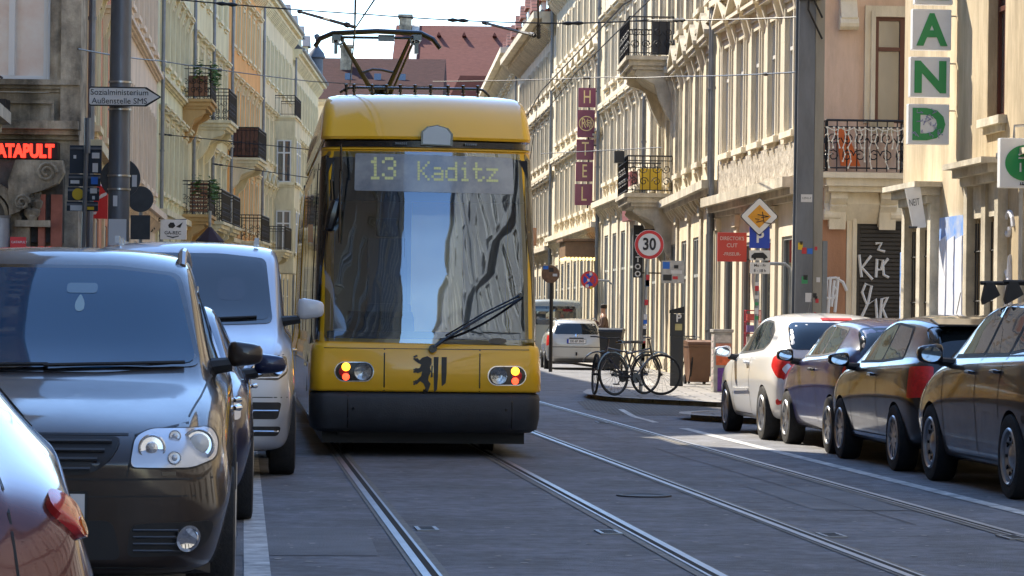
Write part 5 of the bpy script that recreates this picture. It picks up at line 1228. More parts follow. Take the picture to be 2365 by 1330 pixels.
s = MB()
for z in (.76, .81, .86, .9): s.tube([on(bv, FRONT, -.5+t*.1, z, .012)[0] for t in range(11)], .008, 6)
s.build('grille_bar', M_chrome, gp, smooth=True)
s = MB(); seam(bv, FRONT, [(-.85, 1.03), (-.5, .96), (.5, .96), (.85, 1.03)], .009, .002, s); seam(bv, FRONT, [(-.88, .68), (.88, .68)], .008, .002, s); s.build('bonnet_joint', M_dark, car, fix=False)
s = MB()
for a, b in (((-.1, 1.29), (.62, 1.33)), ((-.72, 1.29), (.0, 1.315))): s.tube([on(bv, FRONT, a[0]+(b[0]-a[0])*t/8, a[1]+(b[1]-a[1])*t/8, .02)[0] for t in range(9)], .012, 6)
s.build('wiper', M_dark, car, smooth=True)
s = MB()
for x in (2.2, 2.9, 3.6, 4.3):
    for sg in (-.62, .62): s.box(L/2-x-.07, L/2-x+.07, sg-.02, sg+.02, 1.99, 2.055)
s.build('roof_mount', P_silver, car)
put(car, 417, 24.6, L, side=0)
# ------------------------------------------------------------------ cars on the right, tails towards the camera
RL = View((1, -.9, 0)); RR = View((1, .9, 0))      # three-quarter views onto the rear corners
def q_tail(car, bv, L, poly, m=None, off=.006):
    """wrap-round tail lamp, outline seen from behind and to the side; s measured from the corner ray"""
    for V, sg in ((RL, 1), (RR, -1)):
        c, n = on(bv, REAR, sg*.55, .8); 
        base = Vector((-L/2, sg*hwid, 0)).dot(V.r)
        pl = [(base+(a if sg > 0 else -a), b) for a, b in poly]
        patch(bv, V, rounded(pl if sg > 0 else pl[::-1], .03), off, .05, .02).build('tail_light', m or M_lampr, car, smooth=50, fix=False)
def put_tail(o, L, Xr, Yr, xr):
    """rear axle (xr from nose) of the left wheels at Xr,Yr"""
    d = Vector((-sin(RD), cos(RD))); p = Vector((Xr, Yr))+d*(xr-L/2)+Vector((cos(RD), sin(RD)))*hwid; place_car(o, p.x, p.y, H_AWAY)
def ground(px, py): g = G(px, py); return g.x, g.y
# ---- white hatchback
hwid = .85
P_white = paint('paint_white', (.78, .79, .80), rough=.3)
car = new_car('white three door hatchback, farthest of the cars parked in line on the right')
bv, L = car_basic(car, hatch_T(4.03, 1.71, 1.49, belt=.93, wst=1.75, roofend=3.35, tail=1.0, rear_rake=.30), P_white, [(.80, .85), (3.38, .85)], .345, .76, .315, 7)
glazing(car, bv, L, [[(1.35, .99), (1.75, 1.25), (2.2, 1.36), (2.42, 1.37), (2.42, 1.03)], [(2.47, 1.03), (2.47, 1.37), (2.8, 1.35), (3.05, 1.24), (3.12, 1.14), (2.95, 1.06)]])
patch(bv, REAR, rounded([(-.62, 1.05), (.62, 1.05), (.56, 1.36), (-.56, 1.36)], .08), .006, .07).build('rear_window', M_cglass, car, smooth=60, fix=False)
patch(bv, REAR, [(-.18, 1.385), (.18, 1.385), (.18, 1.41), (-.18, 1.41)], .01, .06).build('brake_light', M_lampr, car, fix=False)
joints(car, bv, L, [[(1.3, .3), (1.25, .9)], [(2.5, .3), (2.52, 1.0)], [(1.3, .27), (2.5, .27)]]); handles(car, bv, LEFT, [(L/2-2.35, .88)], P_white); handles(car, bv, RIGHT, [(L/2-2.35, .88)], P_white)
q_tail(car, bv, L, [(.02, 1.02), (-.12, .96), (-.14, .86), (0, .74), (.14, .68), (.2, .78), (.16, .95)])
q_tail(car, bv, L, [(.06, .83), (.15, .72), (.19, .80), (.12, .9)], M_lamp, .009)
for sg in (-1, 1): mirror(car, L/2-1.35, sg*.98, 1.0, sg, P_white, size=(.075, .11, .075))
for V in (LEFT, RIGHT): patch(bv, V, [(L/2-1.35, .52), (L/2-2.45, .55), (L/2-2.45, .58), (L/2-1.35, .56)][::-1], .018, .1).build('rub_strip', P_white, car, smooth=50, fix=False)
s = MB(); s.tube([(.3, 0, 1.48), (.0, 0, 1.7)], .004, 5); s.build('aerial', M_dark, car)
q_tail(car, bv, L, [(-.02, .42), (.12, .42), (.12, .5), (-.02, .48)], M_lampr)
put_tail(car, L, *ground(1757, 1015), 3.38)
# ---- violet blue compact
hwid = .83
P_viol = paint('paint_violet_blue', (.007, .006, .06), metal=.0, rough=.35)
car = new_car('violet blue compact car parked right behind the white hatchback')
bv, L = car_basic(car, hatch_T(3.83, 1.66, 1.43, belt=.95, wst=1.7, roofend=3.25, tail=.95, rear_rake=.24), P_viol, [(.72, .83), (3.16, .83)], .335, .745, .30, 9)
glazing(car, bv, L, [[(1.3, 1.0), (1.72, 1.24), (2.1, 1.32), (2.3, 1.32), (2.3, 1.02)], [(2.36, 1.02), (2.36, 1.32), (2.95, 1.28), (3.0, 1.06)]])
patch(bv, REAR, rounded([(-.62, .98), (.62, .98), (.55, 1.31), (-.55, 1.31)], .08), .006, .07).build('rear_window', M_cglass, car, smooth=60, fix=False)
patch(bv, REAR, [(-.2, 1.33), (.2, 1.33), (.2, 1.355), (-.2, 1.355)], .01, .06).build('brake_light', M_lampr, car, fix=False)
joints(car, bv, L, [[(1.2, .3), (1.15, .9)], [(2.4, .3), (2.4, 1.0)]]); handles(car, bv, LEFT, [(L/2-2.2, .86)], M_dark); handles(car, bv, RIGHT, [(L/2-2.2, .86)], M_dark)
q_tail(car, bv, L, [(-.10, .90), (.0, .96), (.10, .94), (.14, .74), (-.10, .68)])
q_tail(car, bv, L, [(-.3, .66), (.3, .66), (.3, .38), (-.3, .38)], M_dark)
for sg in (-1, 1): mirror(car, L/2-1.28, sg*.95, 1.0, sg, M_dark, size=(.07, .10, .075))
put_tail(car, L, *ground(1912, 1047), 3.16)
# ---- black hatchback
hwid = .85
P_black = paint('paint_black', (.012, .012, .014), metal=.2, rough=.3)
car = new_car('glossy black hatchback with square red tail lamp, between the blue and the grey car')
bv, L = car_basic(car, hatch_T(3.97, 1.70, 1.46, belt=.93, wst=1.75, roofend=3.4, tail=.97, rear_rake=.22), P_black, [(.80, .85), (3.27, .85)], .345, .755, .31, 10)
glazing(car, bv, L, [[(1.38, .99), (1.8, 1.25), (2.2, 1.34), (2.4, 1.345), (2.4, 1.01)], [(2.45, 1.01), (2.45, 1.345), (3.0, 1.31), (3.22, 1.05)]])
patch(bv, REAR, rounded([(-.64, 1.0), (.64, 1.0), (.57, 1.33), (-.57, 1.33)], .06), .006, .07).build('rear_window', M_cglass, car, smooth=60, fix=False)
s = MB(); s.prism([(-L/2+.48, 1.41), (-L/2+.16, 1.355), (-L/2+.16, 1.335), (-L/2+.48, 1.38)], -.56, .56, 'xz'); s.build('roof_spoiler', P_black, car, bevel=.006)
joints(car, bv, L, [[(1.3, .3), (1.25, .9)], [(2.5, .3), (2.48, 1.0)]]); handles(car, bv, LEFT, [(L/2-2.3, .87)], P_black); handles(car, bv, RIGHT, [(L/2-2.3, .87)], P_black)
q_tail(car, bv, L, [(-.14, .965), (.12, .975), (.16, .70), (-.13, .68)])
for V in (LEFT, RIGHT): seam(bv, V, [(L/2-1.2, .29), (L/2-2.9, .29)], .03, .012).build('sill_strip', M_chrome, car, fix=False)
for sg in (-1, 1): mirror(car, L/2-1.38, sg*.98, 1.0, sg, P_black, size=(.08, .115, .075))
s = MB(); s.tube([(-.2, 0, 1.46), (-.36, 0, 1.66)], .004, 5); s.build('aerial', M_dark, car)
put_tail(car, L, *ground(2060, 1087), 3.27)
# ---- dark grey compact with roof bars
hwid = .90
P_gr = paint('paint_dark_grey', (.045, .043, .045), metal=.6, rough=.35)
car = new_car('dark grey tall hatchback with black roof bars, nearest car of the right hand line')
T = hatch_T(4.35, 1.80, 1.58, belt=1.02, wst=1.75, roofend=3.5, tail=1.05, hood=1.02, rear_rake=.28)
bv, L = car_basic(car, T, P_gr, [(.88, .9), (3.55, .9)], .37, .80, .335, hub='steel')
glazing(car, bv, L, [[(1.42, 1.1), (1.9, 1.4), (2.3, 1.5), (2.42, 1.5), (2.42, 1.12)], [(2.50, 1.12), (2.50, 1.50), (3.15, 1.48), (3.2, 1.13)], [(3.27, 1.14), (3.24, 1.46), (3.5, 1.40), (3.68, 1.18)]])
patch(bv, REAR, rounded([(-.66, 1.12), (.66, 1.12), (.58, 1.48), (-.58, 1.48)], .06), .006, .07).build('rear_window', M_cglass, car, smooth=60, fix=False)
joints(car, bv, L, [[(1.35, .32), (1.3, 1.0)], [(2.46, .3), (2.46, 1.08)], [(3.2, .6), (3.25, 1.1)], [(1.3, .27), (3.0, .27)], [(1.4, 1.07), (3.75, 1.12)]], .014)
handles(car, bv, LEFT, [(L/2-2.3, .96), (L/2-3.1, .98)], P_gr); handles(car, bv, RIGHT, [(L/2-2.3, .96), (L/2-3.1, .98)], P_gr)
q_tail(car, bv, L, [(-.08, 1.1), (.10, 1.1), (.14, .80), (-.04, .78)], M_lamp)
q_tail(car, bv, L, [(-.3, .66), (.3, .66), (.3, .60), (-.3, .60)], M_dark)
for sg in (-1, 1): mirror(car, L/2-1.45, sg*1.03, 1.1, sg, P_gr, size=(.085, .12, .095))
for x in (2.0, 2.75):
    s = MB(); s.tube([(L/2-x, -.74, 1.70), (L/2-x, .74, 1.70)], .017, 8)
    for sg in (-1, 1): s.prism([(sg*.70, 1.70), (sg*.63, 1.70), (sg*.58, 1.60), (sg*.62, 1.575), (sg*.72, 1.52), (sg*.73, 1.56)], L/2-x-.035, L/2-x+.035, 'yz')
    s.build('roof_bar', M_dark, car, smooth=30)
put_tail(car, L, *ground(2325, 1152), 3.55)
# ---- cream estate car farther up
hwid = .865
P_est = paint('paint_champagne', (.52, .50, .45), metal=.5, rough=.4)
car = new_car('pale champagne estate car seen from behind, just beyond the tram and the bicycles')
T = hatch_T(4.55, 1.73, 1.46, belt=.97, wst=1.8, roofend=4.05, tail=1.0, rear_rake=.22)
bv, L = car_basic(car, T, P_est, [(.85, .86), (3.4, .86)], .34, .77, .31)
patch(bv, REAR, rounded([(-.62, 1.0), (.62, 1.0), (.54, 1.30), (-.54, 1.30)], .05), .006, .08).build('rear_window', M_cglass, car, smooth=60, fix=False)
glazing(car, bv, L, [[(1.45, 1.02), (1.95, 1.3), (2.45, 1.33), (2.45, 1.04)], [(2.5, 1.04), (2.5, 1.33), (3.2, 1.32), (3.2, 1.05)], [(3.28, 1.05), (3.28, 1.31), (3.95, 1.26), (4.05, 1.07)]])
hwid = .83; q_tail(car, bv, L, [(-.16, .96), (-.05, .97), (.03, .70), (-.12, .66)])
plate(car, bv, REAR, 0, .80, 'DD EP 3905')
patch(bv, REAR, rounded([(-.75, .36), (.75, .36), (.75, .30), (-.75, .30)], .02), .004, .1).build('lower_valance', M_dark, car, fix=False)
s = MB(); seam(bv, REAR, [(-.76, .64), (.76, .64)], .02, .002, s); seam(bv, REAR, [(-.2, .89), (.2, .89)], .03, .006, s); s.build('tailgate_joint', M_dark, car, fix=False)
disc(bv, REAR, 0, .97, .04, [(1, -.2), (1, .2), (0, .3)], out=.006).build('badge', M_chrome, car)
s = MB(); s.tube([(-L/2-.03, 0, .42), (-L/2-.1, 0, .42), (-L/2-.1, 0, .5)], .025, 8); s.build('tow_bar', M_dark, car)
for sg in (-1, 1):
    s = MB(); s.tube([(1.0-.7, sg*.56, 1.40), (.2, sg*.57, 1.46), (-1.5, sg*.56, 1.44), (-1.75, sg*.55, 1.38)], .015, 6); s.build('roof_rail', M_dark, car, smooth=True)
    for q in (.45, .0): pass
g = G(1327, 862); d = Vector((-sin(RD), cos(RD))); place_car(car, 1.76-.0*L, 84+L/2, radians(90)+radians(1.5))
# ---- pale van and dark car beyond the estate
car = new_car('grey green delivery van half hidden behind the champagne estate car', 'van', 'parked_van')
T = [(0, .3, .5, .74, .72, .72, .84, .60, .86), (.2, .22, .5, .92, .92, .88, 1.03, .77, 1.06), (.7, .22, .5, .95, 1.1, .905, 1.2, .8, 1.24), (1.5, .22, .5, .97, 1.22, .94, 1.95, .8, 2.02), (2.0, .22, .5, .97, 1.25, .95, 2.05, .83, 2.1), (4.6, .22, .5, .97, 1.25, .95, 2.05, .83, 2.1), (4.95, .25, .5, .96, 1.25, .93, 2.0, .82, 2.06), (5., .3, .5, .94, 1.2, .92, 1.6, .88, 1.7)]
bv, L = car_basic(car, T, paint('paint_grey_green', (.30, .32, .28), rough=.5), [(.95, .96), (4., .96)], .37, .86, .345)
patch(bv, REAR, rounded([(-.70, 1.25), (.70, 1.25), (.66, 1.85), (-.66, 1.85)], .05), .006, .1).build('rear_window', M_cglass, car, fix=False)
hwid = .94; q_tail(car, bv, L, [(-.08, 1.25), (.02, 1.25), (.02, .85), (-.08, .85)])
place_car(car, 1.3, 99, radians(92))
car = new_car('small dark car far down the street, left of the grey green van')
bv, L = car_basic(car, hatch_T(4.1, 1.7, 1.47), paint('paint_graphite', (.03, .035, .045), metal=.4), [(.8, .85), (3.4, .85)], .34, .76, .31)
patch(bv, REAR, rounded([(-.6, 1.0), (.6, 1.0), (.53, 1.32), (-.53, 1.32)], .06), .006, .1).build('rear_window', M_cglass, car, fix=False)
hwid = .85; q_tail(car, bv, L, [(-.1, .95), (.05, .95), (.08, .75), (-.1, .73)])
place_car(car, .2, 122, radians(92))
# ============ burgundy car in the lower left corner (tail towards the camera)
hwid = .89
P_burg = paint('paint_rosewood', (.13, .045, .04), metal=.4, rough=.2)
car = new_car('shiny rosewood red car, bulging tail lamp, cut off by the bottom left corner')
T = hatch_T(4.3, 1.80, 1.42, belt=.96, wst=1.8, roofend=3.2, tail=.98, rear_rake=.42)
T[-3] = (4.3-.15, .27, .55, .86, .90, .79, .96, .62, .99); T[-4] = (4.3-.45, .23, .52, .89, .96, .79, 1.12, .54, 1.18)
bv, L = car_basic(car, T, P_burg, [(.85, .9), (3.45, .9)], .36, .79, .32)
patch(bv, REAR, rounded([(-.62, 1.02), (.62, 1.02), (.54, 1.30), (-.54, 1.30)], .06), .006, .05).build('rear_window', M_cglass, car, smooth=60, fix=False)
glazing(car, bv, L, [[(1.45, 1.02), (1.95, 1.25), (2.3, 1.29), (2.3, 1.04)], [(2.36, 1.04), (2.36, 1.28), (2.8, 1.22), (3.1, 1.07)]])
hwid = .86
for V, sg in ((RL, 1), (RR, -1)):
    base = Vector((-L/2, sg*.84, 0)).dot(V.r)
    def pq(l): return [(base+(-a if sg > 0 else a), b) for a, b in l]
    def w_(l): q = pq(l); return rounded(q if sg < 0 else q[::-1], .03)
    o = patch(bv, V, w_([(-.02, .90), (.03, .935), (.09, .925), (.135, .88), (.11, .835), (.05, .835)]), .018, .02, .03).build('tail_light', mat('lamp_deep_red', (.5, .02, .02), rough=.12, coat=1.), car, smooth=60, fix=False)
    patch(bv, V, w_([(.05, .86), (.08, .885), (.10, .85), (.07, .835)]), .021, .02, .01).build('indicator_lens', M_lampo, o, smooth=60, fix=False)
s = MB(); seam(bv, REAR, [(-.62, 1.0), (-.66, .7), (-.6, .55), (.6, .55), (.66, .7), (.62, 1.0)], .006, .002, s); s.build('tailgate_joint', M_dark, car, fix=False)
plate(car, bv, REAR, 0, .62, '')
YR = 6.5; hd = radians(15); a_, b_ = ray(280, 1200); d = Vector((-sin(hd), cos(hd))); n_ = Vector((cos(hd), sin(hd)))
q = Vector((a_*YR, YR))-n_*.87+d*(L/2)
place_car(car, q.x, q.y, radians(90)+hd)

# ------------------------------------------------------------------ street furniture
M_mast = mat('mast_grey_blue', (.16, .175, .20), rough=.45, metal=.3, var=.35, vscale=3, coat=.2, stretch=(1, 1, .25))
M_pole = mat('galvanised_pole', (.30, .32, .33), rough=.5, metal=.5, var=.25, vscale=4)
M_signw = mat('sign_white', (.72, .72, .7), rough=.45, var=.08, vscale=6)
M_signb = mat('sign_back', (.05, .055, .06), rough=.55, var=.3, vscale=5)
M_ink = mat('sign_black', (.012, .012, .012), rough=.5)
M_red = mat('sign_red', (.62, .03, .03), rough=.4, var=.1)
M_blue = mat('sign_blue', (.01, .05, .42), rough=.4)
STK = [mat('sticker_white', (.65, .65, .65), rough=.6), mat('sticker_blue', (.03, .16, .6), rough=.6), mat('sticker_yellow', (.75, .5, .03), rough=.6), mat('sticker_red', (.55, .04, .05), rough=.6), mat('sticker_green', (.05, .3, .12), rough=.6), mat('sticker_black', (.03, .03, .03), rough=.6)]
def stick(parent, pts, y, t=.004):
    """stickers: (x0, x1, z0, z1, colour)"""
    for x0, x1, z0, z1, c in pts:
        s = MB(); s.box(x0, x1, y-t, y, z0, z1); s.build('sticker', STK[c], parent)
def thing(name, label, cat, loc, rz=0., group=None): return empty(name, loc, rz, label, cat, group)
def at(px, Y, z=0.): a, b = ray(px, 750); return Vector((a*Y, Y, z))
def hz(px, py, Y): return P(px, py, Y).z
# ---- left mast
o = thing('catenary_mast', 'thick blue grey steel mast on the left carrying the white arrow sign', 'mast', at(271, 42, .08))
s = MB(); s.tube([(0, 0, 0), (.0, 0, 5), (.015, 0, 9)], [.155, .148, .14], 28); s.build('post', M_mast, o, smooth=30)
s = MB()
for py in (190, 253, 406, 437): z = hz(270, py, 42)-.08; s.lathe([(.158, -.012), (.166, -.012), (.166, .012), (.158, .012)], (0, 0, z), n=28)
s.build('strap', M_alloy, o, smooth=30)
stick(o, [(-.12, .13, 2.25, 2.62, 0), (-.06, .0, 2.8, 2.95, 0)], -.157)
o = thing('direction_sign', 'white arrow shaped direction sign pointing right on the left mast', 'sign', at(200, 41.7, hz(200, 222, 41.7)))
w_ = at(367, 41.7).x-at(200, 41.7).x; h = .27/2; m_ = .21
pl = [(0.02, -h), (0, -h+.02), (0, h-.02), (.02, h), (w_-m_, h), (w_, 0), (w_-m_, -h)]
s = MB(); s.prism(pl, -.02, .0, 'xz'); s.build('board', M_ink, o)
s = MB(); s.prism([(w_/2*.97+(a-w_/2)*.965, b*.86) for a, b in pl], -.024, -.0201, 'xz'); s.build('face', M_signw, o)
text('Sozialministerium', .115, (w_*.42, -.027, .055), o, M_ink, .002, 0.); text('Außenstelle SMS', .115, (w_*.42, -.027, -.065), o, M_ink, .002, 0.)
o = thing('road_sign', 'large round sign seen from the back, half hidden by the left mast', 'sign', at(275, 43.2, .08))
s = MB(); zc = hz(275, 412, 43.2)-.08; s.tube([(0, 0, 0), (0, 0, zc+.4)], .03, 10); s.build('pole', M_pole, o, smooth=True)
s = MB(); s.lathe([(0, -.01), (.29, -.01), (.29, .015), (0, .015)], (0, -.05, zc), 'y', 40); s.build('sign_plate', M_signb, o, smooth=30)
stick(o, [(.17, .24, zc-.12, zc+.05, 0), (-.17, -.1, zc-.22, zc-.12, 0)], -.062)
o = thing('road_sign', 'small round grey sign back above a square plate, right of the left mast', 'sign', at(322, 46, .0))
zc = hz(322, 460, 46); s = MB(); s.tube([(0, 0, 0), (0, 0, zc+.1)], .028, 10); s.build('pole', M_pole, o, smooth=True)
s = MB(); s.lathe([(0, -.01), (.2, -.01), (.2, .01), (0, .01)], (0, -.05, zc), 'y', 32); s.build('sign_plate', M_signb, o, smooth=30)
s = MB(); s.box(-.15, .15, -.05, -.03, hz(322, 553, 46), hz(322, 497, 46)); s.build('additional_plate', M_signb, o)
o = thing('road_sign', 'stack of dark rectangular sign backs plastered with stickers on a pole, beside the corner pub', 'sign', at(190, 44, .08))
s = MB(); zt = hz(195, 272, 44); s.tube([(-.05, 0, 0), (.04, 0, zt-.08)], .035, 12); s.tube([(.04, 0, zt-.6), (.04, 0, zt-.08)], .05, 12); s.build('pole', M_mast, o, smooth=30)
fx0 = at(155, 44).x-at(190, 44).x; fx1 = at(229, 44).x-at(190, 44).x
for i, (a, b) in enumerate(((335, 400), (402, 430), (432, 463), (465, 487))):
    s = MB(); z0, z1 = hz(190, b, 44)-.08, hz(190, a, 44)-.08; s.box(fx0-.012*i, fx1-.015*i, .05, .07, z0, z1); q = s.build('sign_plate', mat('sign_back_blue', (.02, .03, .05), rough=.5, var=.3), o, bevel=.004)
    s = MB(); s.box(fx0-.01*i, fx1-.015*i, .03, .049, z1-.06, z1-.03); s.build('rail_bracket', M_mast, q)
z = lambda p: hz(190, p, 44)-.08
stick(o, [(fx1-.14, fx1-.03, z(365), z(352), 0), (fx1-.13, fx1-.05, z(397), z(376), 0), (fx1-.15, fx1-.05, z(425), z(408), 1), (fx0+.02, fx0+.15, z(424), z(416), 0), (fx1-.16, fx1-.06, z(446), z(434), 0), (fx1-.13, fx1-.09, z(460), z(452), 0), (fx0+.02, fx0+.2, z(486), z(474), 0), (fx1-.2, fx1-.1, z(484), z(477), 2), (fx0+.06, fx0+.10, z(366), z(358), 0)], .028)
s = MB(); s.lathe([(0, -.002), (.085, -.002), (.085, .002), (0, .002)], (fx0+.13, .03, z(448)), 'y', 24); s.build('sticker', STK[2], o)
# red advertising board and white board farther left
o = thing('shop_sign', 'red house shaped board with white stroke behind the stickered sign, on the peach house', 'sign', at(165, 55.5, 0))
u = lambda p: at(p, 55.5).x-at(165, 55.5).x; z = lambda p: hz(200, p, 55.5)
s = MB(); s.prism([(u(165), z(503)), (u(165), z(488)), (u(228), z(425)), (u(246), z(446)), (u(246), z(505))], -.05, .05, 'xz'); s.build('board', M_red, o)
s = MB(); s.prism([(u(222), z(461)), (u(230), z(449)), (u(244), z(443)), (u(244), z(450)), (u(232), z(457))], -.06, -.051, 'xz'); s.prism([(u(205), z(495)), (u(205), z(489)), (u(222), z(489)), (u(219), z(495))], -.06, -.051, 'xz'); s.build('stroke', M_signw, o)
s = MB(); s.tube([(u(246), 0, z(480)), (u(246)-.9, .3, z(480))], .03, 6); s.build('arm', M_iron, o)
o = thing('shop_sign', 'square white sign with black bird emblem hanging from a scrolled bracket, left row', 'sign', at(370, 88, 0))
u = lambda p: at(p, 88).x-at(370, 88).x; z = lambda p: hz(400, p, 88)
s = MB(); s.box(u(368), u(428), -.06, .06, z(553), z(507)); s.build('board', M_signw, o)
text('GA-REC', .14, (u(397), -.066, z(538)), o, M_ink, .004, .002)
s = MB(); s.prism([(u(388), z(526)), (u(386), z(520)), (u(391), z(514)), (u(399), z(514)), (u(403), z(522)), (u(397), z(527))], -.065, -.0605, 'xz'); s.prism([(u(404), z(524)), (u(420), z(513)), (u(414), z(526))], -.065, -.0605, 'xz'); s.prism([(u(383), z(546)), (u(397), z(550)), (u(411), z(546)), (u(411), z(544)), (u(397), z(547)), (u(383), z(544))], -.065, -.0605, 'xz'); s.build('emblem', M_ink, o)
s = MB(); s.tube([(u(300), 0, z(492)), (u(365), 0, z(492)), (u(370), 0, z(500)), (u(362), 0, z(508)), (u(340), 0, z(520)), (u(345), 0, z(524))], .018, 6); s.tube([(u(300), 0, z(515)), (u(428), 0, z(506))], .02, 6); s.tube([(p[0], 0, p[1]) for p in scroll(u(345), z(530), .12, 1.5, 14)], .02, 6); s.build('bracket', M_iron, o)
o = thing('parasol', 'closed black and burgundy pavement parasol in front of the straw yellow house', 'parasol', at(482, 96, .0))
s = MB(); s.tube([(0, 0, 0), (0, 0, hz(482, 487, 96))], .05, 8); s.build('pole', M_pole, o, smooth=True)
s = MB(); R = (at(515, 96).x-at(449, 96).x)/2; n = 8; zt = hz(482, 520, 96); zb = hz(482, 556, 96)
s.add([(0, 0, zt)]+[(R*cos(2*pi*i/n), R*sin(2*pi*i/n), zb) for i in range(n)]+[(R*cos(2*pi*i/n), R*sin(2*pi*i/n), zb-.18) for i in range(n)], [(0, 1+i, 1+(i+1) % n) for i in range(n)]+[(1+i, 9+i, 9+(i+1) % n, 1+(i+1) % n) for i in range(n)]); s.build('canopy', mat('parasol_cloth', (.03, .015, .025), rough=.8), o, fix=False)
# ---- right mast
o = thing('catenary_mast', 'tall grey steel mast with stickers on the right, behind the white hatchback', 'mast', at(1868, 42.4, .08), radians(6))
s = MB(); H_ = 9.
for (x0, x1, y0, y1) in ((-.21, .02, -.12, -.09), (-.21, .02, .09, .12), (-.11, -.08, -.089, .089)): s.box(x0, x1, y0, y1, 0, H_)
for v in range(len(s.v)): 
    x, y, zz = s.v[v]; s.v[v] = (x*(1.12-.14*zz/H_), y, zz)
s.build('post', M_mast, o)
s = MB(); s.box(.03, .16, -.10, .10, 0, H_); s.build('cable_duct', mat('duct_beige', (.33, .31, .26), rough=.7, var=.3, vscale=3, stretch=(1, 1, .2)), o)
s = MB(); s.box(.17, .24, -.08, .08, 1.2, 2.45); s.build('switch_box', M_zinc, o)
s = MB(); zz = hz(1872, 458, 42.3)-.08; s.box(-.16, .0, -.128, -.121, zz-.055, zz+.055); q = s.build('number_tag', M_signw, o)
text('12741-7', .04, (-.08, -.13, zz), q, M_ink, .002)
r = random.Random(11); pts = []
for i in range(13): x = r.uniform(-.2, -.06); z0 = r.uniform(1., 2.5); a = r.uniform(.04, .09); pts.append((x, x+a, z0, z0+a*r.uniform(.8, 1.6), r.randrange(6)))
stick(o, pts, -.122); 
pts = []
for i in range(8): x = r.uniform(.035, .08); z0 = r.uniform(.9, 2.5); a = r.uniform(.03, .07); pts.append((x, x+a, z0, z0+a*1.3, r.randrange(6)))
stick(o, pts, -.102)
s = MB()
for zz in (6.3, 6.6): s.tube([(-.2, -.15, zz), (-.1, -.3, zz+.1), (-.12, -.28, zz-.6), (.1, -.2, zz-1.0)], .015, 6)
s.box(-.3, .1, -.2, -.121, 6.2, 6.35); s.box(-.26, .08, -.2, -.121, 5.85, 5.92); s.build('wire_clamp', M_iron, o)
# ---- sign cluster with the priority road diamond
o = thing('road_sign', 'scribbled priority road diamond sign above a blue parking sign, before the white house', 'sign', at(1747, 50, .08))
yb = -.04; z = lambda p: hz(1747, p, 50)-.08; u = lambda p: at(p, 50).x-at(1747, 50).x
s = MB(); s.tube([(-.02, 0, 0), (.02, 0, z(460))], .035, 10); s.build('pole', M_pole, o, smooth=True)
def diam(a, b, c, r_): return [(c[0]-r_, c[1]), (c[0], c[1]-r_), (c[0]+r_, c[1]), (c[0], c[1]+r_)]
c = (u(1750), z(500)); R = u(1795)-u(1750)
s = MB(); s.prism(rounded(diam(0, 0, c, R), .04), yb-.02, yb, 'xz'); d = s.build('diamond', M_ink, o)
s = MB(); s.prism(rounded(diam(0, 0, c, R*.95), .04), yb-.024, yb-.0201, 'xz'); s.build('border', M_signw, d)
s = MB(); s.prism(diam(0, 0, c, R*.60), yb-.028, yb-.0241, 'xz'); s.build('centre', mat('priority_yellow', (.72, .33, .02), rough=.5, var=.2, vscale=12), d)
strokes([[(c[0]-.03, c[1]+.03), (c[0]+.16, c[1]+.0), (c[0]+.03, c[1]-.02)], [(c[0]-.07, c[1]-.04), (c[0]+.0, c[1]-.05), (c[0]-.05, c[1]-.1), (c[0]+.06, c[1]-.07)], [(c[0]+.05, c[1]+.08), (c[0]+.08, c[1]-.1), (c[0]+.2, c[1]-.12)]], .008, yb-.03).build('scribble', M_ink, d)
s = MB(); s.prism(rounded([(u(1728), z(573)), (u(1775), z(573)), (u(1775), z(523)), (u(1728), z(523))], .02), yb+.001, yb+.02, 'xz'); q = s.build('parking_plate', M_blue, o)
text('P', .26, (u(1752), yb-.003, z(549)), q, M_signw, .004, .006)
s = MB(); s.prism(rounded([(u(1729), z(601)), (u(1776), z(601)), (u(1776), z(578)), (u(1729), z(578))], .015), yb, yb+.02, 'xz'); q = s.build('vehicle_plate', M_signw, o)
s = MB(); s.prism([(u(1733), z(596)), (u(1733), z(590)), (u(1740), z(584)), (u(1760), z(583)), (u(1768), z(590)), (u(1771), z(596))], yb-.005, yb-.001, 'xz'); 
for p in (1741, 1763): s.lathe([(0, yb-.007), (.022, yb-.007), (.022, yb-.001)], (u(p), 0, z(597)), 'y', 14)
s.build('car_symbol', M_ink, q)
s = MB(); s.prism(rounded([(u(1730), z(632)), (u(1776), z(632)), (u(1776), z(606)), (u(1730), z(606))], .015), yb, yb+.02, 'xz'); q = s.build('text_plate', M_signw, o)
text('Mo - Fr', .065, (u(1753), yb-.003, z(613)), q, M_ink, .002, .001); text('8 - 18 h', .065, (u(1753), yb-.003, z(625)), q, M_ink, .002, .001)
s = MB(); s.tube([(u(1776), 0, z(608)), (u(1812), 0, z(609)), (u(1823), 0, z(618)), (u(1825), 0, z(640)), (u(1825), 0, 0)], .028, 8); s.build('bent_pole', M_pole, o, smooth=True)
r = random.Random(4); pts = [(-.035, .03, z0, z0+r.uniform(.05, .1), r.randrange(6)) for z0 in [z(p) for p in (660, 672, 690, 705, 725, 738)]]; stick(o, pts, -.037)
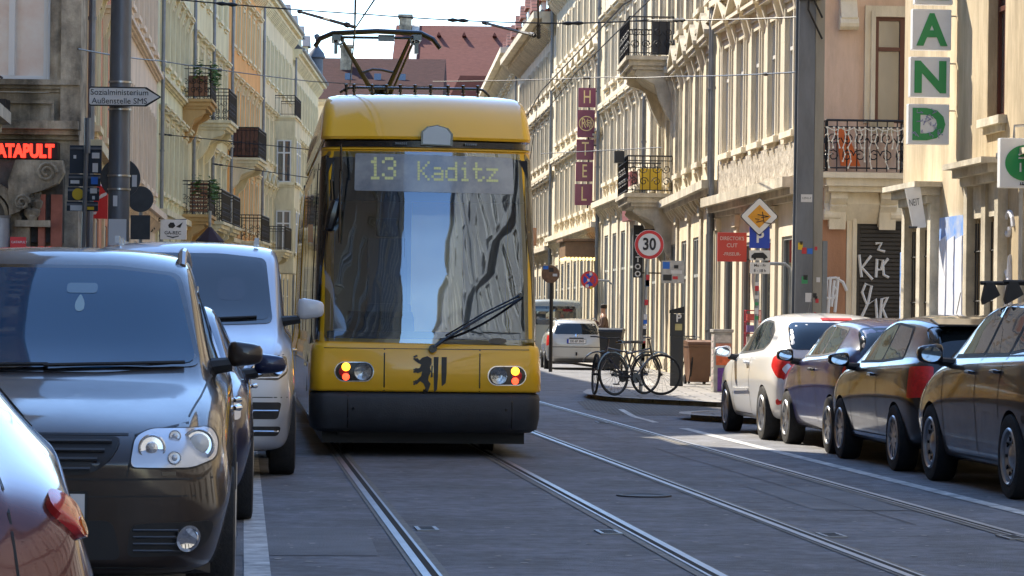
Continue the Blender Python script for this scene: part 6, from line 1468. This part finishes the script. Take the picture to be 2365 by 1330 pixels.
# ---- speed limit
o = thing('road_sign', 'round speed limit sign 30 with red ring on a stickered pole, above the bicycles', 'sign', at(1490, 54, .08))
z = lambda p: hz(1490, p, 54)-.08
s = MB(); s.tube([(-.07, 0, 0), (.04, 0, z(540))], .036, 10); s.build('pole', M_pole, o, smooth=True)
cx, cz = at(1497, 54).x-at(1490, 54).x, z(565); R = .266
s = MB(); s.lathe([(0, -.012), (R, -.012), (R, .01), (0, .01)], (cx, -.05, cz), 'y', 48); q = s.build('sign_plate', mat('sign_rim', (.7, .7, .7), rough=.4), o, smooth=30)
s = MB(); s.lathe([(R*.97, -.004), (R*.97, .0), (R*.76, .0), (R*.76, -.004)], (cx, -.063, cz), 'y', 48); s.build('red_ring', M_red, q, smooth=30)
s = MB(); s.lathe([(0, 0), (R*.757, 0), (R*.757, .003)], (cx, -.0645, cz), 'y', 48); s.build('white_face', M_signw, q, smooth=30)
text('30', .30, (cx, -.068, cz), q, M_ink, .004, .008, sx=.82)
r = random.Random(9); pts = []
for i in range(16): z0 = r.uniform(.5, 2.1); pts.append((-.06+.05*z0-.035, -.06+.05*z0+.03, z0, z0+r.uniform(.05, .12), r.randrange(6)))
stick(o, [(a-.0, b, c_, d_, e) for a, b, c_, d_, e in pts], -.038)
# ---- no stopping
o = thing('road_sign', 'round blue and red no stopping sign covered in stickers, beyond the champagne estate car', 'sign', at(1360, 92, .0))
z = lambda p: hz(1360, p, 92); u = lambda p: at(p, 92).x-at(1360, 92).x; R = .27
s = MB(); s.tube([(u(1378), .03, z(647)), (u(1404), .03, z(648)), (u(1414), .03, z(657)), (u(1415), .03, 0)], .035, 8); s.tube([(0, .03, z(646)), (u(1378), .03, z(647))], .03, 8); s.build('bent_pole', M_pole, o, smooth=True)
s = MB(); s.lathe([(0, -.01), (R, -.01), (R, .01), (0, .01)], (0, -.03, z(646)), 'y', 36); q = s.build('sign_plate', M_red, o, smooth=30)
s = MB(); s.lathe([(0, 0), (R*.72, 0), (R*.72, .003)], (0, -.043, z(646)), 'y', 36); s.build('blue_face', M_blue, q, smooth=30)
M45 = Matrix.Rotation(radians(45), 3, 'Y'); s = MB(); s.obox((0, -.046, z(646)), (R*1.5, .004, .05), M45); s.obox((0, -.0465, z(646)), (R*1.5, .004, .05), Matrix.Rotation(radians(-45), 3, 'Y')); s.build('red_cross', M_red, q)
stick(o, [(-.07, .0, z(650), z(644), 0), (.02, .1, z(668), z(661), 2), (-.12, -.02, z(664), z(657), 0), (.0, .08, z(636), z(629), 0), (.06, .16, z(652), z(640), 3)], -.05)
# ---- info plate
o = thing('road_sign', 'square white information plate with blue corner, right of the speed limit sign', 'sign', at(1552, 60, .08))
z = lambda p: hz(1552, p, 60)-.08; u = lambda p: at(p, 60).x-at(1552, 60).x
s = MB(); s.tube([(0, .02, 0), (0, .02, z(604))], .025, 8); s.build('pole', M_pole, o, smooth=True)
s = MB(); s.prism(rounded([(u(1526), z(654)), (u(1579), z(654)), (u(1579), z(602)), (u(1526), z(602))], .02), -.02, -.005, 'xz'); q = s.build('plate', mat('info_plate', (.5, .5, .48), rough=.5, var=.3, vscale=9), o)
stick(q, [(u(1529), u(1545), z(621), z(605), 1), (u(1530), u(1550), z(648), z(634), 5), (u(1555), u(1565), z(620), z(612), 5), (u(1552), u(1564), z(645), z(638), 3), (u(1548), u(1574), z(632), z(624), 0)], -.021)
# ---- round brown sign at the tram's right
o = thing('road_sign', 'round sign back covered with brown and pink stickers, at the right flank of the tram', 'sign', at(1270, 80, 0))
z = lambda p: hz(1270, p, 80); s = MB(); s.tube([(.03, .02, 0), (.03, .02, z(625))], .05, 8); s.build('pole', M_iron, o, smooth=True)
s = MB(); s.lathe([(0, -.01), (.24, -.01), (.24, .01), (0, .01)], (0, -.04, z(633)), 'y', 30); s.build('sign_plate', mat('brown_plate', (.22, .12, .06), rough=.6, var=.5, vscale=9), o, smooth=30)
stick(o, [(-.04, .08, z(628), z(618), 5), (.06, .18, z(638), z(632), 0), (-.2, -.06, z(622), z(614), 1)], -.052)
# ---- shop signs on the right facades
o = thing('hotel_sign', 'tall plum coloured vertical HOTEL sign in gold letters, sticking out from the hotel front', 'sign', at(1350, 99, 0), RD*.6)
z = lambda p: hz(1350, p, 99); u = lambda p: at(p, 99).x-at(1350, 99).x
M_plum = mat('plum_panel', (.20, .04, .09), rough=.4, coat=.3); M_gold = mat('gold_letters', (.8, .62, .3), rough=.4)
for (a, b, ch) in ((203, 248, 'H'), (254, 317, None), (322, 369, 'T'), (374, 419, 'E'), (425, 474, 'L')):
    s = MB(); cxx = -.01-.0035*(a-203)/10; s.box(cxx-.285, cxx+.285, -.07, .07, z(b), z(a)); q = s.build('panel', M_plum, o, bevel=.01)
    if ch: text(ch, .78*(z(a)-z(b))*1.45*.85, (cxx, -.076, (z(a)+z(b))/2), q, M_gold, .01, .0, sx=.62)
    else:
        zc = (z(a)+z(b))/2; s = MB(); s.tube([(cxx+.235*cos(t), -.08, zc+.235*sin(t)) for t in [2*pi*i/28 for i in range(28)]], .018, 6, closed=True)
        s.build('emblem_ring', M_gold, q, smooth=True)
        text('R', .46, (cxx-.09, -.08, zc), q, M_gold, .01, .0, sx=.6); text('H', .40, (cxx+.1, -.08, zc+.01), q, M_gold, .01, .0, sx=.6); strokes([scroll(cxx+.05, zc, .13, .9, 12)+[(cxx+.14, zc-.2)]], .014, -.08).build('monogram_q', M_gold, q)
s = MB(); s.tube([(.05, 0, z(474)-.1), (0.06, 0, z(203)+.1)], .03, 6)
for p in (210, 335, 465): s.tube([(0, 0, z(p)), (.9, .1, z(p))], .025, 6)
s.build('bracket', M_iron, o)
o = thing('shop_sign', 'red hairdresser sign with pale typewriter lettering hanging from the white house', 'sign', at(1688, 60, 0), RD*.5)
z = lambda p: hz(1688, p, 60); u = lambda p: at(p, 60).x-at(1688, 60).x
s = MB(); s.box(u(1655), u(1722), -.03, .03, z(604), z(537)); s.build('board', mat('salon_red', (.62, .07, .05), rough=.5), o, bevel=.006)
M_pale = mat('pale_letters', (.7, .55, .5), rough=.5)
text("DIRECTOR'S", .105, (0, -.034, z(551)), o, M_pale, .004, .001, sx=.85); text('CUT', .11, (0, -.034, z(567)), o, M_pale, .004, .001); text('-FRISEUR-', .095, (0, -.034, z(587)), o, M_pale, .004, .001, sx=.9)
s = MB(); s.tube([(u(1722), 0, z(545)), (u(1722)+.25, .05, z(545))], .015, 6); s.tube([(u(1722), 0, z(598)), (u(1722)+.25, .05, z(598))], .015, 6); s.build('bracket', M_iron, o)
o = thing('shop_sign', 'narrow black vertical tattoo sign in white capitals behind the speed limit sign', 'sign', at(1472, 78, 0), RD*.5)
z = lambda p: hz(1472, p, 78); s = MB(); s.box(-.13, .11, -.04, .04, z(641), z(520)); s.build('board', M_ink, o)
for i, ch in enumerate('TATTOO'): text(ch, .2, (-.01, -.046, z(633)+.19*(5-i)), o, M_signw, .004, .006)
s = MB(); s.tube([(.1, 0, z(530)), (1., .1, z(530))], .02, 6); s.tube([(.1, 0, z(630)), (1., .1, z(630))], .02, 6); s.build('bracket', M_iron, o)
# ---- green letter boxes
M_box = mat('lightbox_white', (.8, .81, .82), rough=.4, coat=.3, var=.08, vscale=3); M_grn = mat('letter_green', (.005, .27, .07), rough=.4, coat=.3)
YB = 43.7
for i, (x0, x1, a, b, ch, lb) in enumerate(((2112, 2202, -92, 10, 'L', 'topmost letter box, only its lower edge in view, above the green A'), (2106, 2198, 22, 115, 'A', 'white light box with green letter A on the sand coloured wall'), (2101, 2195, 132, 224, 'N', 'white light box with green letter N, between the A and D boxes'), (2096, 2193, 241, 333, 'D', 'white light box with green letter D scribbled over in violet, lowest of its column'))):
    pa = P(x0, b, YB); pb = P(x1, a, YB); o = thing('letter_box', lb, 'sign', (pb.x, YB, pa.z), radians(4.2), 'green letter boxes'); W_ = pb.x-pa.x; H_ = pb.z-pa.z
    s = MB(); s.box(-W_, 0, -.0, .16, 0, H_); s.build('light_box', M_box, o, bevel=.012)
    s = MB(); s.tube([(0, .08, H_*.85), (.12, .085, H_*.85)], .012, 6); s.lathe([(0, 0), (.03, 0), (.03, .02), (0, .02)], (.12, .085, H_*.85), 'x', 10); s.build('wall_bracket', M_alloy, o, smooth=30)
    t = text_mb(ch, 1., .012, .035); xs_ = [v[0] for v in t.v]; ys_ = [v[1] for v in t.v]; sx = W_*.80/(max(xs_)-min(xs_)); sy = H_*.80/(max(ys_)-min(ys_)); mx = (max(xs_)+min(xs_))/2; my = (max(ys_)+min(ys_))/2
    t.xf(Matrix.Translation((-W_/2, -.008, H_/2))@FACE@Matrix.Diagonal((sx, sy, 1, 1))@Matrix.Translation((-mx, -my, 0))); t.build('letter', M_grn, o, fix=False)
    if ch == 'D':
        r = random.Random(8); ls = []
        for k in range(16):
            x = -W_*.9+r.random()*W_*.75; zz_ = H_*.2+r.random()*H_*.65; ls.append([(x+r.uniform(-.05, .05), zz_+r.uniform(-.05, .05)) for _ in range(4)])
        strokes(ls, .006, -.018, 4).build('scribble', mat('violet_marker', (.32, .33, .52), rough=.6), o)
    if i < 3:
        pass
s = MB(); 
o = thing('pharmacy_sign', 'white projecting box with green oval at the right edge of the view', 'sign', (P(2309, 433, 38.5).x, 38.5, P(2309, 433, 38.5).z), radians(4.2))
W_ = .66; H_ = P(2309, 318, 38.5).z-P(2309, 433, 38.5).z
s = MB(); s.box(0, W_, 0, .16, 0, H_); s.build('light_box', M_box, o, bevel=.012)
s = MB(); s.lathe([(0, 0), (1, 0), (1, 1.)], (0, 0, 0), 'y', 40); s.xf(Matrix.Translation((W_*.5, -.012, H_*.5))@Matrix.Diagonal((W_*.40, .012, H_*.36, 1))); s.build('green_oval', M_grn, o)
strokes([[(W_*.36, H_*.66), (W_*.45, H_*.7), (W_*.6, H_*.7), (W_*.66, H_*.62)], [(W_*.36, H_*.6), (W_*.6, H_*.61)], [(W_*.4, H_*.5), (W_*.4, H_*.32)], [(W_*.5, H_*.5), (W_*.5, H_*.32)], [(W_*.58, H_*.5), (W_*.58, H_*.32)]], .013, -.02).build('white_mark', M_signw, o)
strokes([[(.27, .04), (.27, .07)], [(.3, .04), (.3, .075)], [(.33, .04), (.33, .07)], [(.26, .04), (.34, .04)]], .006, -.006).build('small_emblem', M_ink, o)
s = MB(); s.tube([(.2, .08, H_), (.2, .08, H_+.16), (.75, .1, H_+.2)], .02, 6); s.build('bracket', M_alloy, o)
o = thing('banner', 'tilted white banner panel with tall thin letters on the sand coloured wall', 'banner', P(2139, 525, 44.6), radians(4))
u = lambda p, q: P(p, q, 44.6)-P(2139, 525, 44.6)
s = MB(); pl = [(u(2108, 527).x, u(2108, 527).z), (0, 0), (u(2124, 428).x, u(2124, 428).z), (u(2089, 436).x, u(2089, 436).z)]; s.prism(pl, -.02, .01, 'xz'); s.build('panel', M_signw, o)
text('NEIT', .15, (u(2111, 465).x, -.024, u(2111, 468).z), o, M_ink, .002, -.001, tilt=radians(8), sx=.5).scale = (1, 1, 1)
s = MB(); s.box(u(2104, 0).x, u(2124, 0).x, -.024, -.0201, u(0, 500).z-.01, u(0, 497).z); s.build('small_print', M_signb, o)
# ---- bins, cabinet, parking meter, rack
def wheelie(label, px, Y, m, rz=0., w_=.56, h_=1.05, name='wheelie_bin'):
    o = thing(name, label, 'bin', at(px, Y, .08), rz)
    s = MB(); a, b = w_*.40, w_*.5; d = .3
    s.add([(-a, -d*.85, .05), (a, -d*.85, .05), (a, d*.9, .05), (-a, d*.9, .05), (-b, -d*1.1, h_-.1), (b, -d*1.1, h_-.1), (b, d*1.1, h_-.1), (-b, d*1.1, h_-.1)], [(3, 2, 1, 0), (4, 5, 6, 7), (0, 1, 5, 4), (1, 2, 6, 5), (2, 3, 7, 6), (3, 0, 4, 7)]); s.box(-b-.015, b+.015, -d*1.1-.02, d*1.1, h_-.14, h_-.09); s.build('bin_body', m, o, bevel=.015)
    s = MB(); s.prism([(-d*1.18, h_-.088), (-d*1.1, h_-.04), (0, h_), (d*1.1, h_-.02), (d*1.2, h_-.088)], -b-.02, b+.02, 'yz'); s.build('lid', m, o, bevel=.01)
    s = MB(); s.tube([(-b, d*1.25, h_-.07), (b, d*1.25, h_-.07)], .018, 8); s.build('handle', m, o)
    for sg in (-1, 1): q = MB(); q.lathe([(0, -.025), (.1, -.025), (.1, .025), (0, .025)], (sg*(a+.0), d*.95, .10), 'x', 18); q.build('wheel', M_tyre, o, smooth=30)
    return o
wheelie('brown wheeled bin on the pavement behind the bicycles', 1612, 62, mat('bin_brown', (.17, .085, .045), rough=.55, var=.2), radians(8), .50, .92)
wheelie('black wheeled bin beside the champagne estate car', 1413, 78, mat('bin_black', (.02, .021, .022), rough=.5), radians(-8), .60, 1.12)
o = thing('utility_cabinet', 'slim grey cabinet covered in red and orange posters, left of the white hatchback', 'cabinet', at(1668, 55, .08), radians(6))
s = MB(); s.box(-.17, .17, -.14, .2, 0, 1.1); s.box(-.19, .19, -.16, .22, 1.101, 1.16); s.build('casing', mat('cabinet_grey', (.4, .39, .36), rough=.7, var=.4, vscale=6), o, bevel=.008)
for (z0, z1, c, x0, x1) in ((.0, .45, (.16, .06, .30), -.10, .15), (.48, .72, (.72, .16, .06), -.13, .16), (.72, .9, (.62, .25, .16), -.14, .15), (.9, 1.05, (.6, .56, .5), -.15, .14)):
    s = MB(); s.box(x0, x1, -.148, -.1405, z0+.02, z1); s.build('poster', mat('poster_%d' % int(z0*100), c, rough=.8, var=.35, vscale=12), o)
s = MB()
r = random.Random(2)
for i in range(8): zz_ = .1+.12*i; s.box(-.176, -.1705, -.1+.02*r.random(), .1, zz_, zz_+.09)
s.build('torn_paper', mat('torn_paper', (.55, .45, .44), rough=.9, var=.5, vscale=15), o)
o = thing('parking_meter', 'black pavement parking meter with white P and slanted solar hood', 'parking meter', at(1564, 60, .08), radians(-4))
s = MB(); s.box(-.13, .13, -.1, .1, 0, 1.0); s.box(-.14, .14, -.11, .11, 1.001, 1.45); s.build('housing', mat('meter_grey', (.03, .033, .036), rough=.5), o, bevel=.012)
s = MB(); s.prism([(-.16, 1.52), (.14, 1.60), (.14, 1.46), (-.16, 1.46)], -.12, .12, 'xz'); s.build('solar_hood', M_ink, o)
s = MB(); s.box(-.04, .10, -.12, -.112, 1.12, 1.25); s.build('display', mat('meter_yellow', (.5, .45, .2), rough=.5, var=.3), o)
text('P', .22, (.03, -.114, 1.36), o, M_signw, .004, .006)
o = thing('leaflet_rack', 'red wire leaflet rack in the shop doorway above the white hatchback', 'rack', at(1738, 52.6, .08), radians(5))
s = MB()
for x in (-.13, .13):
    for y in (-.08, .08): s.tube([(x, y, 0), (x, y, 1.5)], .01, 6)
for zz_ in (.7, .9, 1.1, 1.3, 1.5): s.tube([(-.13, -.08, zz_), (.13, -.08, zz_), (.13, .08, zz_), (-.13, .08, zz_)], .01, 6, closed=True)
s.build('frame', mat('rack_red', (.4, .02, .03), rough=.5), o)
for i, c in enumerate(((.6, .3, .05), (.5, .45, .4), (.2, .15, .35), (.55, .1, .08))): s = MB(); s.box(-.11, .11, -.07, .05, .72+.2*i, .84+.2*i); s.build('leaflets', mat('leaflet_%d' % i, c, rough=.8, var=.4, vscale=20), o)
# ---- drains and manhole
for i, (px, py, rz) in enumerate(((985, 1223, 6), (1405, 1231, 6), (1920, 1238, 6), (2340, 1243, 6), (1390, 977, 6))):
    g = G(px, py); o = thing('drain_grate', ['small rail drain grate beside the left rail of the near track', 'small rail drain grate beside the right rail of the near track', 'small rail drain grate at the left rail of the far track', 'small rail drain grate at the right edge of the view', 'small rail drain grate far up at the outermost rail'][i], 'drain', (g.x, g.y, .0), radians(rz), 'rail drain grates')
    s = MB(); s.box(-.07, .07, -.17, .17, .001, .011); s.build('frame', mat('cast_iron', (.28, .29, .3), rough=.45, metal=.6), o)
    s = MB()
    for k in range(3): s.box(-.045, .045, -.14+.1*k, -.075+.1*k, .0115, .0125)
    s.build('slots', M_groove, o)
g = G(1487, 1146); o = thing('manhole_cover', 'sunken dark round manhole cover between the two tram tracks', 'manhole', (g.x, g.y, 0))
s = MB(); s.lathe([(0, .006), (.16, .006), (.17, .012), (.21, .012), (.215, .002)], n=32); s.build('cover', mat('cast_iron_dark', (.025, .025, .028), rough=.6), o, smooth=30)
# ---- bicycles
M_bk = mat('bike_black', (.015, .015, .018), rough=.3, coat=.5)
def bicycle(label, p_rear, p_front, colr, lean=0., steer=0., R=.35):
    """p_rear, p_front: ground points under the axles"""
    a = Vector(p_rear); b = Vector(p_front); d = b-a; rz = atan2(d.y, d.x); wb = d.length
    o = thing('bicycle', label, 'bicycle', (a.x, a.y, a.z), rz); sc = wb/1.05; Ln = Matrix.Rotation(lean, 4, 'X')
    def wh(x, st, par):
        w_ = MB(); w_.lathe([(R-.04, -.014), (R-.01, -.02), (R, 0), (R-.01, .02), (R-.04, .014), (R-.04, -.014)], (0, 0, 0), 'y', 40)
        for k in range(20): t = 2*pi*k/20; w_.tube([(.02*cos(t+.8), .02*(-1)**k, .02*sin(t+.8)), ((R-.02)*cos(t), 0, (R-.02)*sin(t))], .0022, 3)
        w_.lathe([(0, -.04), (.022, -.04), (.022, .04), (0, .04)], (0, 0, 0), 'y', 12)
        q = w_.build('wheel', M_tyre, par, smooth=40); q.matrix_local = Ln@Matrix.Translation((x, 0, R))@Matrix.Rotation(st, 4, 'Z')
        f = MB(); f.lathe([(R-.045, -.012), (R-.024, -.014), (R-.024, .014), (R-.045, .012), (R-.045, -.012)], (0, 0, 0), 'y', 40); f.build('rim', M_dark, q, smooth=40); return q
    wh(0, 0, o); wh(wb, steer, o)
    ra, bb, seat, head, ft = (0, 0, R), (.43*sc, 0, R-.06), (.30*sc, 0, .78), (.86*sc, 0, .82), (wb, 0, R)
    s = MB(); s.tube([bb, seat], .016, 8); s.tube([bb, (head[0]+.02, 0, .70)], .018, 8); s.tube([(.32*sc, 0, .72), head], .015, 8); s.tube([(.88*sc, 0, .66), (.84*sc, 0, .86)], .019, 8)
    for y in (-.05, .05): s.tube([(0, y, R), (bb[0], y*.5, bb[2])], .010, 6); s.tube([(0, y, R), (.31*sc, y*.3, .70)], .009, 6)
    s.xf(Ln); s.build('frame', colr, o, smooth=35)
    s = MB(); cs, sn = cos(steer), sin(steer)
    for y in (-.055, .055): s.tube([(wb+-sn*y, cs*y, R), (.9*sc-sn*y*.6, cs*y*.6, .60), (.885*sc, 0, .66)], .012, 6)
    s.xf(Ln); s.build('fork', colr, o, smooth=35)
    s = MB(); s.tube([(.84*sc, 0, .86), (.83*sc, 0, .97)], .014, 6); hb = [(.78*sc, -.28, .99), (.86*sc, -.2, 1.0), (.88*sc, 0, .98), (.86*sc, .2, 1.0), (.78*sc, .28, .99)]
    s.tube([tuple(Matrix.Rotation(steer, 3, 'Z')@(Vector(p)-Vector((.86*sc, 0, 0)))+Vector((.86*sc, 0, 0))) for p in hb], .013, 6); s.xf(Ln); s.build('handlebar', M_bk, o, smooth=True)
    s = MB(); s.tube([seat, (.28*sc, 0, .90)], .012, 6); s.prism([(.14*sc, 0), (.16*sc, .075), (.24*sc, .06), (.42*sc, .015), (.42*sc, -.015), (.24*sc, -.06), (.16*sc, -.075)], .90, .945, 'xy'); s.xf(Ln); s.build('saddle', M_bk, o, bevel=.01)
    s = MB(); s.lathe([(0, -.008), (.09, -.008), (.09, .008), (0, .008)], (bb[0], -.06, bb[2]), 'y', 24); s.tube([(bb[0], -.07, bb[2]), (bb[0]+.1, -.075, bb[2]-.13)], .01, 6); s.tube([(bb[0], .07, bb[2]), (bb[0]-.1, .075, bb[2]+.13)], .01, 6)
    for q, y in (((bb[0]+.1), -.11), ((bb[0]-.1), .11)): s.obox((q, y, bb[2]+(-.13 if y < 0 else .13)), (.09, .08, .02))
    s.xf(Ln); s.build('crank', M_dark, o, smooth=30)
    s = MB(); s.tube([(bb[0], -.06, bb[2]+.088), (0, -.05, R+.035)], .005, 4); s.tube([(bb[0], -.06, bb[2]-.088), (0, -.05, R-.035)], .005, 4); s.lathe([(0, -.006), (.04, -.006), (.04, .006), (0, .006)], (0, -.05, R), 'y', 14); s.xf(Ln); s.build('chain', M_dark, o)
    s = MB()
    for x, a0, a1 in ((0, .3, 2.9), (wb, .6, 2.6)):
        s.tube([(x+(R+.03)*cos(a0+(a1-a0)*i/12), 0, R+(R+.03)*sin(a0+(a1-a0)*i/12)) for i in range(13)], .014, 5)
    s.xf(Ln); s.build('mudguard', M_bk, o, smooth=True)
    s = MB()
    for y in (-.07, .07): s.tube([(-.25, y, R+.40), (.28*sc, y, R+.40)], .007, 5)
    for x in (-.25, -.05, .15): s.tube([(x, -.07, R+.40), (x, .07, R+.40)], .006, 5)
    s.tube([(-.1, .06, R+.40), (0, .05, R)], .006, 5); s.tube([(-.1, -.06, R+.40), (0, -.05, R)], .006, 5); s.xf(Ln); s.build('luggage_rack', M_bk, o)
    return o
def gp(px, Y): a = at(px, Y, .085); return a
bicycle('black bicycle facing right, leaning on the speed limit pole, nearer of the two', gp(1422, 51.2), gp(1532, 52.0), M_bk, radians(-6), radians(-52), .36)
bicycle('dark bicycle facing left with its front wheel turned out, behind the other at the pole', gp(1490, 52.4), gp(1374, 51.6), mat('bike_dark_blue', (.02, .025, .05), rough=.3, coat=.6), radians(-5), radians(55), .36)
bicycle('dark bicycle parked behind the parking meter', gp(1592, 62), gp(1570, 66), M_bk, radians(6), 0, .35)
# ------------------------------------------------------------------ pedestrian by the estate car
def skin_body(name, verts, edges, radii, m, parent, lv=2):
    me = bpy.data.meshes.new(name); me.from_pydata(verts, edges, []); me.materials.append(m)
    o = bpy.data.objects.new(name, me); COL.objects.link(o); md = o.modifiers.new('s', 'SKIN'); md.use_smooth_shade = True
    for v, r in zip(me.skin_vertices[0].data, radii): v.radius = (r, r) if not isinstance(r, tuple) else r
    me.skin_vertices[0].data[0].use_root = True
    sm = o.modifiers.new('u', 'SUBSURF'); sm.levels = lv; sm.render_levels = lv
    dg = bpy.context.evaluated_depsgraph_get(); out = bpy.data.meshes.new_from_object(o.evaluated_get(dg)); bpy.data.objects.remove(o)
    if not out.materials: out.materials.append(m)
    return link_mesh(name, out, parent)
M_skin = mat('skin', (.45, .25, .17), rough=.6); M_jack = mat('jacket_brown', (.16, .10, .075), rough=.85, var=.2, vscale=8); M_trou = mat('trousers', (.05, .055, .07), rough=.9); M_hair = mat('hair_dark', (.03, .02, .015), rough=.8)
o = thing('person', 'person in brown jacket walking left with a raised hand, behind the estate car', 'person', at(1394, 86, .08), radians(180))
# local +x is where the person faces (left in view after turning)
V = [(0, 0, .93), (0, 0, 1.12), (0, 0, 1.32), (0, 0, 1.45), (.01, 0, 1.53), (.02, 0, 1.62), (.02, 0, 1.71),
     (.0, .17, 1.40), (.05, .23, 1.14), (.24, .16, 1.12), (.0, -.17, 1.40), (.07, -.24, 1.15), (.27, -.12, 1.32),
     (.0, .09, .88), (.12, .09, .50), (.06, .09, .10), (.18, .09, .04), (.0, -.09, .88), (-.04, -.09, .50), (-.24, -.09, .14), (-.14, -.09, .05)]
E_ = [(0, 1), (1, 2), (2, 3), (3, 4), (4, 5), (5, 6), (3, 7), (7, 8), (8, 9), (3, 10), (10, 11), (11, 12), (0, 13), (13, 14), (14, 15), (15, 16), (0, 17), (17, 18), (18, 19), (19, 20)]
R_ = [(.13, .15), (.12, .14), (.13, .17), (.09, .12), (.055, .055), (.085, .075), (.075, .07), .062, .05, .038, .062, .05, .038, .09, .062, .045, .04, .09, .062, .045, .04]
skin_body('body', V, E_, R_, M_skin, o)
J = [(0, 0, .98), (0, 0, 1.12), (0, 0, 1.32), (0, 0, 1.45), (0, .175, 1.40), (.05, .235, 1.14), (.22, .165, 1.12), (0, -.175, 1.40), (.07, -.245, 1.15), (.25, -.13, 1.30), (0, 0, .84)]
skin_body('jacket', J, [(0, 1), (1, 2), (2, 3), (3, 4), (4, 5), (5, 6), (3, 7), (7, 8), (8, 9), (0, 10)], [(.15, .18), (.145, .165), (.15, .19), (.10, .13), .08, .066, .055, .08, .066, .055, (.15, .18)], M_jack, o)
skin_body('trousers', [(0, 0, .93), (0, .09, .85), (.12, .09, .50), (.06, .09, .12), (0, -.09, .85), (-.04, -.09, .50), (-.23, -.09, .16)], [(0, 1), (1, 2), (2, 3), (0, 4), (4, 5), (5, 6)], [(.14, .15), .105, .08, .065, .105, .08, .065], M_trou, o)
s = MB(); s.lathe([(0, -.02), (.09, .0), (.102, .05), (.09, .10), (.05, .125), (0, .13)], (.0, 0, 1.67), n=16); s.build('hair', M_hair, o, smooth=True)
s = MB()
for k, (dy, ln) in enumerate(((-.03, .075), (-.01, .09), (.01, .085), (.03, .07))): s.tube([(.27, -.11+dy, 1.36), (.285, -.105+dy, 1.36+ln*.6), (.27, -.10+dy, 1.36+ln)], [.011, .010, .008], 6)
s.tube([(.26, -.075, 1.33), (.23, -.06, 1.37)], .011, 6); s.build('fingers', M_skin, o, smooth=True)
# ------------------------------------------------------------------ overhead wires
M_wire = mat('wire', (.03, .03, .032), rough=.5, metal=.4)
def wire(pts, r, label, group=None, sag=0., ins=(), name='overhead_wire', cat='wire'):
    q = []
    for a, b in zip(pts, pts[1:]):
        n = 10
        for i in range(n):
            t = i/n; p = Vector(a).lerp(Vector(b), t); p.z -= sag*4*t*(1-t); q.append(p)
    q.append(Vector(pts[-1])); c = q[0].copy(); o = empty(name, c, 0, label, cat, group)
    s = MB(); s.tube([p-c for p in q], r, 5); s.build('cable', M_wire, o, smooth=True)
    for f in ins:
        k = f*(len(q)-1); i = min(int(k), len(q)-2); p = q[i].lerp(q[i+1], k-i)-c; d = (q[i+1]-q[i]).normalized()
        s = MB(); L_ = .16
        s.tube([p-d*L_, p-d*L_*.5, p, p+d*L_*.5, p+d*L_], [r*1.5, .035, .02, .035, r*1.5], 8); s.build('insulator', M_dark, o, smooth=True)
    return o
Gp = 'tram overhead wires'
wire([P(300, -12, 46), P(860, 34, 46), P(1240, 53, 46), P(1500, 46, 46), P(1866, 38, 42.5)], .011, 'span wire crossing high over the tram to the right mast, uppermost of the span wires', Gp, .02, (.1, .38, .58, .80))
wire([P(180, 113, 43), P(365, 140, 60), P(720, 188, 75), P(1000, 200, 80)], .012, 'span wire from the left mast sloping down over the balconies towards the pantograph', Gp, .02, (.45,))
wire([P(1000, 188, 70), P(1400, 178, 62), P(1560, 176, 60), P(1862, 165, 42.5)], .011, 'span wire running left from the right mast below the uppermost one', Gp, .02, (.3, .92))
wire([P(365, 309, 92), P(780, 352, 92)], .014, 'thin wire in front of the left row between two wall hooks, upper one', Gp, .0, (.05,))
wire([P(490, 378, 100), P(780, 420, 100)], .014, 'thin wire in front of the left row, lowest one, over the orange house', Gp, .0, (.05,))
wire([P(1250, 355, 88), P(1575, 338, 78)], .013, 'thin wire tied to the front of the double balcony house', Gp, .0, (.95,))
wire([P(822, -60, 20), P(819, 72, 32.5), P(808, 200, 60)], .011, 'contact wire running over the head of the pantograph', Gp, .0)
wire([P(905, -60, 22), P(820, 66, 33)], .009, 'catenary wire joining the contact wire above the pantograph from the upper right', Gp)
wire([P(690, 26, 45), P(818, 62, 34)], .022, 'slanting steady arm left above the pantograph', 'steady arms', 0, (.02, .9), 'steady_arm', 'wire arm')
wire([P(1118, 52, 45), P(1236, 82, 40)], .022, 'slanting steady arm right above the tram', 'steady arms', 0, (.02, .95), 'steady_arm', 'wire arm')
wire([P(1700, -140, 27), P(1440, 10, 36), P(1250, 210, 54), P(1130, 420, 95)], .011, 'contact wire of the empty track slanting down before the right facades', Gp)
wire([P(1560, -60, 33), P(1330, 168, 52), P(1235, 290, 75)], .010, 'second slanting wire of the empty track, just below the other', Gp)
wire([P(1242, -20, 38), P(1244, 84, 40)], .014, 'short dark hanger wire dropping right above the tram roof edge', Gp, 0, (.8, .95))
wire([P(1210, 470, 90), P(1245, 220, 90)], .012, 'thin hanger between the hotel and the tram roof', Gp)
